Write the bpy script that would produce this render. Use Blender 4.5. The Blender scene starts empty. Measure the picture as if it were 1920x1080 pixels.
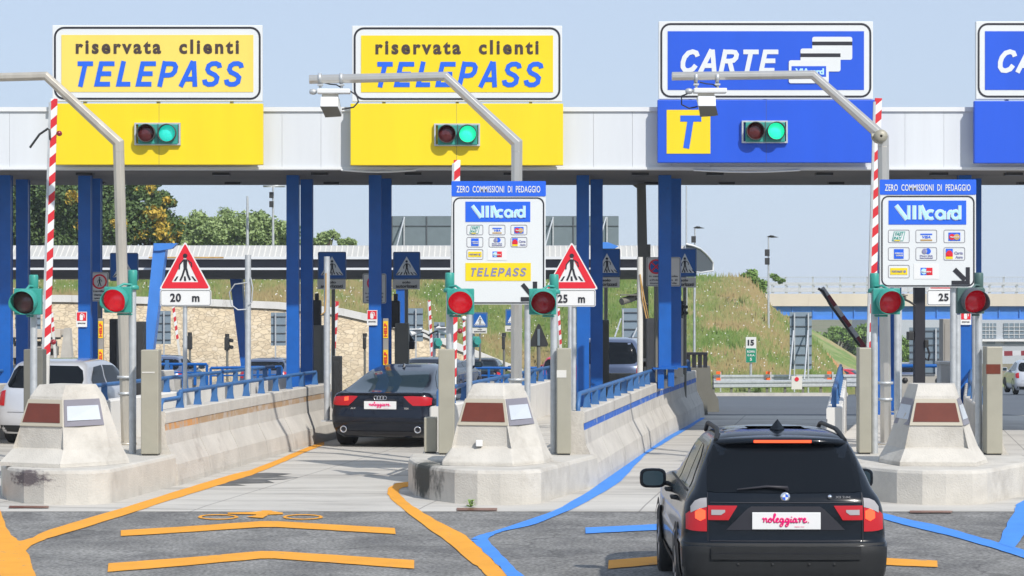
import bpy, math, random
import numpy as np
from mathutils import Vector, Matrix
C = bpy.context.scene.collection
SC = bpy.context.scene
random.seed(7)
R = math.radians
F = 4500.0; H = 2.62; PX0 = 960.0; PY0 = 568.0
# ---------------------------------------------------------------- camera
cam = bpy.data.cameras.new('camera'); camo = bpy.data.objects.new('camera', cam); C.objects.link(camo)
camo.location = (0, 0, H); camo.rotation_euler = (R(90), 0, 0)
cam.sensor_width = 36; cam.lens = F/1920*36; cam.shift_y = 28/1920.0
cam.clip_start = 0.1; cam.clip_end = 6000
SC.camera = camo
# ---------------------------------------------------------------- light
SD = Vector((0.40, -0.64, 0.656)).normalized()
w = bpy.data.worlds.new('World'); SC.world = w; w.use_nodes = True
nt = w.node_tree; bg = nt.nodes['Background']
sky = nt.nodes.new('ShaderNodeTexSky'); sky.sky_type = 'NISHITA'; sky.sun_disc = False
sky.sun_elevation = math.asin(SD.z); sky.sun_rotation = math.atan2(SD.x, SD.y)
sky.air_density = 1.0; sky.dust_density = 0.5; sky.ozone_density = 3.0; sky.altitude = 0
mxs = nt.nodes.new('ShaderNodeMix'); mxs.data_type = 'RGBA'; mxs.inputs['Factor'].default_value = .80
nt.links.new(sky.outputs[0], mxs.inputs['A']); mxs.inputs['B'].default_value = (5.1, 6.1, 7.8, 1)      # summer haze veil over the clear sky
nt.links.new(mxs.outputs['Result'], bg.inputs[0]); bg.inputs[1].default_value = 0.100
sl = bpy.data.lights.new('sun', 'SUN'); sl.energy = 3.7; sl.angle = R(0.9); sl.color = (1.0, 0.955, 0.89)
so = bpy.data.objects.new('sun', sl); C.objects.link(so)
so.rotation_euler = (-SD).to_track_quat('-Z', 'Y').to_euler(); so.location = (20, -30, 40)
SC.view_settings.view_transform = 'Standard'; SC.view_settings.look = 'None'
SC.view_settings.exposure = 0.22; SC.view_settings.gamma = 1.0
# ---------------------------------------------------------------- materials
def mat(name, col, rough=0.6, metal=0.0, var=0.0, scale=3.0, bump=0.0, bscale=40.0, coat=0.0, emit=None, es=0.0,
        col2=None, spec=None, stain=None, stain_scale=1.0, stain_lo=0.55, stain_hi=0.7, aniso=(1, 1, 1)):
    m = bpy.data.materials.new(name); m.use_nodes = True
    n = m.node_tree.nodes; l = m.node_tree.links; b = n['Principled BSDF']
    b.inputs['Base Color'].default_value = (*col, 1); b.inputs['Roughness'].default_value = rough
    b.inputs['Metallic'].default_value = metal
    if coat: b.inputs['Coat Weight'].default_value = coat; b.inputs['Coat Roughness'].default_value = 0.04
    if spec is not None: b.inputs['Specular IOR Level'].default_value = spec
    if emit: b.inputs['Emission Color'].default_value = (*emit, 1); b.inputs['Emission Strength'].default_value = es
    if var or bump or stain or col2:
        tc = n.new('ShaderNodeNewGeometry'); mp = n.new('ShaderNodeMapping'); mp.inputs['Scale'].default_value = aniso
        l.new(tc.outputs['Position'], mp.inputs['Vector']); P = mp.outputs[0]
    out = None
    if var or col2:
        t = n.new('ShaderNodeTexNoise'); t.inputs['Scale'].default_value = scale; t.inputs['Detail'].default_value = 6
        t.inputs['Roughness'].default_value = 0.62; l.new(P, t.inputs['Vector'])
        mx = n.new('ShaderNodeMix'); mx.data_type = 'RGBA'
        rp = n.new('ShaderNodeMapRange'); rp.inputs['From Min'].default_value = 0.3; rp.inputs['From Max'].default_value = 0.7
        l.new(t.outputs['Fac'], rp.inputs['Value']); l.new(rp.outputs[0], mx.inputs['Factor'])
        a = col if col2 else tuple(max(0, c*(1-var)) for c in col)
        c2 = col2 if col2 else tuple(min(1, c*(1+var)) for c in col)
        mx.inputs['A'].default_value = (*a, 1); mx.inputs['B'].default_value = (*c2, 1)
        out = mx.outputs['Result']
    if stain:
        t = n.new('ShaderNodeTexNoise'); t.inputs['Scale'].default_value = stain_scale; t.inputs['Detail'].default_value = 8
        t.inputs['Roughness'].default_value = 0.7; l.new(P, t.inputs['Vector'])
        rp = n.new('ShaderNodeMapRange'); rp.inputs['From Min'].default_value = stain_lo; rp.inputs['From Max'].default_value = stain_hi
        l.new(t.outputs['Fac'], rp.inputs['Value'])
        mx = n.new('ShaderNodeMix'); mx.data_type = 'RGBA'; l.new(rp.outputs[0], mx.inputs['Factor'])
        if out: l.new(out, mx.inputs['A'])
        else: mx.inputs['A'].default_value = (*col, 1)
        mx.inputs['B'].default_value = (*stain, 1); out = mx.outputs['Result']
    if out: l.new(out, b.inputs['Base Color'])
    if bump:
        t = n.new('ShaderNodeTexNoise'); t.inputs['Scale'].default_value = bscale; t.inputs['Detail'].default_value = 4
        l.new(P, t.inputs['Vector']); bp = n.new('ShaderNodeBump'); bp.inputs['Strength'].default_value = bump
        bp.inputs['Distance'].default_value = 0.02; l.new(t.outputs['Fac'], bp.inputs['Height']); l.new(bp.outputs[0], b.inputs['Normal'])
    return m
M = {}
M['concrete'] = mat('concrete', (.52, .49, .44), .9, var=.13, scale=1.6, bump=.5, bscale=30, stain=(.30, .27, .24), stain_scale=1.3, stain_lo=.56, stain_hi=.78)
M['concrete_light'] = mat('concrete_light', (.53, .50, .445), .88, var=.12, scale=2.2, bump=.4, bscale=45, stain=(.34, .31, .265), stain_scale=1.4, stain_lo=.52, stain_hi=.78)
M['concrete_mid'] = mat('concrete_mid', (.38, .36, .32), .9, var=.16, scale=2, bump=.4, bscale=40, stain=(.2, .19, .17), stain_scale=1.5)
M['wall_white'] = mat('wall_white', (.66, .64, .60), .9, var=.07, scale=2.5, stain=(.45, .42, .37), stain_scale=2.2, aniso=(1, 1, .25))
M['joint'] = mat('joint_dark', (.06, .055, .05), .9, var=.2)
M['tyremark'] = mat('black_rubber_scuff', (.045, .042, .045), .8, var=.4, scale=6, stain=(.5, .48, .44), stain_scale=7, stain_lo=.5, stain_hi=.56, aniso=(1, 1, 2.5))
M['asphalt'] = mat('asphalt', (.215, .21, .198), .92, var=.28, scale=1.1, bump=.7, bscale=70, stain=(.135, .132, .128), stain_scale=.6, stain_lo=.46, stain_hi=.62)
def speckle(m, scale, amt):
    n = m.node_tree.nodes; l = m.node_tree.links; b = n['Principled BSDF']; src = b.inputs['Base Color'].links[0].from_socket
    g_ = n.new('ShaderNodeNewGeometry'); t = n.new('ShaderNodeTexNoise'); t.inputs['Scale'].default_value = scale; t.inputs['Detail'].default_value = 3; l.new(g_.outputs['Position'], t.inputs['Vector'])
    rp = n.new('ShaderNodeMapRange'); rp.inputs['From Min'].default_value = .35; rp.inputs['From Max'].default_value = .65; rp.inputs['To Min'].default_value = 1-amt; rp.inputs['To Max'].default_value = 1+amt; l.new(t.outputs['Fac'], rp.inputs[0])
    v = n.new('ShaderNodeVectorMath'); v.operation = 'SCALE'; l.new(src, v.inputs[0]); l.new(rp.outputs[0], v.inputs['Scale']); l.new(v.outputs[0], b.inputs['Base Color'])
def scuffed(name, base, c, rad, col, lo, hi, scale, an):
    """copy of a base material with one worn dark patch at a world position"""
    m = base.copy(); m.name = name; n = m.node_tree.nodes; l = m.node_tree.links; b = n['Principled BSDF']; src = b.inputs['Base Color'].links[0].from_socket
    g_ = n.new('ShaderNodeNewGeometry'); a = n.new('ShaderNodeVectorMath'); a.operation = 'SUBTRACT'; l.new(g_.outputs['Position'], a.inputs[0]); a.inputs[1].default_value = c
    d = n.new('ShaderNodeVectorMath'); d.operation = 'DIVIDE'; l.new(a.outputs[0], d.inputs[0]); d.inputs[1].default_value = rad
    ln = n.new('ShaderNodeVectorMath'); ln.operation = 'LENGTH'; l.new(d.outputs[0], ln.inputs[0])
    mp = n.new('ShaderNodeMapping'); mp.inputs['Scale'].default_value = an; l.new(g_.outputs['Position'], mp.inputs[0])
    t = n.new('ShaderNodeTexNoise'); t.inputs['Scale'].default_value = scale; t.inputs['Detail'].default_value = 8; t.inputs['Roughness'].default_value = .7; l.new(mp.outputs[0], t.inputs['Vector'])
    k = n.new('ShaderNodeMath'); k.operation = 'MULTIPLY_ADD'; l.new(ln.outputs['Value'], k.inputs[0]); k.inputs[1].default_value = -.45; l.new(t.outputs['Fac'], k.inputs[2])
    rp = n.new('ShaderNodeMapRange'); rp.inputs['From Min'].default_value = lo; rp.inputs['From Max'].default_value = hi; l.new(k.outputs[0], rp.inputs[0])
    mx = n.new('ShaderNodeMix'); mx.data_type = 'RGBA'; l.new(rp.outputs[0], mx.inputs['Factor']); l.new(src, mx.inputs['A']); mx.inputs['B'].default_value = (*col, 1)
    l.new(mx.outputs['Result'], b.inputs['Base Color']); return m
speckle(M['asphalt'], 26, .38)
def cracks(m, sc, width, col):
    n = m.node_tree.nodes; l = m.node_tree.links; b = n['Principled BSDF']; src = b.inputs['Base Color'].links[0].from_socket
    g_ = n.new('ShaderNodeNewGeometry'); t = n.new('ShaderNodeTexNoise'); t.inputs['Scale'].default_value = 1.8; t.inputs['Detail'].default_value = 5; l.new(g_.outputs['Position'], t.inputs['Vector'])
    ad = n.new('ShaderNodeVectorMath'); ad.operation = 'ADD'; l.new(g_.outputs['Position'], ad.inputs[0]); l.new(t.outputs['Color'], ad.inputs[1])
    v = n.new('ShaderNodeTexVoronoi'); v.feature = 'DISTANCE_TO_EDGE'; v.inputs['Scale'].default_value = sc; l.new(ad.outputs[0], v.inputs['Vector'])
    rp = n.new('ShaderNodeMapRange'); rp.inputs['From Max'].default_value = width; rp.inputs['To Min'].default_value = .75; rp.inputs['To Max'].default_value = 0; l.new(v.outputs['Distance'], rp.inputs[0])
    t2 = n.new('ShaderNodeTexNoise'); t2.inputs['Scale'].default_value = .35; l.new(g_.outputs['Position'], t2.inputs['Vector'])
    r2 = n.new('ShaderNodeMapRange'); r2.inputs['From Min'].default_value = .48; r2.inputs['From Max'].default_value = .60; l.new(t2.outputs['Fac'], r2.inputs[0])
    k = n.new('ShaderNodeMath'); k.operation = 'MULTIPLY'; l.new(rp.outputs[0], k.inputs[0]); l.new(r2.outputs[0], k.inputs[1])
    mx = n.new('ShaderNodeMix'); mx.data_type = 'RGBA'; l.new(k.outputs[0], mx.inputs['Factor']); l.new(src, mx.inputs['A']); mx.inputs['B'].default_value = (*col, 1)
    l.new(mx.outputs['Result'], b.inputs['Base Color'])
cracks(M['asphalt'], .22, .010, (.07, .068, .065))
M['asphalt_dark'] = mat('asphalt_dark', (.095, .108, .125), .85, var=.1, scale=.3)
M['orange_paint'] = mat('orange_paint', (.76, .325, .018), .75, var=.08, scale=2.5, stain=(.38, .24, .12), stain_scale=5, stain_lo=.61, stain_hi=.68)
M['blue_paint'] = mat('blue_road_paint', (.050, .24, .70), .75, var=.08, scale=2.5, stain=(.12, .22, .38), stain_scale=5, stain_lo=.61, stain_hi=.68)
M['blue_stripe'] = mat('blue_stripe', (.03, .13, .50), .7, stain=(.30, .34, .40), stain_scale=5, stain_lo=.56, stain_hi=.62)
M['orange_stripe'] = mat('orange_stripe', (.62, .29, .09), .75, stain=(.47, .38, .30), stain_scale=3.0, stain_lo=.50, stain_hi=.62)
M['tan_stripe'] = mat('tan_stripe', (.42, .28, .16), .8, stain=(.47, .40, .34), stain_scale=3, stain_lo=.48, stain_hi=.62)
M['blue_steel'] = mat('blue_steel', (.003, .100, .41), .42, var=.10, scale=3, stain=(.01, .08, .32), stain_scale=4, stain_lo=.62, stain_hi=.75)
M['blue_steel_light'] = mat('blue_steel_light', (.05, .21, .62), .45, var=.1, scale=1)
M['blue_rail'] = mat('blue_rail', (.035, .125, .31), .5, var=.18, scale=6, stain=(.20, .25, .34), stain_scale=9, stain_lo=.62, stain_hi=.72)
M['galv'] = mat('galvanised', (.52, .54, .55), .5, .45, var=.13, scale=9)
M['steel'] = mat('stainless_steel', (.62, .59, .54), .30, .75, var=.07, scale=4, aniso=(1, 1, .3))
M['steel_old'] = mat('old_steel', (.50, .46, .39), .42, .45, var=.14, scale=5, aniso=(1, 1, .25), stain=(.28, .25, .2), stain_scale=4, stain_lo=.6, stain_hi=.75)
M['fascia'] = mat('white_fascia', (.62, .645, .67), .5, var=.05, scale=2.2, aniso=(1, 1, .07))
M['trim_white'] = mat('white_trim', (.70, .71, .71), .45)
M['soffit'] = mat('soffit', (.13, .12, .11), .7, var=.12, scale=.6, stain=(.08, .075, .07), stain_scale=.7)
M['fixture'] = mat('dark_fixture', (.03, .03, .035), .4)
M['sign_white'] = mat('sign_white', (.68, .70, .70), .35, var=.02, scale=1)
M['sign_back'] = mat('sign_back_grey', (.16, .20, .22), .6, .2, var=.08, scale=1.5)
M['sign_back_pale'] = mat('sign_back_pale', (.20, .26, .31), .6, .1, var=.06, scale=1.5)
M['sign_frame'] = mat('sign_frame_dark', (.07, .08, .09), .5)
M['black'] = mat('black_paint', (.015, .015, .022), .5)
M['ink'] = mat('dark_lettering', (.055, .035, .03), .5)
M['yellow'] = mat('yellow_panel', (.80, .60, .008), .42, var=.045, scale=1.6, aniso=(1, 1, .12))
M['yellow_pale'] = mat('pale_yellow_face', (.80, .62, .12), .42, var=.04, scale=1.6, aniso=(1, 1, .12))
M['sign_blue'] = mat('sign_blue', (.010, .085, .60), .42, var=.05, scale=1.6, aniso=(1, 1, .12))
M['letter_blue'] = mat('blue_lettering', (.012, .115, .68), .45)
M['letter_grey'] = mat('grey_violet_lettering', (.22, .22, .38), .5)
M['traffic_blue'] = mat('traffic_sign_blue', (.002, .095, .36), .35)
M['letter_lightblue'] = mat('light_blue_lettering', (.45, .72, .90), .4)
M['red'] = mat('sign_red', (.66, .015, .03), .38)
M['white'] = mat('white_paint', (.72, .72, .71), .45)
M['off_white'] = mat('off_white', (.62, .60, .55), .6, var=.06)
M['signal_green'] = mat('signal_housing_green', (.035, .29, .24), .42, var=.08, scale=8)
M['signal_teal_dark'] = mat('signal_housing_dark', (.06, .12, .11), .5)
M['visor_in'] = mat('visor_inside', (.05, .055, .05), .6)
M['lens_red'] = mat('red_lens_lit', (.55, .008, .012), .18, emit=(1.0, .01, .03), es=.42, coat=.5, var=.15, scale=30)
M['lens_red_dim'] = mat('red_lens_dim', (.22, .012, .02), .2, coat=.4, var=.3, scale=18, emit=(1, .01, .03), es=.055)
M['lens_lane_red'] = mat('lane_red_lens_off', (.09, .012, .014), .2, coat=.5, var=.3, scale=14)
M['lens_red_mid'] = mat('red_lens_half_lit', (.32, .010, .02), .2, coat=.4, var=.4, scale=14, emit=(1, .01, .03), es=.15)
M['lens_off'] = mat('dark_lens', (.15, .05, .052), .2, coat=.4, var=.2, scale=14)
M['lens_green'] = mat('green_lens_lit', (.02, .55, .36), .2, emit=(.02, 1.0, .45), es=.75, coat=.5, var=.12, scale=30)
M['lens_teal'] = mat('teal_lens_lit', (.02, .45, .38), .2, emit=(.02, .80, .60), es=.45, coat=.5, var=.12, scale=30)
M['stele'] = mat('olive_grey_steel', (.36, .34, .27), .5, .15, var=.06, scale=3)
M['stele_dark'] = mat('dark_olive_steel', (.17, .165, .14), .5, .1, var=.08, scale=3)
M['brown'] = mat('brown_reflector', (.14, .030, .014), .32, var=.12, scale=5)
M['reflector_pale'] = mat('pale_reflector', (.55, .59, .63), .3, var=.03, scale=5)
M['reflector_frame'] = mat('grey_violet_frame', (.23, .22, .25), .4)
M['bronze_frame'] = mat('beige_frame', (.46, .42, .33), .5)
M['dark_metal'] = mat('dark_metal', (.035, .035, .035), .5, .2, var=.2, scale=4)
M['grey_box'] = mat('grey_cabinet', (.30, .28, .25), .6, var=.08, scale=3)
M['yellow_post'] = mat('yellow_post', (.90, .55, .01), .5)
M['tyre'] = mat('tyre_rubber', (.018, .018, .018), .85, var=.2, scale=20)
M['rim'] = mat('alloy_rim', (.45, .46, .48), .3, .8)
M['glass_dark'] = mat('dark_car_glass', (.006, .008, .011), .06, spec=.17)
M['glass_blue'] = mat('tinted_car_glass', (.025, .045, .060), .06, spec=.4)
M['chrome'] = mat('chrome', (.85, .85, .87), .08, 1.0)
M['paint_black'] = mat('car_paint_black', (.004, .007, .012), .20, .0, coat=.28, spec=.2)
M['paint_navy'] = mat('car_paint_dark_navy', (.006, .009, .018), .18, .0, coat=.45, spec=.25)
M['paint_silver'] = mat('car_paint_silver', (.58, .59, .62), .32, .35, coat=1.0)
M['paint_blue'] = mat('car_paint_steel_blue', (.09, .12, .20), .3, .4, coat=1.0)
M['paint_red'] = mat('car_paint_red', (.55, .010, .025), .3, coat=1.0)
M['plastic'] = mat('grey_black_plastic', (.017, .018, .019), .6, spec=.3, var=.1, scale=10)
M['lamp_red'] = mat('tail_lamp_red', (.42, .004, .010), .25, coat=.3, emit=(1, .005, .01), es=.04)
M['lamp_lit'] = mat('tail_lamp_lit', (.8, .05, .02), .15, emit=(1.0, .10, .03), es=1.3)
M['lamp_clear'] = mat('tail_lamp_clear', (.36, .34, .34), .15, coat=1.0)
M['magenta'] = mat('magenta_lettering', (.80, .0, .17), .5)
M['ochre'] = mat('ochre_rust', (.50, .30, .10), .8, var=.3, scale=2)
M['delineator'] = mat('orange_delineator', (.90, .13, .015), .5)
M['km_green'] = mat('motorway_green', (.0, .24, .13), .5)
M['bark'] = mat('bark', (.10, .075, .05), .95, var=.3, scale=4)
M['leaf_dark'] = mat('leaf_dark_green', (.050, .095, .028), .7, col2=(.13, .20, .055), scale=.9)
M['leaf_mid'] = mat('leaf_grey_green', (.17, .25, .085), .7, col2=(.33, .42, .17), scale=.8)
M['leaf_light'] = mat('leaf_bright_green', (.10, .19, .035), .7, col2=(.21, .33, .07), scale=.8)
M['leaf_yellow'] = mat('leaf_yellow', (.44, .28, .025), .7, col2=(.56, .42, .06), scale=1.2)
M['beam_concrete'] = mat('beam_concrete', (.60, .53, .44), .85, var=.08, scale=.3, stain=(.42, .34, .26), stain_scale=.25, aniso=(1, 1, .2))
M['building'] = mat('pale_building', (.42, .45, .48), .7, var=.04, scale=.1)
M['window_far'] = mat('window_far', (.16, .21, .25), .3)

def glass_var(m):
    pass
def stripe_mat(name, c1, c2, period, slant, dirty=True):
    m = bpy.data.materials.new(name); m.use_nodes = True; n = m.node_tree.nodes; l = m.node_tree.links; b = n['Principled BSDF']
    tc = n.new('ShaderNodeTexCoord'); sp = n.new('ShaderNodeSeparateXYZ'); l.new(tc.outputs['Object'], sp.inputs[0])
    a = n.new('ShaderNodeMath'); a.operation = 'MULTIPLY_ADD'; a.inputs[1].default_value = slant
    l.new(sp.outputs['X'], a.inputs[0]); l.new(sp.outputs['Z'], a.inputs[2])
    d = n.new('ShaderNodeMath'); d.operation = 'DIVIDE'; d.inputs[1].default_value = period; l.new(a.outputs[0], d.inputs[0])
    f = n.new('ShaderNodeMath'); f.operation = 'FRACT'; l.new(d.outputs[0], f.inputs[0])
    g = n.new('ShaderNodeMath'); g.operation = 'GREATER_THAN'; g.inputs[1].default_value = .5; l.new(f.outputs[0], g.inputs[0])
    mx = n.new('ShaderNodeMix'); mx.data_type = 'RGBA'; l.new(g.outputs[0], mx.inputs['Factor'])
    mx.inputs['A'].default_value = (*c1, 1); mx.inputs['B'].default_value = (*c2, 1)
    l.new(mx.outputs['Result'], b.inputs['Base Color']); b.inputs['Roughness'].default_value = .5
    return m
M['boom'] = stripe_mat('red_white_boom', (.62, .02, .03), (.76, .76, .76), .30, -.9)
M['boom_small'] = stripe_mat('red_white_boom_fine', (.58, .03, .04), (.74, .74, .74), .36, -.6)
M['boom_flat'] = stripe_mat('red_white_boom_old', (.22, .03, .04), (.55, .55, .55), .55, .0)

def stone_mat():
    m = bpy.data.materials.new('stone_masonry'); m.use_nodes = True; n = m.node_tree.nodes; l = m.node_tree.links; b = n['Principled BSDF']
    g = n.new('ShaderNodeNewGeometry'); mp = n.new('ShaderNodeMapping'); mp.inputs['Scale'].default_value = (1.0, 1.0, 1.7)
    l.new(g.outputs['Position'], mp.inputs[0])
    nz = n.new('ShaderNodeTexNoise'); nz.inputs['Scale'].default_value = 1.3; l.new(mp.outputs[0], nz.inputs['Vector'])
    ad = n.new('ShaderNodeMix'); ad.data_type = 'RGBA'; ad.blend_type = 'LINEAR_LIGHT'; ad.inputs['Factor'].default_value = .35
    l.new(mp.outputs[0], ad.inputs['A']); l.new(nz.outputs['Color'], ad.inputs['B'])
    v = n.new('ShaderNodeTexVoronoi'); v.inputs['Scale'].default_value = 1.15; l.new(ad.outputs['Result'], v.inputs['Vector']); v.inputs['Scale'].default_value = 3.0
    ve = n.new('ShaderNodeTexVoronoi'); ve.feature = 'DISTANCE_TO_EDGE'; ve.inputs['Scale'].default_value = 3.0; l.new(ad.outputs['Result'], ve.inputs['Vector'])
    sx = n.new('ShaderNodeSeparateColor'); l.new(v.outputs['Color'], sx.inputs[0])
    cr = n.new('ShaderNodeValToRGB'); e = cr.color_ramp.elements
    e[0].color = (.50, .40, .27, 1); e[1].color = (.60, .51, .38, 1); e.new(.35).color = (.56, .46, .32, 1); e.new(.7).color = (.62, .51, .35, 1)
    l.new(sx.outputs[0], cr.inputs[0])
    rp = n.new('ShaderNodeMapRange'); rp.inputs['From Max'].default_value = .055; l.new(ve.outputs['Distance'], rp.inputs[0])
    mx = n.new('ShaderNodeMix'); mx.data_type = 'RGBA'; mx.inputs['A'].default_value = (.45, .37, .26, 1)
    l.new(rp.outputs[0], mx.inputs['Factor']); l.new(cr.outputs[0], mx.inputs['B']); l.new(mx.outputs['Result'], b.inputs['Base Color'])
    bp = n.new('ShaderNodeBump'); bp.inputs['Strength'].default_value = .6; bp.inputs['Distance'].default_value = .06
    l.new(rp.outputs[0], bp.inputs['Height']); l.new(bp.outputs[0], b.inputs['Normal']); b.inputs['Roughness'].default_value = .9
    return m
M['stone'] = stone_mat()
def grass_mat(name, cols, s1, s2):
    m = bpy.data.materials.new(name); m.use_nodes = True; n = m.node_tree.nodes; l = m.node_tree.links; b = n['Principled BSDF']
    g = n.new('ShaderNodeNewGeometry')
    a = n.new('ShaderNodeTexNoise'); a.inputs['Scale'].default_value = s1; a.inputs['Detail'].default_value = 8; a.inputs['Roughness'].default_value = .65
    l.new(g.outputs['Position'], a.inputs['Vector'])
    cr = n.new('ShaderNodeValToRGB'); e = cr.color_ramp.elements
    k = len(cols); e[0].position = .41; e[0].color = (*cols[0], 1); e[1].position = .59; e[1].color = (*cols[-1], 1)
    for i in range(1, k-1): e.new(.41+.18*i/(k-1)).color = (*cols[i], 1)
    l.new(a.outputs['Fac'], cr.inputs[0])
    c = n.new('ShaderNodeTexNoise'); c.inputs['Scale'].default_value = s2; c.inputs['Detail'].default_value = 4; l.new(g.outputs['Position'], c.inputs['Vector'])
    mx = n.new('ShaderNodeMix'); mx.data_type = 'RGBA'; mx.blend_type = 'MULTIPLY'; mx.inputs['Factor'].default_value = .55
    l.new(cr.outputs[0], mx.inputs['A']); l.new(c.outputs['Color'], mx.inputs['B'])
    rp = n.new('ShaderNodeMapRange'); rp.inputs['To Min'].default_value = .7; rp.inputs['To Max'].default_value = 1.35
    l.new(c.outputs['Fac'], rp.inputs[0]); vm = n.new('ShaderNodeVectorMath'); vm.operation = 'SCALE'
    l.new(cr.outputs[0], vm.inputs[0]); l.new(rp.outputs[0], vm.inputs['Scale']); l.new(vm.outputs[0], b.inputs['Base Color'])
    b.inputs['Roughness'].default_value = .95
    return m
GC = [(.31, .235, .11), (.26, .245, .095), (.19, .225, .07), (.12, .19, .045), (.21, .245, .085)]
M['grass_hill'] = grass_mat('dry_grass_slope', GC, .11, 1.6)
M['grass_tuft'] = grass_mat('grass_blades', [(.34, .27, .13), (.28, .27, .11), (.20, .25, .075), (.125, .21, .045), (.23, .27, .095)], .11, 2.5)
M['ground'] = grass_mat('dry_ground', [(.20, .16, .09), (.16, .15, .07), (.12, .14, .05)], .05, 1.0)
M['earth'] = mat('bare_earth', (.42, .22, .10), .95, var=.25, scale=.5)

def slab_mat():
    m = mat('concrete_slabs', (.50, .475, .43), .9, var=.11, scale=.9, bump=.35, bscale=50, stain=(.25, .23, .205), stain_scale=.8, stain_lo=.50, stain_hi=.74, aniso=(.35, 1.6, 1))
    n = m.node_tree.nodes; l = m.node_tree.links; b = n['Principled BSDF']
    src = b.inputs['Base Color'].links[0].from_socket
    g = n.new('ShaderNodeNewGeometry'); mp = n.new('ShaderNodeMapping'); mp.inputs['Rotation'].default_value = (0, 0, R(8.5)); l.new(g.outputs['Position'], mp.inputs[0])
    sp = n.new('ShaderNodeSeparateXYZ'); l.new(mp.outputs[0], sp.inputs[0])
    def line(sock, per, wid, off):
        a = n.new('ShaderNodeMath'); a.operation = 'ADD'; a.inputs[1].default_value = off; l.new(sock, a.inputs[0])
        d = n.new('ShaderNodeMath'); d.operation = 'DIVIDE'; d.inputs[1].default_value = per; l.new(a.outputs[0], d.inputs[0])
        f = n.new('ShaderNodeMath'); f.operation = 'FRACT'; l.new(d.outputs[0], f.inputs[0])
        t = n.new('ShaderNodeMath'); t.operation = 'LESS_THAN'; t.inputs[1].default_value = wid/per; l.new(f.outputs[0], t.inputs[0]); return t.outputs[0]
    a = line(sp.outputs['Y'], 3.1, .05, 100.6); c = line(sp.outputs['X'], 2.8, .022, 100.9)
    mm = n.new('ShaderNodeMath'); mm.operation = 'MAXIMUM'; l.new(a, mm.inputs[0]); l.new(c, mm.inputs[1])
    s = n.new('ShaderNodeMath'); s.operation = 'MULTIPLY'; s.inputs[1].default_value = .6; l.new(mm.outputs[0], s.inputs[0])
    mx = n.new('ShaderNodeMix'); mx.data_type = 'RGBA'; l.new(s.outputs[0], mx.inputs['Factor']); l.new(src, mx.inputs['A']); mx.inputs['B'].default_value = (.12, .11, .10, 1)
    l.new(mx.outputs['Result'], b.inputs['Base Color']); return m
M['slabs'] = slab_mat()

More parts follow.
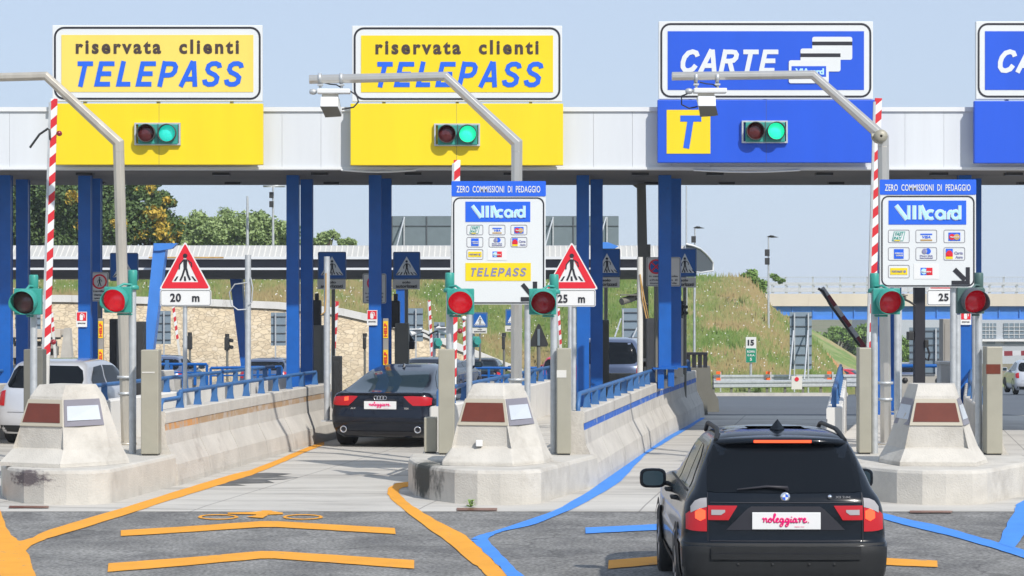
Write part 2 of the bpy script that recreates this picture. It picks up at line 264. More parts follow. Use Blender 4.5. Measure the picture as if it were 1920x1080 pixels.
# ---------------------------------------------------------------- helpers
def X(px, D): return (px-PX0)*D/F
def Z(py, D): return H-(py-PY0)*D/F
def P(px, py, D): return Vector((X(px, D), D, Z(py, D)))
def g(y):
    if y < -20: y = -20
    if y < 31: return -.017*(31-y)
    if y < 60: return 0.0
    if y < 220: return -.031*(y-60)
    return -4.96
def GP(px, py, dz=0.0):
    lo, hi = 5.0, 218.0
    for _ in range(50):
        m = (lo+hi)/2
        if Z(py, m) > g(m)+dz: lo = m
        else: hi = m
    return Vector((X(px, lo), lo, g(lo)+dz))
def setp(o, label=None, cat=None, group=None, kind=None):
    if label: o['label'] = label
    if cat: o['category'] = cat
    if group: o['group'] = group
    if kind: o['kind'] = kind
    return o
def worldloc(o):
    v = Vector((0, 0, 0))
    while o is not None: v = v+o.location; o = o.parent
    return v
class MB:
    def __init__(s): s.v = []; s.f = []; s.sm = []
    def add(s, vs, fs, smooth=False):
        o = len(s.v); s.v += [tuple(v) for v in vs]; s.f += [tuple(i+o for i in f) for f in fs]; s.sm += [smooth]*len(fs); return s
    def box(s, x0, x1, y0, y1, z0, z1):
        return s.add([(x0,y0,z0),(x1,y0,z0),(x1,y1,z0),(x0,y1,z0),(x0,y0,z1),(x1,y0,z1),(x1,y1,z1),(x0,y1,z1)],
                     [(3,2,1,0),(4,5,6,7),(0,1,5,4),(1,2,6,5),(2,3,7,6),(3,0,4,7)])
    def prism(s, pts, y, th):            # polygon in x,z facing -y
        a = sum(pts[i][0]*pts[(i+1) % len(pts)][1]-pts[(i+1) % len(pts)][0]*pts[i][1] for i in range(len(pts)))
        if a < 0: pts = pts[::-1]
        n = len(pts); vs = [(p[0], y, p[1]) for p in pts]+[(p[0], y+th, p[1]) for p in pts]
        return s.add(vs, [tuple(range(n)), tuple(range(2*n-1, n-1, -1))]+[(i, i+n, (i+1) % n+n, (i+1) % n) for i in range(n)])
    def poly(s, pts, D, th=.01): return s.prism([(X(a, D), Z(b, D)) for a, b in pts], D, th)
    def rect(s, x0, y0, x1, y1, D, th=.01): return s.poly([(x0, y0), (x1, y0), (x1, y1), (x0, y1)], D, th)
    def rrect(s, x0, y0, x1, y1, r, D, th=.01): return s.poly(rr(x0, y0, x1, y1, r), D, th)
    def ring(s, outer, inner, D, th=.01):   # same count
        n = len(outer); o = [(X(a, D), Z(b, D)) for a, b in outer]; i_ = [(X(a, D), Z(b, D)) for a, b in inner]
        vs = [(p[0], D, p[1]) for p in o+i_]+[(p[0], D+th, p[1]) for p in o+i_]
        fs = []
        for k in range(n):
            j = (k+1) % n
            fs += [(k, k+n, j+n, j), (k, j, j+2*n, k+2*n), (k+n, k+3*n, j+3*n, j+n)]
        return s.add(vs, fs)
    def stroke(s, pts, w, D, th=.008, closed=False):
        n = len(pts); L = []; Rr = []
        for i, p in enumerate(pts):
            a = pts[(i-1) % n] if (i or closed) else p; b = pts[(i+1) % n] if (i < n-1 or closed) else p
            d1 = Vector((p[0]-a[0], p[1]-a[1])); d2 = Vector((b[0]-p[0], b[1]-p[1]))
            if d1.length == 0: d1 = d2
            if d2.length == 0: d2 = d1
            d1.normalize(); d2.normalize(); t = (d1+d2)
            t = t.normalized() if t.length > .1 else d1
            nn = Vector((-t.y, t.x)); k = 1/max(.5, nn.dot(Vector((-d1.y, d1.x))))
            ww = w/2*k; L.append((p[0]+nn.x*ww, p[1]+nn.y*ww)); Rr.append((p[0]-nn.x*ww, p[1]-nn.y*ww))
        m = n if closed else n-1
        for i in range(m):
            j = (i+1) % n; s.poly([L[i], L[j], Rr[j], Rr[i]], D, th)
        return s
    def disc(s, cx, cy, r, D, th=.01, n=24, ry=None):
        ry = ry or r
        return s.poly([(cx+r*math.cos(6.28319*i/n), cy+ry*math.sin(6.28319*i/n)) for i in range(n)], D, th)
    def tube(s, a, b, r, n=10, r2=None, caps=True, smooth=True, rot=0):
        a = Vector(a); b = Vector(b); d = (b-a).normalized(); r2 = r if r2 is None else r2
        u = d.orthogonal().normalized() if abs(d.z) < .95 else Vector((1, 0, 0)); u = (u-d*u.dot(d)).normalized(); v = d.cross(u)
        vs = []
        for p, q in ((a, r), (b, r2)):
            for i in range(n):
                t = 6.28318530718*i/n+rot; vs.append(p+u*(q*math.cos(t))+v*(q*math.sin(t)))
        s.add(vs, [(i, (i+1) % n, (i+1) % n+n, i+n) for i in range(n)], smooth)
        if caps: s.add(vs, [tuple(range(n-1, -1, -1)), tuple(range(n, 2*n))])
        return s
    def path(s, pts, r, n=8):
        pts = [Vector(p) for p in pts]; rings = []; u = None
        for i, p in enumerate(pts):
            d = (pts[min(i+1, len(pts)-1)]-pts[max(i-1, 0)]).normalized()
            if u is None: u = d.orthogonal().normalized()
            u = (u-d*u.dot(d)).normalized(); v = d.cross(u)
            rad = r[i] if isinstance(r, (list, tuple)) else r
            rings.append([p+u*(rad*math.cos(6.28319*k/n))+v*(rad*math.sin(6.28319*k/n)) for k in range(n)])
        vs = [q for r_ in rings for q in r_]; m = len(rings)
        s.add(vs, [(a*n+k, a*n+(k+1) % n, (a+1)*n+(k+1) % n, (a+1)*n+k) for a in range(m-1) for k in range(n)], True)
        s.add(vs, [tuple(range(n-1, -1, -1)), tuple(range((m-1)*n, m*n))]); return s
    def grid(s, rows, smooth=True, flip=False):
        n = len(rows[0]); vs = [p for r_ in rows for p in r_]
        fs = [(a*n+k, a*n+k+1, (a+1)*n+k+1, (a+1)*n+k) for a in range(len(rows)-1) for k in range(n-1)]
        if flip: fs = [f[::-1] for f in fs]
        return s.add(vs, fs, smooth)
    def lathe(s, prof, c, axis='z', n=16, smooth=True):
        rows = []
        for r, h in prof:
            row = []
            for k in range(n+1):
                t = 6.28318530718*k/n; a, b = r*math.cos(t), r*math.sin(t)
                if axis == 'z': row.append((c[0]+a, c[1]+b, c[2]+h))
                elif axis == 'y': row.append((c[0]+a, c[1]+h, c[2]+b))
                else: row.append((c[0]+h, c[1]+a, c[2]+b))
            rows.append(row)
        return s.grid(rows, smooth)
    def build(s, name, m, parent=None, label=None, bevel=0, local=False, loc=None, normals=False):
        me = bpy.data.meshes.new(name)
        off = Vector((0, 0, 0)) if local else (worldloc(parent) if parent else (Vector(loc) if loc else Vector((0, 0, 0))))
        vs = [(v[0]-off[0], v[1]-off[1], v[2]-off[2]) for v in s.v]
        me.from_pydata(vs, [], s.f); me.validate(); me.update()
        if len(me.polygons) == len(s.sm): me.polygons.foreach_set('use_smooth', s.sm)
        me.materials.append(m)
        if normals:
            import bmesh
            b = bmesh.new(); b.from_mesh(me); bmesh.ops.remove_doubles(b, verts=b.verts, dist=.0005); bmesh.ops.recalc_face_normals(b, faces=b.faces); b.to_mesh(me); b.free()
        o = bpy.data.objects.new(name, me); C.objects.link(o)
        if parent: o.parent = parent
        elif loc: o.location = loc
        if label: o['label'] = label
        if bevel:
            import bmesh
            bm = bmesh.new(); bm.from_mesh(me); bmesh.ops.remove_doubles(bm, verts=bm.verts, dist=.0005); bm.to_mesh(me); bm.free()
            md = o.modifiers.new('bevel', 'BEVEL'); md.width = bevel; md.segments = 2; md.limit_method = 'ANGLE'; md.angle_limit = R(30)
        return o
def rr(x0, y0, x1, y1, r, n=6):
    pts = []
    for cx, cy, a0 in ((x1-r, y0+r, -90), (x1-r, y1-r, 0), (x0+r, y1-r, 90), (x0+r, y0+r, 180)):
        for k in range(n+1):
            a = R(a0+90*k/n); pts.append((cx+r*math.cos(a), cy+r*math.sin(a)))
    return pts
def thing(name, label, cat, loc=(0, 0, 0), rz=0, group=None):
    o = bpy.data.objects.new(name, None); C.objects.link(o); o.location = loc; o.rotation_euler = (0, 0, rz)
    o.empty_display_size = .2; return setp(o, label, cat, group)
def copy_tree(o, parent=None):
    c = o.copy(); C.objects.link(c)
    if parent: c.parent = parent
    for ch in list(o.children): copy_tree(ch, c)
    return c
def text(s, box, D, m, parent, shear=0., bold=0., space=1., name='lettering', th=.006, local=None, vertical=False):
    cu = bpy.data.curves.new(name, 'FONT'); cu.body = s; cu.shear = shear; cu.offset = bold; cu.space_character = space
    cu.extrude = .5; cu.resolution_u = 3
    ob = bpy.data.objects.new(name, cu); C.objects.link(ob)
    dg = bpy.context.evaluated_depsgraph_get(); me = bpy.data.meshes.new_from_object(ob.evaluated_get(dg)); bpy.data.objects.remove(ob)
    co = np.empty(len(me.vertices)*3, dtype=np.float32); me.vertices.foreach_get('co', co); co = co.reshape(-1, 3)
    mn = co.min(0); mx = co.max(0); u = (co-mn)/np.maximum(mx-mn, 1e-6)
    if vertical: u = np.stack([1-u[:, 1], u[:, 0], u[:, 2]], 1)
    out = np.empty_like(co)
    if local:                                   # x0,x1,z0,z1,y
        x0, x1, z0, z1, y = local
        out[:, 0] = x0+u[:, 0]*(x1-x0); out[:, 2] = z0+u[:, 1]*(z1-z0); out[:, 1] = y+th*(1-u[:, 2])
    else:
        x0, y0, x1, y1 = box; o = worldloc(parent)
        out[:, 0] = X(x0, D)+u[:, 0]*(X(x1, D)-X(x0, D))-o.x; out[:, 2] = Z(y1, D)+u[:, 1]*(Z(y0, D)-Z(y1, D))-o.z
        out[:, 1] = D+th*(1-u[:, 2])-o.y
    me.vertices.foreach_set('co', out.ravel()); me.update(); me.materials.clear(); me.materials.append(m)
    r = bpy.data.objects.new(name, me); C.objects.link(r); r.parent = parent; return r
def arc(cx, cy, rx, ry, a0, a1, n=14): return [(cx+rx*math.cos(R(a0+(a1-a0)*i/n)), cy+ry*math.sin(R(a0+(a1-a0)*i/n))) for i in range(n+1)]
# ================================================================ SETTING: ground and roads
def sheet(name, m, x0, x1, ys, dz, nx=2, kind='structure', label=None):
    mb = MB(); xs = [x0+(x1-x0)*i/(nx-1) for i in range(nx)]
    mb.grid([[(x, y, g(y)+dz) for x in xs] for y in ys], False)
    o = mb.build(name, m); o['kind'] = kind; return o
sheet('ground', M['ground'], -3000, 3000, [-300, -20, 31, 60, 220, 600, 1500, 4500], -.03, 3)
sheet('road', M['asphalt'], -45, 45, [-19.9, 10, 30.28], -.004, 5)
sheet('toll_lane_slabs', M['slabs'], -45, 45, [30.285, 31, 45, 55.9], 0., 5)
mb = MB(); rows = []
for px in list(range(-800, 2700, 50)):
    if px < 1000: Df = 129
    elif px < 1350: Df = 129-(px-1000)*32/350
    elif px < 1590: Df = 97
    else: Df = 97+(px-1590)*.9
    Df = min(Df, 218)
    ys = [55.9, 60.0]+[60+(Df-60)*i/6 for i in range(1, 7)]
    rows.append([((px-960)/F*y, y, g(y)+.004) for y in ys])
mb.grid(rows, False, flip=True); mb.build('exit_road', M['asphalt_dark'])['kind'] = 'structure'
def marking(name, cols, m, dz=.006):
    """cols = [(pxA,pyA,pxB,pyB)] pairs of edge points in the photo laid on the ground"""
    mb = MB(); A = []; B = []
    for i in range(len(cols)-1):
        for k in range(4 if i < len(cols)-2 else 5):
            t = k/4
            if name.startswith('lane_line'):
                p0, p1, p2, p3 = cols[max(i-1, 0)], cols[i], cols[i+1], cols[min(i+2, len(cols)-1)]
                c = [(p1[j]*(2*t**3-3*t**2+1)+p2[j]*(-2*t**3+3*t**2)+.35*(p2[j]-p0[j])*(t**3-2*t**2+t)+.35*(p3[j]-p1[j])*(t**3-t**2)) for j in range(4)]
            else: c = [cols[i][j]*(1-t)+cols[i+1][j]*t for j in range(4)]
            A.append(GP(c[0], c[1], dz)+Vector((random.uniform(-.012, .012), random.uniform(-.012, .012), 0))); B.append(GP(c[2], c[3], dz)+Vector((random.uniform(-.012, .012), random.uniform(-.012, .012), 0)))
    mb.grid([A, B], False)
    o = mb.build(name, m, normals=False); o['kind'] = 'structure'
    me = o.data
    if me.polygons[0].normal.z < 0: me.flip_normals()
    return o
V = lambda L: [(x, a, x, b) for x, a, b in L]
marking('lane_line_orange', V([(608,827,834),(560,845,853),(530,858,867),(470,881,891),(440,888,900),(400,900,913),(340,918,931),(250,946,960),(150,976,992),(90,994,1009),(60,1008,1022),(38,1014,1040)]), M['orange_paint'])
marking('lane_line_orange', [(-30,930,-6,930),(-30,965,4,970),(-30,1000,20,1003),(-30,1020,38,1015),(-30,1040,54,1040),(-30,1060,61,1060),(-30,1085,67,1085)], M['orange_paint'], .009)
marking('lane_line_orange', [(768,903,768,911),(744,906,752,915),(730,914,747,920),(726,923,752,928),(735,936,762,940),(760,957,788,957),(803,990,826,980),(847,1022,873,1004),(883,1053,906,1032),(903,1068,935,1060),(920,1085,960,1085)], M['orange_paint'])
marking('lane_line_blue', [(1308,783,1322,783),(1255,803,1292,803),(1235,820,1262,820),(1218,834,1240,834),(1190,857,1208,854),(1150,884,1172,894),(1107,920,1133,922),(1037,958,1070,955),(980,978,1004,982),(920,997,942,996),(896,1004,925,1003),(884,1010,912,1012)], M['blue_paint'])
marking('lane_line_blue', [(884,1012,912,1010),(907,1034,934,1034),(936,1062,962,1062),(958,1086,990,1086)], M['blue_paint'], .0085)
marking('lane_line_blue', [(1600,950,1600,957),(1665,964,1665,975),(1700,973,1700,985),(1760,985,1760,999),(1830,1005,1830,1018),(1880,1019,1880,1033),(1940,1036,1940,1053)], M['blue_paint'])
marking('lane_line_blue', [(1905,945,1945,925),(1903,955,1938,955),(1893,975,1930,985),(1880,1000,1915,1008),(1872,1018,1902,1028)], M['blue_paint'], .0085)
marking('chevron_bar_blue', V([(1098,989,1000),(1160,986,997),(1240,982,993),(1380,978,989)]), M['blue_paint'])
marking('chevron_bar_orange', V([(227,994,1005),(360,986,997),(490,977,988),(520,977,988),(640,984,995),(742,990,1001)]), M['orange_paint'])
marking('chevron_bar_orange', V([(202,1056,1072),(350,1045,1060),(490,1033,1047),(515,1033,1047),(640,1041,1056),(776,1050,1066)]), M['orange_paint'])
marking('chevron_bar_orange', V([(1142,1050,1066),(1230,1043,1058),(1420,1034,1048),(1560,1040,1053),(1680,1047,1060),(1757,1051,1063)]), M['orange_paint'])
def ringmark(cx, cy, rx, ry):
    cols = []
    for k in range(25):
        a = 6.2831853*k/24; cols.append((cx+rx*math.cos(a), cy+ry*math.sin(a), cx+(rx-7)*math.cos(a), cy+(ry-1.5)*math.sin(a)))
    return cols
marking('motorcycle_marking', ringmark(409, 969, 38, 5), M['orange_paint'])
marking('motorcycle_marking', ringmark(568, 969, 38, 5), M['orange_paint'])
marking('motorcycle_marking', V([(427,961,963),(470,960,964),(500,957,965),(530,961,964)]), M['orange_paint'])
marking('motorcycle_marking', [(490,957,512,957),(478,966,500,966),(462,969,492,971)], M['orange_paint'], .0085)
mb = MB()
def blot(name, pts, m, dz=.004):
    mb = MB(); q = [GP(a, b, dz) for a, b in pts]; mb.add(q, [tuple(range(len(q)))]); o = mb.build(name, m); o['kind'] = 'structure'
    if o.data.polygons[0].normal.z < 0: o.data.flip_normals()
random.seed(3)
M['oil'] = mat('oil_stain', (.10, .10, .10), .6, var=.5, scale=2.5, stain=(.4, .38, .35), stain_scale=1.6, stain_lo=.54, stain_hi=.60, aniso=(.5, 1, 1))
blot('oil_stain', [(405,911),(430,900),(455,889),(500,886),(548,888),(520,892),(560,895),(532,899),(500,900),(515,905),(478,906),(440,907),(462,910)], M['oil'])
# apron border strip between asphalt and slabs is part of the slabs
# drain slots
for a, b in (((857, 952), (932, 957)), ((1705, 957), (1785, 961)), ((16, 948), (90, 952))):
    marking('drain_slot', V([(a[0], a[1], b[1]), (b[0], a[1]+.5, b[1])]), M['brown'], .012)

# ---------------------------------------------------------------- embankment with ridge
def wall_top(px):   # z of the stone wall top
    ys = [(-600, 551), (120, 553), (300, 557), (520, 566), (640, 578), (720, 596), (800, 620), (900, 660), (985, 694), (1100, 720)]
    for (a, ya), (b, yb) in zip(ys, ys[1:]):
        if px <= b: return Z(ya+(yb-ya)*(px-a)/(b-a), 130)
    return Z(720, 130)
def foot(px):
    if px < 985: return 130.6, wall_top(px)-.12
    t = min(1, (px-985)/300); D = 130.6-24*t
    return D, g(D)-.02
def ridge(px):
    D = 152
    ys = [(-600, 512), (430, 512), (520, 508), (620, 516), (720, 520), (860, 512), (1000, 505), (1240, 512), (1300, 520), (1400, 522), (1425, 548), (1450, 582), (1490, 612), (1530, 645), (1565, 690), (1585, 722), (1600, 745), (1700, 750)]
    for (a, ya), (b, yb) in zip(ys, ys[1:]):
        if px <= b: return D, Z(ya+(yb-ya)*(px-a)/(b-a), D)
    return D, g(D)-.1
rows = []
for px in range(-600, 1640, 8):
    Df, zf = foot(px); Dr, zr = ridge(px); row = []
    if px > 985: row.append(((px-960)/F*(Df-1), Df-1, g(Df-1)-.05))
    for k in range(0, 13):
        t = k/12; D = Df+(Dr-Df)*t; s = t**.9
        z = zf+(zr-zf)*s+.16*math.sin(px*.031+k)*t*(1-t)*4*.5+.12*math.sin(px*.013+k*1.7)*t*(1-t)*4
        row.append(((px-960)/F*D, D, z))
    if px <= 985: row.insert(0, row[0])
    for D, dz in ((158, .15), (175, .0), (205, -1.0), (230, -8)): row.append(((px-960)/F*D, D, max(zr+dz, -7)))
    rows.append(row)
mb = MB(); mb.grid(rows, True, flip=True); o = mb.build('embankment', M['grass_hill']); o['kind'] = 'structure'
if sum(p.normal.z for p in o.data.polygons) < 0: o.data.flip_normals()
EMB = rows
# second slope beyond the underpass
rows = []
for px in range(1440, 2000, 10):
    ys = [(1440, 588), (1500, 604), (1560, 640), (1640, 690), (1700, 716), (2000, 722)]
    for (a, ya), (b, yb) in zip(ys, ys[1:]):
        if px <= b: yy = ya+(yb-ya)*(px-a)/(b-a); break
    row = []
    for D, y in ((185, 726), (192, yy+(726-yy)*.6), (200, yy+(726-yy)*.25), (208, yy), (216, yy+1), (240, yy+60)): row.append(((px-960)/F*D, D, Z(y, D)))
    rows.append(row)
mb = MB(); mb.grid(rows, True, flip=True); o = mb.build('far_slope', M['grass_tuft']); o['kind'] = 'structure'
if sum(p.normal.z for p in o.data.polygons) < 0: o.data.flip_normals()
marking_e = MB()
q = [[(1512, 655, 158), (1528, 668, 157), (1552, 690, 155.5), (1585, 716, 153.5)], [(1530, 648, 158.5), (1552, 662, 157.5), (1578, 690, 156), (1600, 718, 154)]]
marking_e.grid([[tuple(P(*c)) for c in r_] for r_ in q], True); o = marking_e.build('earth_cut', M['earth']); o['kind'] = 'structure'
# grass tufts (stuff)
def tufts(name, n, rows, lo, hi, h0, h1, m, seed=1):
    rs = np.random.RandomState(seed); V_ = []; nr = len(rows)-1
    vs = []; fs = []
    for i in range(n):
        a = rs.randint(lo, min(hi, nr)); k = rs.randint(1, len(rows[0])-5)
        u, v = rs.rand(), rs.rand()
        p = Vector(rows[a][k]).lerp(Vector(rows[a+1][k]), u).lerp(Vector(rows[a][k+1]).lerp(Vector(rows[a+1][k+1]), u), v)
        for b in range(2):
            hh = h0+(h1-h0)*rs.rand()**2; w_ = .03+.05*rs.rand(); dx = (rs.rand()-.5)*.3; ox = (rs.rand()-.5)*.25
            o = len(vs); vs += [(p.x+ox-w_, p.y, p.z-.03), (p.x+ox+w_, p.y, p.z-.03), (p.x+ox+dx, p.y+(rs.rand()-.5)*.1, p.z+hh)]; fs.append((o, o+1, o+2))
    mb = MB(); mb.v = vs; mb.f = fs; mb.sm = [False]*len(fs)
    o = mb.build(name, m); setp(o, kind='stuff'); return o
o = tufts('grass', 30000, EMB, 60, 275, .12, .55, M['grass_tuft'])
o['label'] = 'patchy green and dry grass covering the embankment'; o['category'] = 'grass'
rs_ = np.random.RandomState(5); fv = []; ff = []
for i in range(1000):
    a_ = rs_.randint(60, 270); k_ = rs_.randint(1, 11); u_, v_ = rs_.rand(), rs_.rand()
    p_ = Vector(EMB[a_][k_]).lerp(Vector(EMB[a_+1][k_]), u_).lerp(Vector(EMB[a_][k_+1]).lerp(Vector(EMB[a_+1][k_+1]), u_), v_); q_ = len(fv); h_ = .35+.3*rs_.rand(); w_ = .018+.025*rs_.rand()
    fv += [(p_.x-w_, p_.y-.1, p_.z+h_), (p_.x, p_.y-.1, p_.z+h_-w_), (p_.x+w_, p_.y-.1, p_.z+h_), (p_.x, p_.y-.08, p_.z+h_+w_)]; ff.append((q_, q_+1, q_+2, q_+3))
mb = MB(); mb.v = fv; mb.f = ff; mb.sm = [False]*len(ff); o = mb.build('wild_flowers', M['off_white']); setp(o, 'scattered tiny white wild flowers over the embankment', 'wild flowers', kind='stuff')
# verge strip between guard rail and kerb
mb = MB(); rows = []
for px in range(1330, 1600, 10): rows.append([((px-960)/F*D, D, g(D)+.03+(.10 if D > 97.2 else 0)*abs(math.sin(px*.7+D))) for D in (96.6, 97.4, 99, 102, 106)])
mb.grid(rows, True, flip=True); o = mb.build('verge', M['grass_hill']); o['kind'] = 'structure'
VR = rows
mb = MB(); mb.grid([[((px-960)/F*D, D, g(D)+z) for D, z in ((96.2, .0), (96.2, .14), (96.5, .14), (96.5, 0))] for px in range(1330, 1600, 10)], False)
o = mb.build('kerb', M['concrete_light'], normals=True); o['kind'] = 'structure'
# ================================================================ STONE WALL
t = thing('stone_retaining_wall', 'long tan stone masonry retaining wall with pale coping below the grassy bank', 'wall', (X(300, 130), 130, g(130)))
a = MB(); c = MB(); pr = None
pxs = list(range(-600, 986, 20))
front = [((px-960)/F*130, 130, g(130)-.2) for px in pxs]; top = [((px-960)/F*130, 130.0, wall_top(px)-.38) for px in pxs]
back = [((px-960)/F*130, 130.5, wall_top(px)-.38) for px in pxs]
a.grid([front, top, back]); a.build('stonework', M['stone'], t)
ct = [((px-960)/F*130, 129.88, wall_top(px)-.38) for px in pxs]; cu = [((px-960)/F*130, 129.88, wall_top(px)) for px in pxs]
cb = [((px-960)/F*130, 130.6, wall_top(px)) for px in pxs]; c2 = [((px-960)/F*130, 130.02, wall_top(px)-.40) for px in pxs]
c.grid([c2, ct, cu, cb], False); c.build('coping', M['wall_white'], t)
# crib wall at far left
t = thing('crib_wall', 'concrete lattice crib wall with dark square openings at far left', 'wall', (X(30, 110), 110, g(110)))
mb = MB(); zt = Z(632, 110)
x0, x1 = X(-60, 110), X(112, 110); nz = 5
mb.box(x0-1, x1-.3, 110.6, 111, g(110)-.1, zt-.2)
for i in range(nz+1):
    z = zt-.42*i*1.0; s = .1*i; mb.box(x0, x1-.10*i, 110-.12*i, 110.3, z-.10, z)
for k in range(9):
    xx = x0+(x1-x0)*(k+.2)/9
    for i in range(nz):
        z = zt-.42*i; mb.box(xx+.12*(i % 2), xx+.12*(i % 2)+.15, 109.92-.12*i, 110.3, z-.42, z-.10)
mb.build('lattice', M['concrete_mid'], t)
MB().box(x0, x1+.1, 109.6, 110.9, zt, zt+.36).build('cap_beam', M['beam_concrete'], t)
mb = MB(); mb.prism([(x1-.1, g(110)), (x1+.75, g(110)), (x1+.55, zt+.42), (x1+.3, zt+.42)], 109.5, .5); mb.build('end_rib', M['concrete_light'], t)
# fence along the top of the bank
t = thing('wire_fence', 'thin grey post and rail fence along the top of the grassy bank', 'fence', (X(500, 153), 153, Z(512, 153)))
mb = MB(); rl = MB()
for px in range(-100, 860, 26):
    zb = ridge(px)[1]-.1; MB().tube((X(px, 152.5), 152.5, zb), (X(px, 152.5), 152.5, zb+1.5), .035, 5).build('post', M['galv'], t)
for dz in (.5, 1.0, 1.4): rl.path([(X(px, 152.5), 152.5, ridge(px)[1]-.1+dz) for px in range(-100, 861, 60)], .012, 4)
rl.build('wire', M['galv'], t)
t = thing('picket_fence', 'close set white vertical bar fence on the bank right of the info board', 'fence', (X(850, 150), 150, Z(520, 150)))
mb = MB()
for px in range(786, 1062, 6): mb.tube((X(px, 150), 150, Z(538, 150)), (X(px, 150), 150, Z(506, 150)), .03, 4)
mb.tube((X(786, 150), 150, Z(510, 150)), (X(1062, 150), 150, Z(510, 150)), .03, 5); mb.tube((X(786, 150), 150, Z(534, 150)), (X(1062, 150), 150, Z(534, 150)), .03, 5)
mb.build('bars', M['white'], t)

# ================================================================ OVERPASS
D = 220
t = thing('overpass_bridge', 'road overpass with blue steel girders and pale concrete edge beam', 'bridge', (X(1700, D), D, g(D)))
x0, x1 = X(1418, D), X(2300, D)
mb = MB()
for y in (D+.5, D+5, D+9.5):
    mb.box(x0, x1, y, y+.12, Z(597, D), Z(574, D)); mb.box(x0, x1, y-.25, y+.37, Z(599.5, D), Z(597, D))
for k in range(28):
    xx = x0+1.4+k*1.9; mb.box(xx, xx+.09, D+.36, D+.5, Z(597, D), Z(574, D))
mb.build('girder', M['blue_steel_light'], t)
MB().box(x0-.6, x1, D, D+10.5, Z(574, D), Z(551, D)).build('deck', M['beam_concrete'], t)
mb = MB()
for k in range(46):
    xx = x0+.15+k*1.25; MB().box(xx, xx+.14, D+.2, D+.3, Z(551, D), Z(518 if k % 2 == 0 else 532, D)).build('railing_post', M['galv'], t)
    MB().box(xx+.5, xx+.6, D+3.2, D+3.3, Z(551, D), Z(530, D)).build('railing_post', M['galv'], t)
mb = MB()
for y, h in ((519, .05), (532, .09), (546, .07)): mb.box(x0, x1, D+.12, D+.19, Z(y, D)-h, Z(y, D))
for y, h in ((529, .30), (539, .34)): mb.box(x0, x1, D+3.05, D+3.15, Z(y, D)-h, Z(y, D)+.0)
mb.build('railing_rail', M['galv'], t)
mb = MB()
for k in range(240): xx = x0+k*.24; mb.box(xx, xx+.02, D+.22, D+.24, Z(532, D), Z(519, D))
mb.build('railing_mesh', M['galv'], t)
MB().box(x0-4, x0+.2, D-.5, D+11, Z(640, D), Z(548, D)).build('abutment', M['beam_concrete'], t)
# far buildings under the bridge
D = 300
t = thing('factory_building', 'pale grey building with gridded windows seen under the bridge at far right', 'building', (X(1900, D), D, -5))
b = MB(); b.box(X(1640, D), X(2300, D), D, D+20, -5, Z(585, D)); b.build('wall', M['building'], t)
for (a0, b0, a1, b1) in ((1842, 606, 1868, 634), (1882, 606, 1921, 634), (1930, 606, 1970, 634), (1850, 641, 1866, 645), (1884, 641, 1921, 645)):
    w_ = MB().rect(a0, b0, a1, b1, D-.12, .1).build('window', M['window_far'], t)
    if b1-b0 > 10:
        f = MB()
        for k in range(1, 4): f.rect(a0+(a1-a0)*k/4-.4, b0, a0+(a1-a0)*k/4+.4, b1, D-.2, .07)
        for k in range(1, 4): f.rect(a0, b0+(b1-b0)*k/4-.4, a1, b0+(b1-b0)*k/4+.4, D-.24, .06)
        f.build('frame', M['white'], w_)
MB().box(X(1825, D), X(1980, D), D-.6, D, Z(640, D), Z(636, D)).build('canopy', M['white'], t)
# ================================================================ OPPOSITE TOLL CANOPY
D = 100
t = thing('opposite_toll_canopy', 'long low toll canopy of the opposite carriageway with ribbed white roof and dark fascia', 'canopy', (X(600, D), D, g(D)))
xa, xb = X(-260, D), X(1288, D)
def ext(name, prof, m, xa=xa, xb=xb, rib=False):
    mb = MB(); n = len(prof)
    vs = [(xa, y, z) for y, z in prof]+[(xb, y, z) for y, z in prof]
    fs = [(i, i+n, (i+1) % n+n, (i+1) % n) for i in range(n)]+[tuple(range(n)), tuple(range(2*n-1, n-1, -1))]
    mb.add(vs, fs); return mb.build(name, m, t, normals=True)
zt, z1, z2, z3, z4 = Z(458, D), Z(482, D), Z(486, D), Z(502, D), Z(506, D)
rt = mat('ribbed_roof', (.46, .45, .42), .6, var=.06, scale=.5)
ext('roof', [(D+4.5, zt+.06), (D+2.2, zt), (D+1.0, zt-.06), (D, z1), (D+4.5, z1)], rt)
mb = MB()
for k in range(150):
    xx = xa+(xb-xa)*k/150; mb.add([(xx, D-.0, z1), (xx+.05, D-.0, z1), (xx+.05, D+1.0, zt-.03), (xx, D+1.0, zt-.03), (xx, D+1.1, zt-.16), (xx+.05, D+1.1, zt-.16), (xx, D+.1, z1-.05), (xx+.05, D+.1, z1-.05)],
        [(0, 1, 2, 3), (0, 3, 4, 6), (1, 7, 5, 2)])
mb.build('roof_ribs', M['off_white'], t)
ext('fascia_edge', [(D-.12, z1+.02), (D+.3, z1+.02), (D+.3, z2), (D-.12, z2)], M['trim_white'])
MB().box(X(280, D), X(420, D), D-.14, D-.125, z1-.05, z1+.01).build('rust_streak', M['ochre'], t)
ext('fascia', [(D+.35, z2), (D+4.4, z2), (D+4.4, z3), (D+.35, z3)], mat('dark_band', (.045, .045, .065), .6))
ext('lower_edge', [(D-.05, z3), (D+.5, z3), (D+.5, z4), (D-.05, z4)], M['trim_white'])
ext('soffit', [(D+.5, z3+.0), (D+4.5, z3), (D+4.9, z4-.35), (D+1.2, z4-.32), (D+.52, z4)], M['soffit'])
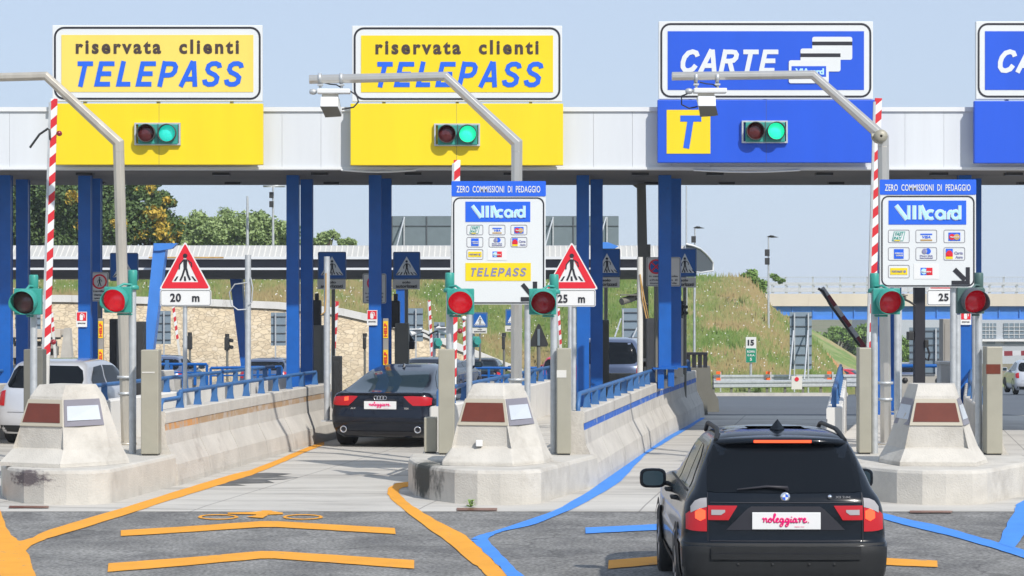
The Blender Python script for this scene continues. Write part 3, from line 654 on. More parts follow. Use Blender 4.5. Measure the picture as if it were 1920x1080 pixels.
# airfoil end
fr = [(1286, 459), (1300, 462), (1318, 466), (1334, 474), (1346, 482), (1355, 489), (1355, 505), (1340, 507), (1322, 510), (1305, 510), (1286, 505)]
mb = MB(); n = len(fr)
fa = [(X(a, D+.2), D+.2+max(0, a-1300)*.09, Z(b, D+.2)) for a, b in fr]; fb = [(X(1287, D), D+4.4, Z(b, D)) for a, b in fr]
mb.add(fa, [tuple(range(n))]); mb.build('end_cap', mat('end_cap_grey', (.075, .09, .10), .7), t, normals=False)
mb = MB(); mb.path([(p[0], p[1]-.05, p[2]+.03) for p in fa[:7]], .045, 6); mb.path([(p[0], p[1]-.05, p[2]) for p in fa[6:10]], .035, 6); mb.build('end_trim', M['trim_white'], t)
mb = MB(); vs = fa+fb; mb.add(vs, [(i, i+n, (i+1) % n+n, (i+1) % n) for i in range(n)]); mb.build('end_shell', M['trim_white'], t)
def slab_col(x0a, x1a, y0, x0b, x1b, y1, D0, m, dy=.7, light=None):
    mb = MB(); z0 = Z(y0, D0); zb = g(D0)
    tb = (Z(y1, D0)-zb)/(z0-Z(y1, D0))
    ex = lambda a, b: X(b, D0)+(X(b, D0)-X(a, D0))*tb
    A = [(X(x0a, D0), z0), (X(x1a, D0), z0), (ex(x1a, x1b), zb), (ex(x0a, x0b), zb)]
    mb.prism(A, D0, dy); return mb.build('column', m, t)
slab_col(288, 312, 456, 268, 286, 662, 98.5, M['blue_steel_light'])
MB().poly([(288, 456), (332, 456), (322, 466), (300, 470), (288, 470)], 98.5-.1, .5).build('bracket', M['blue_steel_light'], t)
slab_col(429, 452, 508, 452, 464, 690, 103.6, M['blue_steel'])
MB().poly([(1113, 454), (1140, 454), (1160, 462), (1150, 468), (1113, 468)], 98.5-.1, .5).build('bracket', M['blue_steel_light'], t)
slab_col(740, 760, 508, 752, 764, 690, 100.8, M['blue_steel']); slab_col(1100, 1118, 508, 1095, 1112, 690, 100.8, M['blue_steel'])
# ================================================================ MAIN TOLL CANOPY
D = 44.5
t = thing('toll_plaza_canopy', 'broad white toll plaza canopy on blue steel columns over the lanes', 'canopy', (0, D, 0)); CAN = t
yb = 50.4; zs = Z(318, D); zt = Z(203, D); zb_ = Z(347, yb)
xa, xb = X(-420, D), X(2500, D)
def lev(x): return -.0018*(X(960, D)-x)*0   # level
n = 40
for i in range(n):                     # white fascia panels with seams
    a0 = xa+(xb-xa)*i/n; a1 = xa+(xb-xa)*(i+1)/n-.004
    MB().box(a0, a1, D, D+.25, zs+.05, zt-.06).build('fascia_panel', M['fascia'], t)
MB().box(xa, xb, D-.04, D+.3, zt-.06, zt+.02).build('top_trim', M['trim_white'], t)
MB().box(xa, xb, D-.035, D+.3, zs-.0, zs+.05).build('bottom_trim', M['trim_white'], t)
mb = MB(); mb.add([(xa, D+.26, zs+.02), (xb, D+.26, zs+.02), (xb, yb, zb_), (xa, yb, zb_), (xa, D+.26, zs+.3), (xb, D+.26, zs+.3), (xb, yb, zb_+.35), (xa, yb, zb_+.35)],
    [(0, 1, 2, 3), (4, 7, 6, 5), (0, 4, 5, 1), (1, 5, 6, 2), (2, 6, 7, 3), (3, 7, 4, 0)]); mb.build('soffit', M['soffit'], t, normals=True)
mb = MB(); mb.box(xa, xb, yb-.25, yb, zb_+.34, zt-.1); mb.build('rear_fascia', M['fascia'], t)
mb = MB(); mb.box(xa, xb, D+.31, yb-.26, zt-.25, zt-.15); mb.build('roof', M['concrete_mid'], t)
for px in (-60, 160, 415, 600, 775, 960, 1200, 1340, 1545, 1760, 1900):
    for py, Dd in ((324, 45.9), (342.5, 49.3)):
        xx = X(px+(0 if py < 330 else 22), Dd); zz = zs+.02+(zb_-zs-.02)*(Dd-D-.26)/(yb-D-.26)
        MB().box(xx-.16, xx+.16, Dd-.13, Dd+.13, zz-.05, zz-.003).build('downlight', M['fixture'], t)
mb = MB()
for px0, px1 in ((640, 780), (1300, 1500)):
    for k in range(6):
        a0 = px0+(px1-px0)*k/6; a1 = px0+(px1-px0)*(k+1)/6; sag = lambda u: .035*math.sin(u*math.pi)
        mb.tube((X(a0, D), D-.05, zs-.01-sag(k/6)), (X(a1, D), D-.05, zs-.01-sag((k+1)/6)), .02, 5)
mb.build('loose_trim', M['trim_white'], t)
CW = .24
def column(px, Dc, ztop, base=.45, name='column'):
    x = X(px, Dc); mb = MB(); h = CW/2
    mb.box(x-h, x+h, Dc, Dc+.016, base, ztop); mb.box(x-h, x+h, Dc+CW-.016, Dc+CW, base, ztop); mb.box(x-.11, x+.11, Dc+.016, Dc+CW-.016, base, ztop)
    o = mb.build(name, M['blue_steel'], t)
    MB().box(x-.24, x+.24, Dc-.10, Dc+CW+.10, base, base+.03).build('base_plate', M['blue_steel'], o)
    return o
for px in (8-541, 8, 548.5, 1093, 1653, 2180):
    column(px, 46.7, zs+.1); column(px+26 if px != 8 else 41, 48.2, zs+.14)
for px in (158, 703, 1247, 1810, 2350):
    q_ = 1.33 if px == 1247 else .45
    column(px, 46.7, zs+.1, q_); column(px+19, 47.9, zs+.14, q_)
    if px == 1247:
        for p_, d_ in ((px, 46.7), (px+19, 47.9)): xx = X(p_, d_); MB().box(xx-.14, xx-.02, d_, d_+CW, .95, 1.33).build('column_foot', M['blue_steel'], t)
# ---------------------------------------------------------------- islands
def island_outline(cx, base):
    rx = 1.02 if cx < -5 and cx > -7 else 1.44
    if cx > 5: return [(cx+x+(.2*(y-3.4) if y > 3.5 else 0), base+y) for x, y in [(-1.15, 20.), (-1.15, 3.6), (-1.25, 3.4), (-1.25, 2.4), (-1.12, 1.5), (-.88, .75), (-.55, .22), (-.25, .02), (.05, -.02), (.40, .02), (.62, .16), (1.68, 2.0), (1.72, 3.2), (1.35, 3.3), (1.25, 20.)]]
    if cx < -10: return [(cx+x, base+y) for x, y in [(-1.2, 24), (-1.2, 1.5), (-.55, .22), (.05, 0), (.6, .3), (.75, 3.3), (.7, 10), (.9, 15), (2.6, 22), (2.7, 24)]]
    pts = [(-1.0, 24.), (-1.0, 3.6), (-1.27, 3.4), (-1.25, 2.4), (-1.12, 1.5), (-.88, .75), (-.55, .22), (-.25, .02), (.05, -.02), (.38, .02), (.58, .25), (rx, 3.3), (rx-.35, 3.35), (rx-.42, 24.)]
    k = .113 if rx < 1.2 else .15
    out = []
    for x, y in pts:
        out.append((cx+x+((k if x > 0 else .149)*(y-3.4) if y > 3.5 else 0), base+y))
    return out
NOSE = 31.15
ICX = [-11.46, -5.83, -.20, 5.58]
ilab = ['pale concrete island base on the far left edge of the lanes', 'pale concrete island base with black tyre scuffs at the left, under the first crash block',
        'concrete island base with a black painted corner, between black saloon and black SUV', 'concrete island base right of the black SUV, stained grey on its left']
rails = []
def barrier(name, label, pts, cat='barrier', group=None, stripe=None, inner=False, htop=1.06, y_end=None, stripe_m=None, rail_label=None, side=1, z0=0.):
    """pts: base-edge points (x,y) on the traffic side; side=+1 traffic is on +x side"""
    t = thing(name, label, cat, (pts[0][0], pts[0][1], z0), group=group)
    L = [0]
    for a, b in zip(pts, pts[1:]): L.append(L[-1]+math.hypot(b[0]-a[0], b[1]-a[1]))
    def at(s):
        for i in range(len(pts)-1):
            if s <= L[i+1] or i == len(pts)-2:
                u = (s-L[i])/(L[i+1]-L[i]); a, b = pts[i], pts[i+1]; dx, dy = (b[0]-a[0])/(L[i+1]-L[i]), (b[1]-a[1])/(L[i+1]-L[i])
                return a[0]+(b[0]-a[0])*u, a[1]+(b[1]-a[1])*u, dy, -dx
    prof = [(0, 0), (0, .08), (-.03, .30), (-.17, .58), (-.205, htop-.20), (-.205, htop-.17), (-.19, htop-.17), (-.19, htop-.02), (-.21, htop), (-.40, htop), (-.42, htop-.02), (-.42, 0)]
    def ring(s, k=1.0):
        x, y, nx, ny = at(s); return [(x+nx*o*side, y+ny*o*side, z0+z) for o, z in prof]
    tot = L[-1]; seg = 2.05; n = max(1, round(tot/seg)); n_ = len(prof)
    for i in range(n):
        s0 = tot*i/n+.012; s1 = tot*(i+1)/n-.012; mb = MB()
        steps = 3; rr_ = [ring(s0+(s1-s0)*k/steps) for k in range(steps+1)]
        for k in range(steps): mb.add(rr_[k]+rr_[k+1], [(j, (j+1) % n_, (j+1) % n_+n_, j+n_) for j in range(n_)])
        mb.add(rr_[0], [tuple(range(n_))]); mb.add(rr_[-1], [tuple(range(n_-1, -1, -1))])
        mb.build('segment', M['wall_white'] if inner else M['concrete'], t, normals=True)
    if stripe_m:
        for i in range(n):
            s0 = tot*i/n+.012; s1 = tot*(i+1)/n-.012; mb = MB(); A = []; B = []
            m_ = stripe_m[0] if i == 0 else stripe_m[-1]
            for k in range(4):
                x, y, nx, ny = at(s0+(s1-s0)*k/3); A.append((x+nx*-.199*side, y+ny*-.199*side, z0+htop-.175)); B.append((x+nx*-.1955*side, y+ny*-.1955*side, z0+htop-.285))
            mb.grid([B, A], False); o = mb.build('painted_stripe', m_, t)
    # rail
    mb = MB(); pts3 = []
    o_ = -.30
    zz = htop+.24
    s = .15; x, y, nx, ny = at(s); first = (x+nx*o_*side, y+ny*o_*side)
    P3 = [(first[0], first[1], z0+htop-.02), (first[0], first[1], z0+zz-.13-(.02 if stripe_m else -.1))]
    s_ = .15
    if stripe == 'step':
        for q, dz in ((.25, -.09), (1.25, -.09), (1.30, -.02), (1.34, .0)):
            x, y, nx, ny = at(q); P3.append((x+nx*o_*side, y+ny*o_*side, z0+zz+dz+(.0 if dz else 0)))
    q = 1.5 if stripe == 'step' else .3
    while q < tot-.1:
        x, y, nx, ny = at(q); P3.append((x+nx*o_*side, y+ny*o_*side, z0+zz)); q += 1.0
    mb.path(P3, .034, 8); rl = mb.build('handrail', M['blue_rail'], t)
    q = 1.3
    while q < tot-.1:
        x, y, nx, ny = at(q); cx, cy = x+nx*o_*side, y+ny*o_*side
        mb = MB(); h = .045
        mb.prism([(cx-h-.02, z0+htop-.01), (cx+h+.02, z0+htop-.01), (cx+h, z0+htop+.10), (cx+h, z0+zz-.01), (cx-h, z0+zz-.01), (cx-h, z0+htop+.10)], cy-.03, .06)
        mb.build('rail_post', M['blue_rail'], rl); q += 1.13
    return t
for k, cx in enumerate(ICX):
    out = island_outline(cx, NOSE); n = len(out)
    t = thing('traffic_island', ilab[k], 'traffic island', (cx, NOSE, 0), group='concrete island bases between toll lanes')
    if k == 0: out = [p for p in out]
    mb = MB(); bot = [(x, y, 0) for x, y in out]; top = [(x, y, .45) for x, y in out]
    mb.add(bot+top, [(i, (i+1) % n, (i+1) % n+n, i+n) for i in range(n)]+[tuple(range(n, 2*n))]); mb.build('base', M['concrete_light'], t, bevel=.05, normals=True)
    # barriers
    if k == 1: Rp = [(-4.78, 34.4), (-4.30, 39.0), (-3.50, 45.6), (-3.33, 46.6)]
    elif k == 0: Rp = [(-10.4, 34.4), (-10.05, 41), (-9.75, 46), (-8.9, 50.5), (-7.7, 56)]
    else: Rp = [(cx+o_, y_) for o_, y_ in ((1.43, 34.5), (1.88, 37.6), (2.52, 42), (3.22, 46.8), (4.0, 51.5), (4.66, 55.6))]
    if k == 3: Rp = [(7.22, 34.4), (7.95, 40), (9.3, 47), (10.6, 54)]
    if k < 3 or True:
        lb = ['concrete crash barrier with blue rail on the far left island, mostly hidden', 'jersey barrier with orange and tan stripe and blue rail beside the black saloon',
              'jersey barrier with blue stripe and blue rail left of the black SUV', 'concrete barrier with blue rail on the right side of the rightmost island'][k]
        sm = [None, [M['orange_stripe'], M['tan_stripe']], [M['blue_stripe']], None][k]
        barrier('jersey_barrier', lb, Rp, group='jersey barriers along the toll lanes', stripe='step' if k == 1 else None, stripe_m=sm, side=1)
    Lp = [(cx-1.20+.0, 35.2), (cx-1.20+.149*14, 49.4)]
    if k == 3: Lp = [(4.38, 34.9), (4.38+.149*14, 49.4)]
    if k > 0:
        lb = ['', 'white barrier wall with blue rail behind the first crash block, left of the tall pole', 'white barrier wall with blue rail behind the second crash block', 'narrow barrier with blue rail seen end on, right of the black SUV'][k]
        barrier('barrier_wall', lb, Lp, group='white barrier walls on the left of each island', side=-1, inner=True, htop=1.1)
# dark end pieces at the far end of the lane barrier
t = thing('barrier_end', 'dark concrete barrier end with black rail stubs beyond the blue striped barrier', 'barrier', (X(1318, 56.5), 56.5, 0))
for k, (xx, dd) in enumerate(((1300, 56.2), (1322, 57.6))):
    cx = X(xx, dd); mb = MB()
    mb.prism([(cx-.3, 0), (cx+.34, 0), (cx+.32, .3), (cx+.16, .58), (cx+.12, 1.1), (cx-.22, 1.1), (cx-.26, .58)], dd, 1.1); mb.build('block', M['stele_dark'], t)
mb = MB()
for px in (1290, 1301, 1312, 1322): xx = X(px, 56.5); mb.box(xx-.045, xx+.045, 56.4, 56.5, 1.1, 1.42)
mb.box(X(1286, 56.5), X(1326, 56.5), 56.38, 56.52, 1.40, 1.46); mb.build('rail_stub', M['black'], t)
# black painted corner of second island, scuffs on first
def scuff(name, cols, m, k, parent, z0, z1, off=.004, seed=0):
    """irregular paint/rubber patch on vertical faces; cols: list of (x,y,zlo,zhi)"""
    mb = MB(); mb.grid([[(x, y, a) for x, y, a, b in cols], [(x, y, b) for x, y, a, b in cols]], False); return mb.build(name, m, parent)
M['black_patch'] = mat('worn_black_paint', (.03, .032, .03), .8, stain=(.42, .40, .36), stain_scale=2.6, stain_lo=.53, stain_hi=.58, aniso=(1, 1, .5))
def patch_on(i0, i1, cx, n, fz, m, parent, off=.008):
    out = island_outline(cx, NOSE)[i0:i1+1]; L = [0]
    for a, b in zip(out, out[1:]): L.append(L[-1]+math.hypot(b[0]-a[0], b[1]-a[1]))
    rows = [[], []]
    for k in range(n+1):
        s = L[-1]*k/n
        for i in range(len(out)-1):
            if s <= L[i+1]+1e-6: break
        u = (s-L[i])/(L[i+1]-L[i]); a, b = out[i], out[i+1]; l = L[i+1]-L[i]; dx, dy = (b[0]-a[0])/l, (b[1]-a[1])/l
        x = a[0]+(b[0]-a[0])*u+dy*off; y = a[1]+(b[1]-a[1])*u-dx*off
        lo, hi = fz(k/n); rows[0].append((x, y, lo)); rows[1].append((x, y, hi))
    MB().grid(rows, False).build('paint_patch', m, parent)
# ---------------------------------------------------------------- crash blocks
def crash_block(cx, D0, label, spin=0.):
    t = thing('crash_block', label, 'crash block', (cx, D0, .45), rz=0, group='faceted concrete crash blocks on the island noses')
    z0 = .45
    def ringp(w, fw, f, dy, b, z): return [(-w, f+dy, z), (-fw, f, z), (fw, f, z), (w, f+dy, z), (w*.96, b, z), (-w*.96, b, z)]
    mb = MB()
    R0 = ringp(.73, .50, 0, .70, 1.25, 0); R1 = ringp(.72, .50, .0, .70, 1.25, .05); R2 = ringp(.62, .42, .17, .74, 1.23, .22); R3 = ringp(.38, .275, .34, .68, 1.16, .88); R4 = ringp(.365, .265, .35, .66, 1.14, .92); R5 = ringp(.31, .22, .48, .46, 1.04, 1.07)
    rs = [R0, R1, R2, R3, R4, R5]; vs = [p for r_ in rs for p in r_]
    fs = [(a*6+i, a*6+(i+1) % 6, (a+1)*6+(i+1) % 6, (a+1)*6+i) for a in range(5) for i in range(6) if not (a == 2 and i == 1)]+[tuple(range(30, 36))]
    lp = lambda p, q, u: tuple(p[j]*(1-u)+q[j]*u for j in range(3)); m1 = lp(R2[1], R3[1], .46); m2 = lp(R2[2], R3[2], .46)
    b1 = (R2[1][0]*.97, m1[1]-.01, .235); b2 = (R2[2][0]*.97, m2[1]-.01, .235); q0 = len(vs); vs += [m1, m2, b1, b2]
    fs += [(q0, q0+1, 20, 19), (q0+2, q0+3, q0+1, q0), (13, 14, q0+3, q0+2), (13, q0+2, q0), (14, q0+1, q0+3), (13, q0, 19), (14, 20, q0+1)]
    c, s = math.cos(spin), math.sin(spin)
    rot = lambda p: (p[0]*c-p[1]*s+cx, p[0]*s+p[1]*c+D0, p[2]+.452)
    mb.add([rot(p) for p in vs], fs); mb.build('body', M['concrete_light'], t, bevel=.018, normals=True)
    # front recess panel zone: reflector with frame, between R2 and R3 front face
    def fr(u, v, off=0.):      # u -1..1 across front facet, v 0..1 from R2 to R3
        a0, a1 = Vector(R2[1]), Vector(R2[2]); b0, b1 = Vector(R3[1]), Vector(R3[2])
        p = a0.lerp(a1, (u+1)/2).lerp(b0.lerp(b1, (u+1)/2), v); nrm = (a1-a0).cross(b0-a0).normalized(); return rot(p+nrm*(off))
    def sd(u, v, off=0., side=1):
        i, j = (2, 3) if side > 0 else (1, 0)
        a0, a1 = Vector(R2[i]), Vector(R2[j]); b0, b1 = Vector(R3[i]), Vector(R3[j])
        p = a0.lerp(a1, u).lerp(b0.lerp(b1, u), v); nrm = (a1-a0).cross(b0-a0).normalized()*side; return rot(p+nrm*off)
    def plate(fn, u0, u1, v0, v1, th, name, m, par, off=0., **k):
        mb = MB(); q = [fn(u0, v0, off+th, **k), fn(u1, v0, off+th, **k), fn(u1, v1, off+th, **k), fn(u0, v1, off+th, **k)]; b_ = [fn(u0, v0, off, **k), fn(u1, v0, off, **k), fn(u1, v1, off, **k), fn(u0, v1, off, **k)]
        mb.add(q+b_, [(0, 1, 2, 3), (0, 4, 5, 1), (1, 5, 6, 2), (2, 6, 7, 3), (3, 7, 4, 0)]); return mb.build(name, m, par, normals=False)
    f = plate(fr, -1.0, 1.0, .46, .99, .02, 'reflector_frame', M['bronze_frame'], t)
    plate(fr, -.90, .90, .53, .91, .006, 'reflector', M['brown'], f, .021)
    for sde in (1, -1):
        f = plate(sd, .03, .97, .46, .99, .012, 'side_frame', M['reflector_frame'], t, side=sde)
        plate(sd, .09, .90, .57, .86, .006, 'side_reflector', M['reflector_pale'], f, .013, side=sde)
    return t
crash_block(-6.38, 31.75, 'faceted concrete crash block before the silver car, leftmost of the three', spin=R(-27))
crash_block(-.46, 31.95, 'faceted concrete crash block holding a small white cube, in front of the black saloon lane', spin=R(-17))
crash_block(5.66, 31.9, 'faceted concrete crash block right of the black SUV', spin=R(-5))
isl = [o for o in C.objects if o.get('category') == 'traffic island']
for k, c, rad, col, lo, hi, sc, an in ((1, (-6.32, 31.3, .33), (.60, 1.2, .17), (.13, .11, .115), .17, .36, 5.5, (1, 1, 2.6)), (2, (-1.15, 32.3, .30), (.40, .85, .34), (.05, .055, .05), .04, .26, 4.5, (1, 1, .6))):
    o = isl[k].children[0]; o.data.materials[0] = scuffed('scuffed_concrete', M['concrete_light'], c, rad, col, lo, hi, sc, an)
mb = MB(); a = P(892, 838, 32.05); mb.box(a.x, a.x+.09, a.y+.04, a.y+.13, .700, .785)
setp(mb.build('white_cube', M['white'], bevel=.01), 'small white cube sitting on the ledge of the middle crash block', 'cube')
# weed at kerb
def weed(px, py, label, s=.12):
    t = GP(px, py, .0); mb = MB()
    for k in range(14):
        a = random.uniform(0, 6.28); r = s*random.uniform(.5, 1.2); h = s*random.uniform(.3, 1.1); w_ = s*.16
        c, d = math.cos(a), math.sin(a); mb.add([t, t+Vector((c*r*.5-d*w_, d*r*.5+c*w_, h*.8)), t+Vector((c*r, d*r, h*.6)), t+Vector((c*r*.5+d*w_, d*r*.5-c*w_, h*.8))], [(0, 1, 2, 3)])
    setp(mb.build('weed', M['leaf_light']), label, 'weed')
weed(882, 951, 'small green weed growing at the kerb of the middle island')

GLY = {'T': [[(0, .9), (.82, .9)], [(.41, .9), (.41, 0)]], 'E': [[(.80, .9), (.1, .9), (.1, .1), (.80, .1)], [(.1, .51), (.74, .51)]],
 'L': [[(.1, 1), (.1, .1), (.72, .1)]], 'P': [[(.1, 0), (.1, 1)], [(.12, .9), (.45, .9), (.62, .88), (.73, .78), (.73, .60), (.62, .48), (.45, .45), (.12, .45)]],
 'A': [[(.06, 0), (.42, 1)], [(.46, 1), (.82, 0)], [(.20, .30), (.68, .30)]], 'R': [[(.1, 0), (.1, 1)], [(.12, .9), (.45, .9), (.64, .88), (.74, .78), (.74, .64), (.64, .53), (.45, .50), (.12, .50)], [(.44, .50), (.72, 0)]],
 'S': [[(.76, .74), (.68, .86), (.52, .91), (.30, .90), (.15, .82), (.13, .68), (.24, .57), (.58, .46), (.73, .36), (.73, .19), (.58, .10), (.34, .09), (.16, .15), (.08, .28)]],
 'C': [[(.82, .70), (.70, .86), (.50, .91), (.28, .85), (.13, .66), (.10, .45), (.15, .24), (.30, .10), (.50, .08), (.70, .15), (.82, .32)]]}
def bold_text(s_, box, D, m, t, shear=.22, th=.20, gap=.17):
    """heavy slanted capitals drawn with strokes"""
    x0, y0, x1, y1 = box; h = y1-y0; adv = [(.80 if c == 'L' else .92) for c in s_]; tot = sum(adv)-.1+gap*(len(s_)-1)+shear
    k = (x1-x0)/tot; x = 0
    for c, a in zip(s_, adv):
        mb = MB()
        for n_, st in enumerate(GLY[c]): mb.stroke([(x0+(x+px_+shear*pz)*k, y1-pz*h) for px_, pz in st], th*h*.92, D-.0006*n_, .006)
        mb.build('letter', m, t); x += a+gap
# ================================================================ OVERHEAD SIGNS
DS = 44.2
def ped(mb, cx, cy, s, D, crossing=True):
    """walking figure, height s px centred cx, feet at cy"""
    mb.disc(cx+.0*s, cy-.93*s, .085*s, D, n=12)
    mb.poly([(cx-.07*s, cy-.80*s), (cx+.08*s, cy-.80*s), (cx+.07*s, cy-.42*s), (cx-.05*s, cy-.42*s)], D, .008)
    mb.stroke([(cx-.02*s, cy-.44*s), (cx-.09*s, cy-.20*s), (cx-.18*s, cy)], .07*s, D+.0004)
    mb.stroke([(cx+.05*s, cy-.44*s), (cx+.10*s, cy-.22*s), (cx+.19*s, cy-.02*s)], .07*s, D+.0008)
    mb.stroke([(cx-.07*s, cy-.76*s), (cx-.20*s, cy-.60*s), (cx-.22*s, cy-.42*s)], .045*s, D+.0012)
    mb.stroke([(cx+.10*s, cy-.76*s), (cx+.23*s, cy-.66*s), (cx+.25*s, cy-.50*s)], .045*s, D+.0016)
def zebra(mb, cx, cy, s, D):
    for u in (-1.02, -.64, .0, .64, 1.02):
        w_ = .06*s; mb.poly([(cx+u*s*.62-w_, cy-.26*s), (cx+u*s*.62+w_*.6, cy-.26*s), (cx+u*s*.9+w_*1.1, cy), (cx+u*s*.9-w_, cy)], D, .006)
def card_sign(t, box, D):
    pass
def overhead(kind, x0, y0, x1, y1, lx0, ly0, lx1, ly1, label, seed=0):
    D = DS; t = thing('overhead_lane_sign', label, 'overhead sign', ((X(x0, D)+X(x1, D))/2, D, Z(ly1, D)), group='overhead lane signs on the toll canopy')
    MB().rect(x0, y0, x1, y1, D, .10).build('board', M['sign_white'], t, bevel=.01)
    mb = MB(); m_ = 3.2; mb.ring(rr(x0+m_, y0+m_, x1-m_, y1-m_, 19), rr(x0+m_+3.6, y0+m_+3.6, x1-m_-3.6, y1-m_-3.6, 15.5), D-.006, .005); mb.build('border_line', M['black'], t)
    MB().rect(x0+17, y0+18.5, x1-17, y1-17.5, D-.008, .007).build('face', M['sign_blue' if kind == 'blue' else ('yellow_pale' if kind == 'pale' else 'yellow')], t)
    Dl = D-.016
    if kind != 'blue':
        text('riservata  clienti', (x0+44, y0+27, x1-44, y0+54), Dl, M['ink'], t, 0, .035, 1.3)
        bold_text('TELEPASS', (x0+38, y0+67.5, x1-34, y0+115.5), Dl, M['letter_blue'], t, .30, .20, .24)
    else:
        bold_text('CARTE', (x0+38, y0+53, x0+226, y0+96), Dl, M['sign_white'], t, .26, .22, .15)
        for i, (cx, cy) in enumerate(((x0+288, y0+29), (x0+266, y0+51), (x0+244, y0+73))):
            c = MB().rrect(cx, cy, cx+75, cy+43, 4, D-.012-.008*i, .007).build('card', M['sign_white'], t)
            if i < 2: MB().rect(cx, cy+9, cx+75, cy+16, D-.014-.008*i, .0015).build('magnetic_stripe', M['black'], c)
            else:
                MB().rect(cx+5, cy+11, cx+70, cy+31, D-.030, .0015).build('card_logo', M['sign_blue'], c)
                text('VIAcard', (cx+12, cy+15, cx+66, cy+27), D-.033, M['letter_lightblue'], t, 0, .04, .92)
    MB().rect(lx0, ly0, lx1, ly1, D-.03, .13).build('lower_panel', M['sign_blue' if kind == 'blue' else 'yellow'], t, bevel=.012)
    MB().rect((lx0+lx1)/2-.6, ly0+.5, (lx0+lx1)/2, ly1-.5, D-.0305, .0005).build('panel_seam', M['sign_frame'], t)
    if kind == 'blue' and x0 < 1500:
        MB().rect(lx0+17, ly0+19, lx0+99, ly0+101, D-.038, .007).build('telepass_square', M['yellow'], t)
        bold_text('T', (lx0+34, ly0+29, lx0+83, ly0+91), D-.044, M['letter_blue'], t, .20, .20)
    mb = MB()
    for u in (.15, .5, .85): xx = X(x0+(x1-x0)*u, D); MB().box(xx-.03, xx+.03, D+.10, D+.2, Z(y1+10, D), Z(y0+6, D)).build('rear_bracket', M['galv'], t)
    return t
overhead('pale', 98, 47, 492, 190, 104, 194, 493, 309, 'pale yellow lane sign over the leftmost lane with brown and blue lettering')
overhead('yellow', 660, 48, 1054, 190.5, 657, 194, 1056, 310, 'bright yellow lane sign over the lane of the black saloon with blue italic lettering')
overhead('blue', 1235, 40, 1637, 186, 1233, 187, 1641, 305, 'blue lane sign with three white cards and a yellow T square')
overhead('blue', 1830, 40, 2232, 186, 1827, 189, 2235, 306, 'blue lane sign cut off by the right edge of the photo')
def lane_signal(cx, cy, lens, label):
    D = DS-.05; t = thing('lane_signal', label, 'traffic light', (X(cx, D), D, Z(cy+20, D)), group='red and green lane signals on the overhead signs')
    mb = MB(); mb.ring([(cx-43, cy-21), (cx+43, cy-21), (cx+43, cy+21), (cx-43, cy+21)], [(cx-40, cy-18), (cx+40, cy-18), (cx+40, cy+18), (cx-40, cy+18)], D-.06, .10); mb.build('mounting_frame', M['galv'], t)
    MB().rect(cx-36, cy-18, cx+38, cy+19, D-.08, .12).build('housing', M['signal_green'], t, bevel=.01)
    MB().rect(cx+.4, cy-19, cx+1.8, cy+18.5, D-.09, .01).build('joint', M['sign_frame'], t)
    for dx, m_ in ((-19, M['lens_lane_red']), (20, lens)):
        v = MB(); r = X(960+17.2, D)-X(960, D)
        v.lathe([(r, -.08), (r, -.20), (r-.012, -.20), (r-.012, -.08)], (X(cx+dx, D), D, Z(cy-.5, D)), 'y', 24); vo = v.build('visor', M['visor_in'], t)
        # cut visor to hood: keep full ring, shallow
        l = MB(); l.lathe([(r-.014, -.085), (r*.7, -.105), (r*.35, -.115), (.001, -.12)], (X(cx+dx, D), D, Z(cy-.5, D)), 'y', 20); l.build('lens', m_, t)
    return t
lane_signal(295, 251, M['lens_teal'], 'lane signal with teal green light on the leftmost yellow sign')
lane_signal(857, 252.5, M['lens_green'], 'lane signal with green light on the middle yellow sign')
lane_signal(1434, 247, M['lens_green'], 'lane signal with green light on the blue sign')

# ================================================================ GANTRY ARMS
def arm(name, label, pts, D, r, base_px, m, collar=None, col2=None):
    t = thing(name, label, 'pole', (X(base_px[0], D), D, .45), group='bent steel camera arms over the lanes')
    a, b, c, d = [P(x, y, D) for x, y in pts]
    e = Vector((X(base_px[0], D), D, .45))
    mb = MB(); mb.tube(d, e, r, 8, rot=R(22.5)); mb.add([], []); mb.build('mast', m, t)
    mb = MB(); mb.tube(c, d, r*.98, 8, rot=R(22.5)); mb.tube(b, c, r*.98, 8); mb.tube(a, b, r*.8, 14)
    for q, rr_ in ((c, r*1.02), (b, r*.98)): mb.lathe([(.001, -rr_), (rr_*.7, -rr_*.7), (rr_, 0), (rr_*.7, rr_*.7), (.001, rr_)], q, 'y', 12)
    mb.build('arm', m, t)
    mb = MB(); mb.lathe([(r*1.05, 0), (r*2.0, 0), (r*2.0, .03), (r*1.05, .03)], e, 'z', 16); mb.build('base_flange', m, t)
    if collar:
        mb = MB(); q = P(base_px[0], collar, D); mb.lathe([(r*.9, -.03), (r*1.45, -.03), (r*1.45, .03), (r*.9, .03)], q, 'z', 16); mb.build('collar', M['galv'], t)
    return t
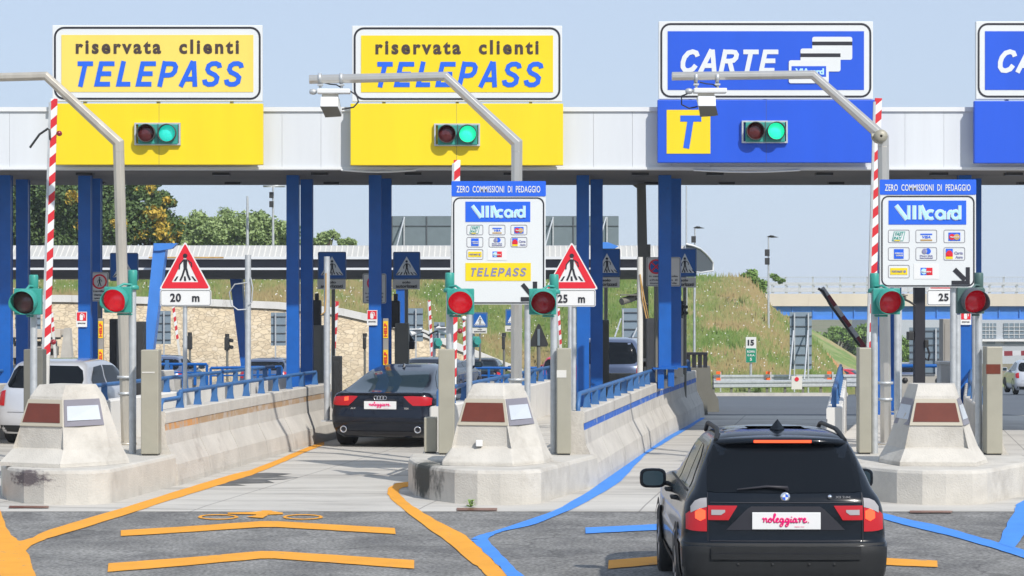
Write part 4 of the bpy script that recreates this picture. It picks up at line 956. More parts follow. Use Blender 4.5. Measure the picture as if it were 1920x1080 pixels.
def arm_straight(name, label, pts, w_, D, base_y, m, collar=None):
    """pts px centreline: tip, bend1, bend2; mast goes straight down from bend2"""
    t = thing(name, label, 'pole', (X(pts[2][0], D), D, .45), group='bent steel camera arms over the lanes')
    r = w_/2*D/F
    a, b, c = [P(x, y, D) for x, y in pts]; e = Vector((X(base_y, D), D, .45))
    mb = MB()
    def oct_(p, u, v, k=1.0): return [tuple(p+u*(r*k*math.cos(R(22.5+45*i))/math.cos(R(22.5)))+v*(r*k*math.sin(R(22.5+45*i))/math.cos(R(22.5)))) for i in range(8)]
    Y = Vector((0, 1, 0))
    def seg(pts_, ks):
        rings = []
        for i, p in enumerate(pts_):
            d0 = (p-pts_[i-1]).normalized() if i else (pts_[1]-p).normalized(); d1 = (pts_[i+1]-p).normalized() if i < len(pts_)-1 else d0
            tt = (d0+d1).normalized(); n_ = Vector((-tt.z, 0, tt.x)); k = 1/max(.4, tt.dot(d0))
            rings.append([tuple(p+n_*(r*k*ks[i]*math.cos(R(22.5+45*j))/math.cos(R(22.5)))+Y*(r*ks[i]*math.sin(R(22.5+45*j))/math.cos(R(22.5)))) for j in range(8)])
        vs = [q for r_ in rings for q in r_]
        return vs, [(q*8+j, q*8+(j+1) % 8, (q+1)*8+(j+1) % 8, (q+1)*8+j) for q in range(len(rings)-1) for j in range(8)]+[tuple(range(7, -1, -1)), tuple(range(len(rings)*8-8, len(rings)*8))]
    vs, fs = seg([a, b, c, c+(e-c)*.03], [.78, .78, 1, 1]); mb.add(vs, fs); mb.build('arm', m, t, normals=True, bevel=.004)
    mb = MB(); vs, fs = seg([c+(e-c)*.03, e], [.99, .99]); mb.add(vs, fs); mb.build('mast', m, t, normals=True, bevel=.004)
    MB().lathe([(r*1.0, 0), (r*1.9, 0), (r*1.9, .03), (r*1.0, .03)], e, 'z', 16).build('base_flange', m, t)
    if collar:
        q = P(pts[2][0], collar, D); q.x = c.x+(e.x-c.x)*(c.z-q.z)/(c.z-e.z)
        MB().lathe([(r*.95, -.02), (r*1.5, -.02), (r*1.5, .02), (r*.95, .02)], q, 'z', 18).build('collar', M['galv'], t)
        MB().lathe([(r*.95, -.02), (r*1.3, -.02), (r*1.3, .02), (r*.95, .02)], q+Vector((0, 0, -.25)), 'z', 18).build('collar', M['galv'], t)
    return t
DA = 36.8
arm_straight('camera_arm', 'weathered brownish steel arm at the left, its end outside the photo', [(-190, 150, ), (86, 142.5), (222, 268)], 20, DA, 238, M['steel_old'], 707)
arm_straight('camera_arm', 'polished steel arm above the middle info board with a camera at its tip', [(580, 149), (835, 143), (969, 268)], 21, DA, 968, M['steel'], 712)
arm_straight('camera_arm', 'polished steel arm before the blue sign with a camera at its tip', [(1260, 143), (1524, 140), (1656, 258)], 20, DA, 1661, M['steel'], 718)
def lane_camera(cx, cy, D, label, flip=1):
    """cx,cy = centre of mounting bar"""
    t = thing('lane_camera', label, 'camera', (X(cx, D), D, Z(cy+50, D)), group='lane cameras hanging from the steel arms')
    s = D/F
    q = lambda dx, dy, dd=0: Vector((X(cx+dx, D), D+dd, Z(cy+dy, D)))
    for dx in (-18, 22):
        mb = MB(); c_ = q(dx, -24); rr_ = 8.6*s
        mb.lathe([(rr_, -.02), (rr_+.012, -.02), (rr_+.012, .03), (rr_, .03)], c_, 'x', 14); mb.tube(q(dx+1, -14), q(dx+2, -2), .02, 6); mb.box(c_.x-.03, c_.x+.05, D-.05, D+.05, Z(cy-10, D), Z(cy-13, D))
        mb.build('clamp', M['galv'], t)
    mb = MB(); a = q(-22, -4); b = q(40, 5); mb.box(a.x, b.x, D-.12, D+.10, b.z, a.z); mb.build('mounting_bar', M['trim_white'], t, bevel=.015)
    mb = MB(); c_ = q(-30, 1); mb.lathe([(.001, -.06), (.035, -.05), (.05, 0), (.035, .05), (.001, .06)], c_, 'x', 10); mb.build('lamp', M['galv'], t)
    mb = MB(); a = q(-13, 5); b = q(17, 12); mb.box(a.x, b.x, D-.06, D+.08, b.z, a.z); mb.build('neck', M['steel_old'], t)
    mb = MB(); a = q(-15, 12); b = q(18, 31)
    mb.add([(a.x, D-.16, a.z), (b.x, D-.16, a.z), (b.x, D+.2, a.z), (a.x, D+.2, a.z), (a.x, D-.22, b.z), (b.x, D-.22, b.z), (b.x+.04, D+.14, b.z-.10), (a.x+.06, D+.14, b.z-.12)],
        [(0, 1, 2, 3), (0, 4, 5, 1), (1, 5, 6, 2), (2, 6, 7, 3), (3, 7, 4, 0), (4, 7, 6, 5)]); mb.build('housing', M['trim_white'], t, bevel=.012, normals=True)
    mb = MB(); mb.add([(a.x+.01, D-.20, b.z-.008), (b.x-.01, D-.20, b.z-.008), (b.x+.03, D+.13, b.z-.125), (a.x+.055, D+.13, b.z-.14)], [(0, 1, 2, 3)])
    mb.add([(a.x, D-.215, b.z), (b.x, D-.215, b.z), (b.x+.05, D-.05, b.z-.13), (a.x+.07, D-.05, b.z-.13)], [(0, 3, 2, 1)]); mb.build('lens_window', M['stele_dark'], t)
    mb = MB(); pts = [q(*p) for p in (((40, 0), (52, 8), (55, 20), (46, 30), (24, 34)) if flip > 0 else ((-24, 2), (-44, 10), (-44, 26), (-30, 33), (-14, 30)))]
    mb.path(pts, .012, 6); mb.path([q(-10, -16), q(2, -13), q(14, -12), q(24, -6)], .01, 5); mb.build('cable', M['black'], t)
    return t
lane_camera(617, 171, DA-.0, 'white lane camera hanging from the arm in front of the middle yellow sign')
lane_camera(1322, 170, DA-.0, 'white lane camera hanging from the arm in front of the blue sign', -1)

# ================================================================ INFO BOARDS
def info_board(x0, y0, x1, y1, hdr, label, telepass, posts, D=35.6, base=.45):
    t = thing('info_board', label, 'sign board', ((X(x0, D)+X(x1, D))/2, D, base), group='payment card info boards beside the lanes')
    W_ = x1-x0
    u = lambda a: x0+a*W_/178.0
    for px in posts: MB().tube((X(px, D+.12), D+.12, base), (X(px, D+.12), D+.12, Z(y0+6, D)), .045, 12).build('post', M['galv'], t)
    MB().rect(x0, y0, x1, y1, D, .05).build('panel', M['sign_white'], t, bevel=.006)
    MB().rrect(x0-.5, y0-.5, x1+.5, y0+hdr, 2, D-.008, .007).build('header', M['letter_blue'], t)
    text('ZERO  COMMISSIONI  DI  PEDAGGIO', (u(9), y0+8.5, u(168), y0+21), D-.014, M['sign_white'], t, 0, .014, 1.06)
    yb = y0+hdr+2
    mb = MB(); mb.ring(rr(u(2.5), yb, u(175.5), y1-2, 13), rr(u(5), yb+2.3, u(173), y1-4.3, 11), D-.006, .005); mb.build('border_line', M['black'], t)
    vy = yb+8 if telepass else yb+9
    vx0, vx1, vh = (26, 149, 38) if telepass else (16, 160, 45)
    MB().rect(u(vx0), vy, u(vx1), vy+vh, D-.006, .005).build('logo_panel', M['letter_blue'], t)
    # VIAcard lettering: light outline under light blue
    a0, a1, b0, b1 = u(vx0+10), u(vx1-9), vy+vh*.19, vy+vh*.80
    w_ = a1-a0; h_ = b1-b0
    for lay, mm, ex, dd in ((0, M['sign_white'], .085, -.010), (1, M['letter_lightblue'], 0, -.016)):
        mb = MB(); sw = h_*(.15+ex)
        A = lambda q, r_: (a0+q*w_, b0+r_*h_)
        mb.stroke([A(.03, .02), A(.19, .98)], sw*1.35, D+dd-.0004); mb.stroke([A(.218, .02), A(.218, .98)], sw, D+dd); mb.stroke([A(.30, .02), A(.30, .98)], sw*1.2, D+dd-.0008)
        mb.stroke([A(.385, .98), A(.385, .02)], sw, D+dd-.0016); mb.stroke([A(.40, .03), A(.49, .98)], sw*1.3, D+dd-.0019)
        mb.stroke([A(*p) for p in arc(.545, .66, .062, .265, -50, -310, 10)], sw, D+dd-.0024)
        mb.stroke([A(*p) for p in arc(.685, .66, .058, .265, 0, -350, 12)], sw, D+dd-.0032); mb.stroke([A(.745, .40), A(.745, .98)], sw, D+dd-.004)
        mb.stroke([A(.805, .98), A(.805, .60), A(.83, .44), A(.865, .42)], sw, D+dd-.0048)
        mb.stroke([A(*p) for p in arc(.915, .66, .055, .265, 0, -350, 12)], sw, D+dd-.0056); mb.stroke([A(.975, .02), A(.975, .98)], sw, D+dd-.0064)
        mb.build('lettering', mm, t)
    xs = (44, 86, 127.5) if telepass else (35, 86, 138); wd, ht = (15.5, 9.6) if telepass else (20, 12.3)
    ys = [vy+vh+15, vy+vh+38, vy+vh+61] if telepass else [vy+vh+22, vy+vh+55, vy+vh+88]
    for r_ in range(3):
        for c_ in range(3):
            if r_ == 2 and c_ == 2: continue
            cx, cy = u(xs[c_]), ys[r_]; big = (r_ == 2 and c_ == 1)
            w2, h2 = (wd*1.18, ht*1.15) if big else (wd, ht)
            if big: lg = MB().rect(cx-w2, cy-h2, cx+w2, cy+h2, D-.005, .004).build('card_logo', M['white'], t)
            else:
                mb = MB(); mb.ring(rr(cx-w2, cy-h2, cx+w2, cy+h2, 3, 3), rr(cx-w2+.9, cy-h2+.9, cx+w2-.9, cy+h2-.9, 2.3, 3), D-.005, .004); lg = mb.build('card_logo', M['reflector_frame'], t)
            k = ht/12.3
            def rc(m_, a, b, c, d, z=0): MB().rect(cx+a*k, cy+b*k, cx+c*k, cy+d*k, D-.006-z, .005).build('logo_mark', M[m_], lg)
            def pl(m_, pts, z=0): MB().poly([(cx+a*k, cy+b*k) for a, b in pts], D-.006-z, .005).build('logo_mark', M[m_], lg)
            def dc(m_, a, b, r, z=0): MB().disc(cx+a*k, cy+b*k, r*k, D-.006-z, n=14).build('logo_mark', M[m_], lg)
            def tx(s_, a, b, c, d, m_, z=.006, sh=0.): text(s_, (cx+a*k, cy+b*k, cx+c*k, cy+d*k), D-.006-z, M[m_], lg, sh, .03)
            if (r_, c_) == (0, 0):
                pl('signal_green', [(-9, -9), (12, -9), (8, 9), (-13, 9)]); pl('sign_white', [(-8, -8), (10.5, -8), (7, 8), (-11.5, 8)], .003)
                tx('FAST', -7, -7.5, 9, -1, 'signal_green', .008, .2); tx('PAY', -10, .8, 6, 7, 'signal_green', .008, .2); rc('yellow', -8, 7, 2, 9, .006)
            if (r_, c_) == (0, 1): rc('letter_blue', -11, -5, 11, -2.6); tx('VISA', -7.5, -1, 8, 4, 'letter_blue', 0, .2); rc('ochre', -11, 6, 11, 8.6)
            if (r_, c_) == (0, 2): rc('letter_blue', -11, -7, 11, 8.5); dc('red', -4.5, 1.2, 5.8, .005); dc('ochre', 4.5, 1.2, 5.8, .008); tx('MasterCard', -8, -.3, 8, 2.6, 'white', .013)
            if (r_, c_) == (1, 0): rc('letter_blue', -9, -9, 9, 9); tx('AMERICAN', -8, -2.6, 8, .2, 'white'); tx('EXPRESS', -5, 1.6, 8, 4.4, 'white')
            if (r_, c_) == (1, 1): dc('letter_blue', 3, -5, 5.6); dc('letter_grey', -3, -5, 5, .005); MB().rect(cx-1, cy-8*k, cx-.2, cy-2*k, D-.018, .004).build('logo_mark', M['white'], lg); tx('Diners Club', -12, 2, 12, 5, 'letter_grey', 0); tx('International', -12, 6, 12, 9, 'letter_grey', 0)
            if (r_, c_) == (1, 2): rc('letter_blue', -16, -9.5, -3, -2); rc('yellow', -16, 5, -3, 9.5); rc('red', -16, -2, -3, 5, .003); dc('red', -9.5, -1, 5.5, .006); tx('Carta', 0, -4.5, 16, 1, 'letter_grey', 0); tx('Aura', 2, 3.5, 16, 8.5, 'letter_grey', 0)
            if (r_, c_) == (2, 0): rc('yellow', -16, -6.5, 16, 6); tx('POSTAMAT', -13, -2, 7, 2, 'letter_grey'); dc('letter_grey', 11, 0, 2.6, .005)
            if big: rc('letter_blue', -11, -7, 0, 7); rc('red', 0, -7, 11.5, 7); dc('letter_lightblue', -4.5, 0, 5.6, .005); dc('red', 4.8, 0, 5.4, .009); tx('Maestro', -9, -1.6, 9, 1.8, 'white', .015)
    if telepass:
        ty = ys[2]+16; MB().rect(u(26), ty, u(150), ty+33.5, D-.006, .005).build('logo_panel', M['yellow'], t)
        bold_text('TELEPASS', (u(34), ty+9, u(142), ty+25), D-.012, M['letter_grey'], t, .30, .20, .24)
        mb = MB(); mb.stroke([(u(134), y1-38), (u(155), y1-13)], 8, D-.006, .005); mb.stroke([(u(158), y1-43), (u(158), y1-10), (u(131), y1-10)], 8, D-.008, .005); mb.build('arrow', M['black'], t)
    else:
        mb = MB(); mb.stroke([(u(138), y1-34), (u(158), y1-14)], 9, D-.006, .005); mb.stroke([(u(163), y1-38), (u(163), y1-9), (u(133), y1-9)], 7.5, D-.008, .005); mb.build('arrow', M['black'], t)
    return t
info_board(847, 340, 1023, 571, 28, 'white info board with payment card logos and a yellow strip, middle of photo', True, (880, 989))
info_board(1650, 337, 1830, 539, 28, 'white info board with payment card logos and a black arrow, right side of photo', False, (1682, 1787))

# ================================================================ PEDESTRIAN WARNING SIGNS
def warning(cx, top, bot, hw, plate, txt, label, D=41, hidden=False, tp=None, postx=None):
    t = thing('warning_sign', label, 'warning sign', (X(cx, D), D, .45), group='pedestrian warning triangles with distance plates')
    postx = postx or cx
    MB().tube((X(postx, D+.06), D+.06, .45), (X(postx, D+.06), D+.06, Z(top+12, D)), .038, 12).build('post', M['galv'], t)
    def tri(k, r):
        c = [(cx, top+k*1.95), (cx+hw-k*1.72, bot-k), (cx-hw+k*1.72, bot-k)]; out = []
        for i in range(3):
            p = Vector(c[i]); a = (Vector(c[i-1])-p).normalized(); b = (Vector(c[(i+1) % 3])-p).normalized(); bis = (a+b).normalized()
            s0 = p+a*r*1.73; s1 = p+b*r*1.73; q = p+bis*r*2; 
            for j in range(6):
                u = j/5; out.append(tuple((s0.lerp(p, u)).lerp(p.lerp(s1, u), u)))
        return out
    MB().poly(tri(0, 3.5), D, .03).build('triangle', M['white'], t)
    o_, i_ = tri(2.2, 2.6), tri(14, .8)
    mb = MB(); mb.ring(o_, i_, D-.005, .004); mb.build('red_border', M['red'], t)
    mb = MB(); ped(mb, cx, bot-17, 50, D-.010); mb.build('pictogram', M['black'], t)
    mb = MB(); zebra(mb, cx, bot-16, 34, D-.004); mb.build('zebra_stripes', M['black'], t)
    a, b, c, d = plate
    MB().rrect(a, b, c, d, 4, D, .025).build('distance_plate', M['white'], t)
    mb = MB(); mb.ring(rr(a+1.2, b+1.2, c-1.2, d-1.2, 3.2), rr(a+2.1, b+2.1, c-2.1, d-2.1, 2.6), D-.004, .003); mb.build('plate_border', M['sign_frame'], t)
    text(txt, tp, D-.010, M['black'], t, 0, .03, 1.1)
warning(347, 452, 543, 49, (300, 543, 396, 574), '20   m', 'pedestrian warning triangle with 20 m plate at the left', tp=(319, 550, 374, 566))
warning(1072, 453, 543, 50, (1022, 543, 1117, 575), '25   m', 'pedestrian warning triangle with 25 m plate right of the middle info board', tp=(1046, 552, 1097, 568), postx=1076)
warning(1785, 453, 543, 46, (1738, 543, 1834, 573), '25   m', 'pedestrian warning sign mostly hidden behind the right info board, its plate reading 25', tp=(1760, 550, 1812, 564.5), postx=1790)

# ================================================================ RED SIGNALS ON POSTS
def signal(cx, cy, polex, cap, ybase, lens, hm, label, D=34.5, w_=26, base=.45, lit=False, topy=None):
    t = thing('traffic_signal', label, 'traffic light', (X(polex, D), D+.08, base), group='single lens red signals on galvanised posts')
    s = D/F; px = lambda a: X(a, D)
    MB().tube((px(polex), D+.08, base), (px(polex), D+.08, Z(cap+22, D)), 6.8*s, 14).build('post', M['galv'], t)
    mb = MB(); z0, z1 = Z(cap+36, D), Z(cap, D); r = 8.8*s
    mb.lathe([(r*.8, 0), (r, .01), (r, z1-z0-.02), (r*.85, z1-z0), (.001, z1-z0)], (px(polex), D+.08, z0), 'z', 16); mb.lathe([(r, 0), (r*1.35, .0), (r*1.35, .05), (r, .07)], (px(polex), D+.08, z0-.01), 'z', 12)
    mb.build('cap', hm, t)
    MB().rect(cx-w_, cy-24, cx+w_-1, cy+25, D-.16, .14).build('housing', hm, t, bevel=.012)
    mb = MB()
    zz = Z(cy-29, D); mb.path([(px(polex), D+.02, zz-.01), (px(cx+(polex-cx)*.45), D-.04, zz+.0), (px(cx), D-.08, zz-.05)], .018, 8)
    zz = Z(cy+25, D); mb.path([(px(polex), D+.04, zz-.02), (px(cx), D-.06, zz-.02)], .015, 8); mb.build('bracket', hm, t)
    v = MB(); r = 24*s
    n = 28; rows = []
    for k in range(n+1):
        a = 6.28318*k/n; c_, s_ = math.cos(a), math.sin(a); ln = .30 if s_ > -.3 else .30*max(.25, 1+(s_+.3)*1.2)
        rows.append([(px(cx)+q*c_, D-.16-e, Z(cy, D)+q*s_-e*.12) for q, e in ((r, 0), (r, ln), (r-.008, ln), (r-.008, 0))])
    v.grid(rows); vo = v.build('visor', M['sign_frame'] if hm == M['signal_teal_dark'] else hm, t)
    l = MB(); l.lathe([(r-.01, -.17), (r*.8, -.195), (r*.45, -.215), (.001, -.222)], (px(cx), D, Z(cy, D)), 'y', 24); l.build('lens', lens, t)
signal(52, 565, 61, 515, 0, M['lens_off'], M['signal_green'], 'unlit red signal at the far left on a galvanised post', D=34.8)
signal(221, 561.5, 247, 506, 0, M['lens_red'], M['signal_green'], 'lit red signal left of the 20 m warning sign')
signal(864, 565, 843, 511, 0, M['lens_red'], M['signal_green'], 'lit red signal under the left corner of the middle info board')
signal(1018, 565, 1039, 514, 0, M['lens_red_dim'], M['signal_green'], 'dim red signal between the middle info board and the 25 m warning sign')
signal(1663, 564.5, 1641, 512, 0, M['lens_red_mid'], M['signal_green'], 'dim red signal under the left corner of the right info board')
signal(1821, 563, 1837, 511, 0, M['lens_red_mid'], M['signal_teal_dark'], 'dim red signal with dark housing under the right corner of the right info board')

# ================================================================ STELES AND CABINETS
def stele(x0, y0, x1, D, m, label, depth=.3, base=.45, side=0, bl=None, cat='cabinet', name='steel_cabinet'):
    t = thing(name, label, cat, ((X(x0, D)+X(x1, D))/2, D, base))
    MB().box(X(x0, D), X(x1, D), D, D+depth, base+.02, Z(y0, D)).build('body', m, t, bevel=.012)
    MB().box(X(x0, D)+.015, X(x1, D)-.015, D+.015, D+depth-.015, base, base+.02).build('plinth', M['dark_metal'], t)
    if bl: a, b, c, d = bl; MB().rect(a, b, c, d, D-.006, .005).build('plate', M[('brown' if x0 > 1800 else 'off_white')], t)
    return t
stele(264, 656, 297, 34.1, M['stele'], 'olive grey steel cabinet left of the orange striped barrier', bl=(266, 697, 290, 699.5))
stele(1044, 653, 1071, 34.2, M['stele'], 'tall olive grey cabinet right of the middle crash block with a pale label', bl=(1044, 694, 1062, 708))
stele(822, 655, 852, 34.3, M['stele'], 'olive grey steel cabinet between the black saloon and the middle crash block')
stele(795, 783, 819, 34.6, M['stele'], 'low dark cabinet at the right rear corner of the black saloon')
stele(1611, 652, 1634, 34.4, M['stele'], 'narrow olive cabinet left of the right crash block')
stele(1850, 650, 1880, 34.2, M['stele'], 'olive grey cabinet with a brown plate, right of the right crash block', bl=(1849, 683, 1876, 701))
stele(44, 655, 80, 35.5, M['stele_dark'], 'dark steel cabinet in front of the silver car rear window')
# slender poles
def pole(px, y0, D, label, r=.055, base=.45, m='galv', extras=None, name='pole', top=None):
    t = thing(name, label, 'pole', (X(px, D), D, base)); MB().tube((X(px, D), D, base), (X(px+(top or 0), D), D, Z(y0, D)), r, 12).build('shaft', M[m], t)
    MB().box(X(px, D)-.1, X(px, D)+.1, D-.1, D+.1, base, base+.02).build('base_plate', M[m], t)
    if extras: extras(t, D)
    return t
def cables(pts, m='galv', r=.012):
    def f(t, D):
        mb = MB()
        for L in pts: mb.path([P(a, b, D-.07) for a, b in L], r, 6)
        mb.build('cable', M[m], t)
    return f
pole(465, 478, 43.5, 'grey pole with looped cable left of the paired blue columns', extras=cables([[(463, 530), (440, 533), (430, 548), (434, 572), (446, 581), (463, 580)], [(470, 520), (474, 540), (472, 566), (466, 572)]]))
pole(613, 481, 44, 'grey pole with a loose cable before the blue crossing sign', extras=cables([[(611, 512), (611, 560), (609, 585), (602, 590)]], 'ochre', .012))
pole(1200, 482, 45, 'pale pole with a thin rod between the blue columns', m='off_white', extras=cables([[(1200, 514), (1208, 560), (1216, 597), (1212, 597), (1204, 560), (1200, 514)]], 'ochre', .012))
pole(1686-1, 575, 37.2, 'grey pole behind the right info board, left of its posts', r=.05)
pole(1795, 590, 37.2, 'grey pole right of the right info board post', r=.05)
pole(1828, 575, 38, 'thin grey pole beside the blue column at right', r=.045)
pole(1071.5-3, 575, 36.4, 'thin grey pole in front of the blue column, beside the tall cabinet', r=.03)
# ================================================================ BOOMS
def boom(px0, y0, px1, y1, D, label, wd=.105, m='boom', rail=-1, light=None, base=None, arm_=None, group='raised red and white barrier booms'):
    a = P(px0, y0, D); b = P(px1, y1, D); d = b-a; L = d.length
    t = thing('barrier_boom', label, 'barrier boom', tuple(a), group=group); ang = math.atan2(d.x, d.z)
    mb = MB(); mb.box(-wd/2, wd/2, -.02, .02, 0, L); o = mb.build('boom', M[m], t, local=True, bevel=.004); o.rotation_euler = (0, ang, 0)
    if rail:
        mb = MB(); mb.box(rail*(wd/2+.006)-.018, rail*(wd/2+.006)+.018, -.035, .03, -.6 if base else 0, L*.985); o = mb.build('edge_rail', M['galv'], t, local=True); o.rotation_euler = (0, ang, 0)
    for s_ in (light or []):
        mb = MB(); q = Vector((wd/2+.045, 0, L*s_)); mb.lathe([(.001, -.05), (.04, -.04), (.045, 0), (.04, .04), (.001, .05)], q, 'y', 12); o = mb.build('lamp', M['lens_red_dim'], t, local=True); o.rotation_euler = (0, ang, 0)
    if base:
        mb = MB(); mb.box(-.045, .045, -.03, .03, -base, 0); o = mb.build('shank', M['off_white'], t, local=True); o.rotation_euler = (0, ang, 0)
    if arm_:
        mb = MB(); mb.path([P(p, q_, D-.03) for p, q_ in arm_], .018, 6); mb.build('bent_rod', M['dark_metal'], t)
    return t
boom(88, 665, 101.5, 185, 38, 'raised red and white boom at the left edge of the first yellow sign', light=[.05, .865], base=.9, arm_=[(94, 262), (93, 243), (90, 241), (74, 252), (56, 277)])
boom(849, 745, 857, 300, 39.5, 'raised red and white boom behind the middle info board', light=[.28], wd=.11, base=.6)
boom(1634, 655, 1647, 184, 38, 'raised red and white boom left of the right info board', light=[.85], wd=.11, base=.9)
t = thing('boom_clamp', 'dark round clamp joining the arm to the raised boom at right', 'clamp', tuple(P(1650, 250, DA)))
mb = MB(); q = P(1650, 256, DA-.16); mb.lathe([(.02, -.12), (.10, -.12), (.10, .16), (.02, .16)], q, 'y', 14); mb.tube(q+Vector((-.13, 0, .0)), q+Vector((.1, 0, .02)), .05, 10); mb.build('ring', M['stele'], t)
t2 = boom(1620, 652, 1540, 540, 52, 'tilted dark red and white boom hanging askew over the exit road', wd=.13, m='boom_flat', rail=0, group='barrier booms of the far lanes')
MB().path([P(1534, 541, 51.9), P(1543, 546, 51.9), P(1556, 570, 51.9), P(1612, 648, 51.9)], .03, 6).build('edge_rail', M['dark_metal'], t2)
boom(1930, 662, 1870, 663, 78, 'horizontal dark red and white boom above the silver car at right', wd=.16, m='boom_flat', rail=0, group='barrier booms of the far lanes')
for i, (a, b, c, d, D, l) in enumerate(((810, 668, 805, 563, 95, 'small distant raised boom left of the lit middle red signal'), (872, 692, 870, 600, 92, 'small distant raised boom below the middle info board, white ball on top'),
        (333, 636, 325, 575, 96, 'small distant raised boom behind the 20 m sign post'), (1051, 646, 1047, 578, 90, 'small distant raised boom left of the 25 m sign post'),
        (626, 655, 632, 565, 60, 'distant raised boom right of the pole before the crossing sign'), (585, 690, 588, 608, 70, 'short distant boom beside the paired blue columns'), (100, 622, 97, 585, 92, 'small distant boom right of the left raised boom'))):
    t = boom(a, b, c, d, D, l, wd=.10 if D > 80 else .09, m='boom_small', rail=-1 if i in (0, 3, 4) else 0, base=1.0, group='barrier booms of the far lanes')
    if i == 1: MB().lathe([(.001, -.1), (.08, -.06), (.1, 0), (.08, .06), (.001, .1)], P(870, 597, D), 'y', 12).build('ball', M['white'], t)

# ================================================================ BLUE CROSSING SIGNS, PROHIBITION SIGNS
def crossing(x0, y0, x1, y1, D, label, postx=None, plate=True, base=.3):
    t = thing('crossing_sign', label, 'road sign', ((X(x0, D)+X(x1, D))/2, D, base), group='blue pedestrian crossing signs')
    cx = (x0+x1)/2; w_ = x1-x0; h_ = y1-y0
    MB().rrect(x0, y0, x1, y1, 3*w_/52, D, .04).build('panel', M['traffic_blue'], t)
    mb = MB(); mb.ring(rr(x0+1, y0+1, x1-1, y1-1, 2.6), rr(x0+1.8, y0+1.8, x1-1.8, y1-1.8, 2), D-.004, .003); mb.build('border_line', M['sign_back'], t)
    MB().poly([(cx, y0+h_*.17), (cx+w_*.40, y1-h_*.14), (cx-w_*.40, y1-h_*.14)], D-.006, .005).build('triangle', M['sign_white'], t)
    mb = MB(); ped(mb, cx, y1-h_*.16, h_*.52, D-.013); mb.build('pictogram', M['black'], t)
    mb = MB(); zebra(mb, cx, y1-h_*.15, h_*.40, D-.008); mb.build('zebra_stripes', M['black'], t)
    if plate:
        ph = h_*.36; MB().rect(x0-1, y1+1, x1-1, y1+1+ph, D, .03).build('text_plate', M['off_white'], t)
        text('solo', (cx-w_*.16, y1+ph*.20, cx+w_*.14, y1+ph*.46), D-.007, M['black'], t, 0, .03); text('autorizzati', (cx-w_*.40, y1+ph*.58, cx+w_*.38, y1+ph*.9), D-.007, M['black'], t, 0, .03)
    p = postx or cx; MB().tube((X(p, D+.06), D+.06, base), (X(p, D+.06), D+.06, Z(y0+3, D)), .04, 10).build('post', M['stele_dark'], t)
crossing(596, 472, 649, 523, 52, 'blue crossing sign with plate behind the grey pole left of the black saloon', postx=625)
crossing(737, 472, 788, 523, 52, 'blue crossing sign with plate right of the column above the black saloon', postx=762)
crossing(1113, 466, 1163, 519, 52, 'blue crossing sign with plate right of the 25 m triangle', postx=1136)
crossing(1262, 466, 1306, 519, 52.5, 'blue crossing sign half hidden by the rightmost tall blue column', postx=1284)
crossing(206, 474, 259, 527, 52, 'blue crossing sign hidden behind the weathered mast at the left', postx=232, plate=False)
crossing(886, 586, 914, 614, 88, 'small distant blue crossing sign below the middle info board', base=g(88))
crossing(948, 580, 976, 610, 89, 'small distant blue crossing sign partly behind the middle mast', base=g(89))
def prohibit(x0, y0, x1, y1, D, label, kind, cxo=0):
    t = thing('prohibition_sign', label, 'road sign', ((X(x0, D)+X(x1, D))/2, D, .3), group='white signs with a red ring')
    MB().rrect(x0, y0, x1, y1, 3, D, .03).build('panel', M['off_white'], t)
    mb = MB(); mb.ring(rr(x0+1, y0+1, x1-1, y1-1, 2.6), rr(x0+1.8, y0+1.8, x1-1.8, y1-1.8, 2), D-.004, .003); mb.build('border_line', M['sign_frame'], t)
    cx = (x0+x1)/2+cxo; cy = y0+18; c = lambda r: [(cx+r*math.cos(6.2832*i/24), cy+r*math.sin(6.2832*i/24)) for i in range(24)]
    if kind == 'stop':
        MB().poly(c(13), D-.006, .004).build('disc', M['traffic_blue'], t)
        mb = MB(); mb.stroke([(cx-8, cy-8), (cx+8, cy+8)], 2.6, D-.010, .003); mb.stroke([(cx+8, cy-8), (cx-8, cy+8)], 2.6, D-.0107, .003); mb.build('cross', M['red'], t)
    else: mb = MB(); ped(mb, cx, cy+9, 17, D-.010); mb.build('pictogram', M['black'], t)
    mb = MB(); mb.ring(c(14), c(11), D-.009, .004); mb.build('red_ring', M['red'], t)
    for k, (s_, yy) in enumerate((('in caso di difficolta', y1-19), ('chiamare il', y1-12), ('numero verde', y1-6))): text(s_, (x0+5+k, yy-2, x1-5-k, yy+1.6), D-.006, M['black'], t, 0, .02)
    MB().tube((X(cx, D+.05), D+.05, .3), (X(cx, D+.05), D+.05, Z(y0+3, D)), .04, 8).build('post', M['stele_dark'], t)
prohibit(170, 510, 203, 565, 47.35, 'white sign with pedestrian in a red ring beside the left blue column', 'ped')
prohibit(680, 513, 724, 569, 47.35, 'white red ringed sign behind the column above the black saloon', 'ped')
prohibit(1212, 482, 1276, 537, 47.35, 'white sign with crossed blue disc in a red ring behind the blue column', 'stop', -14)
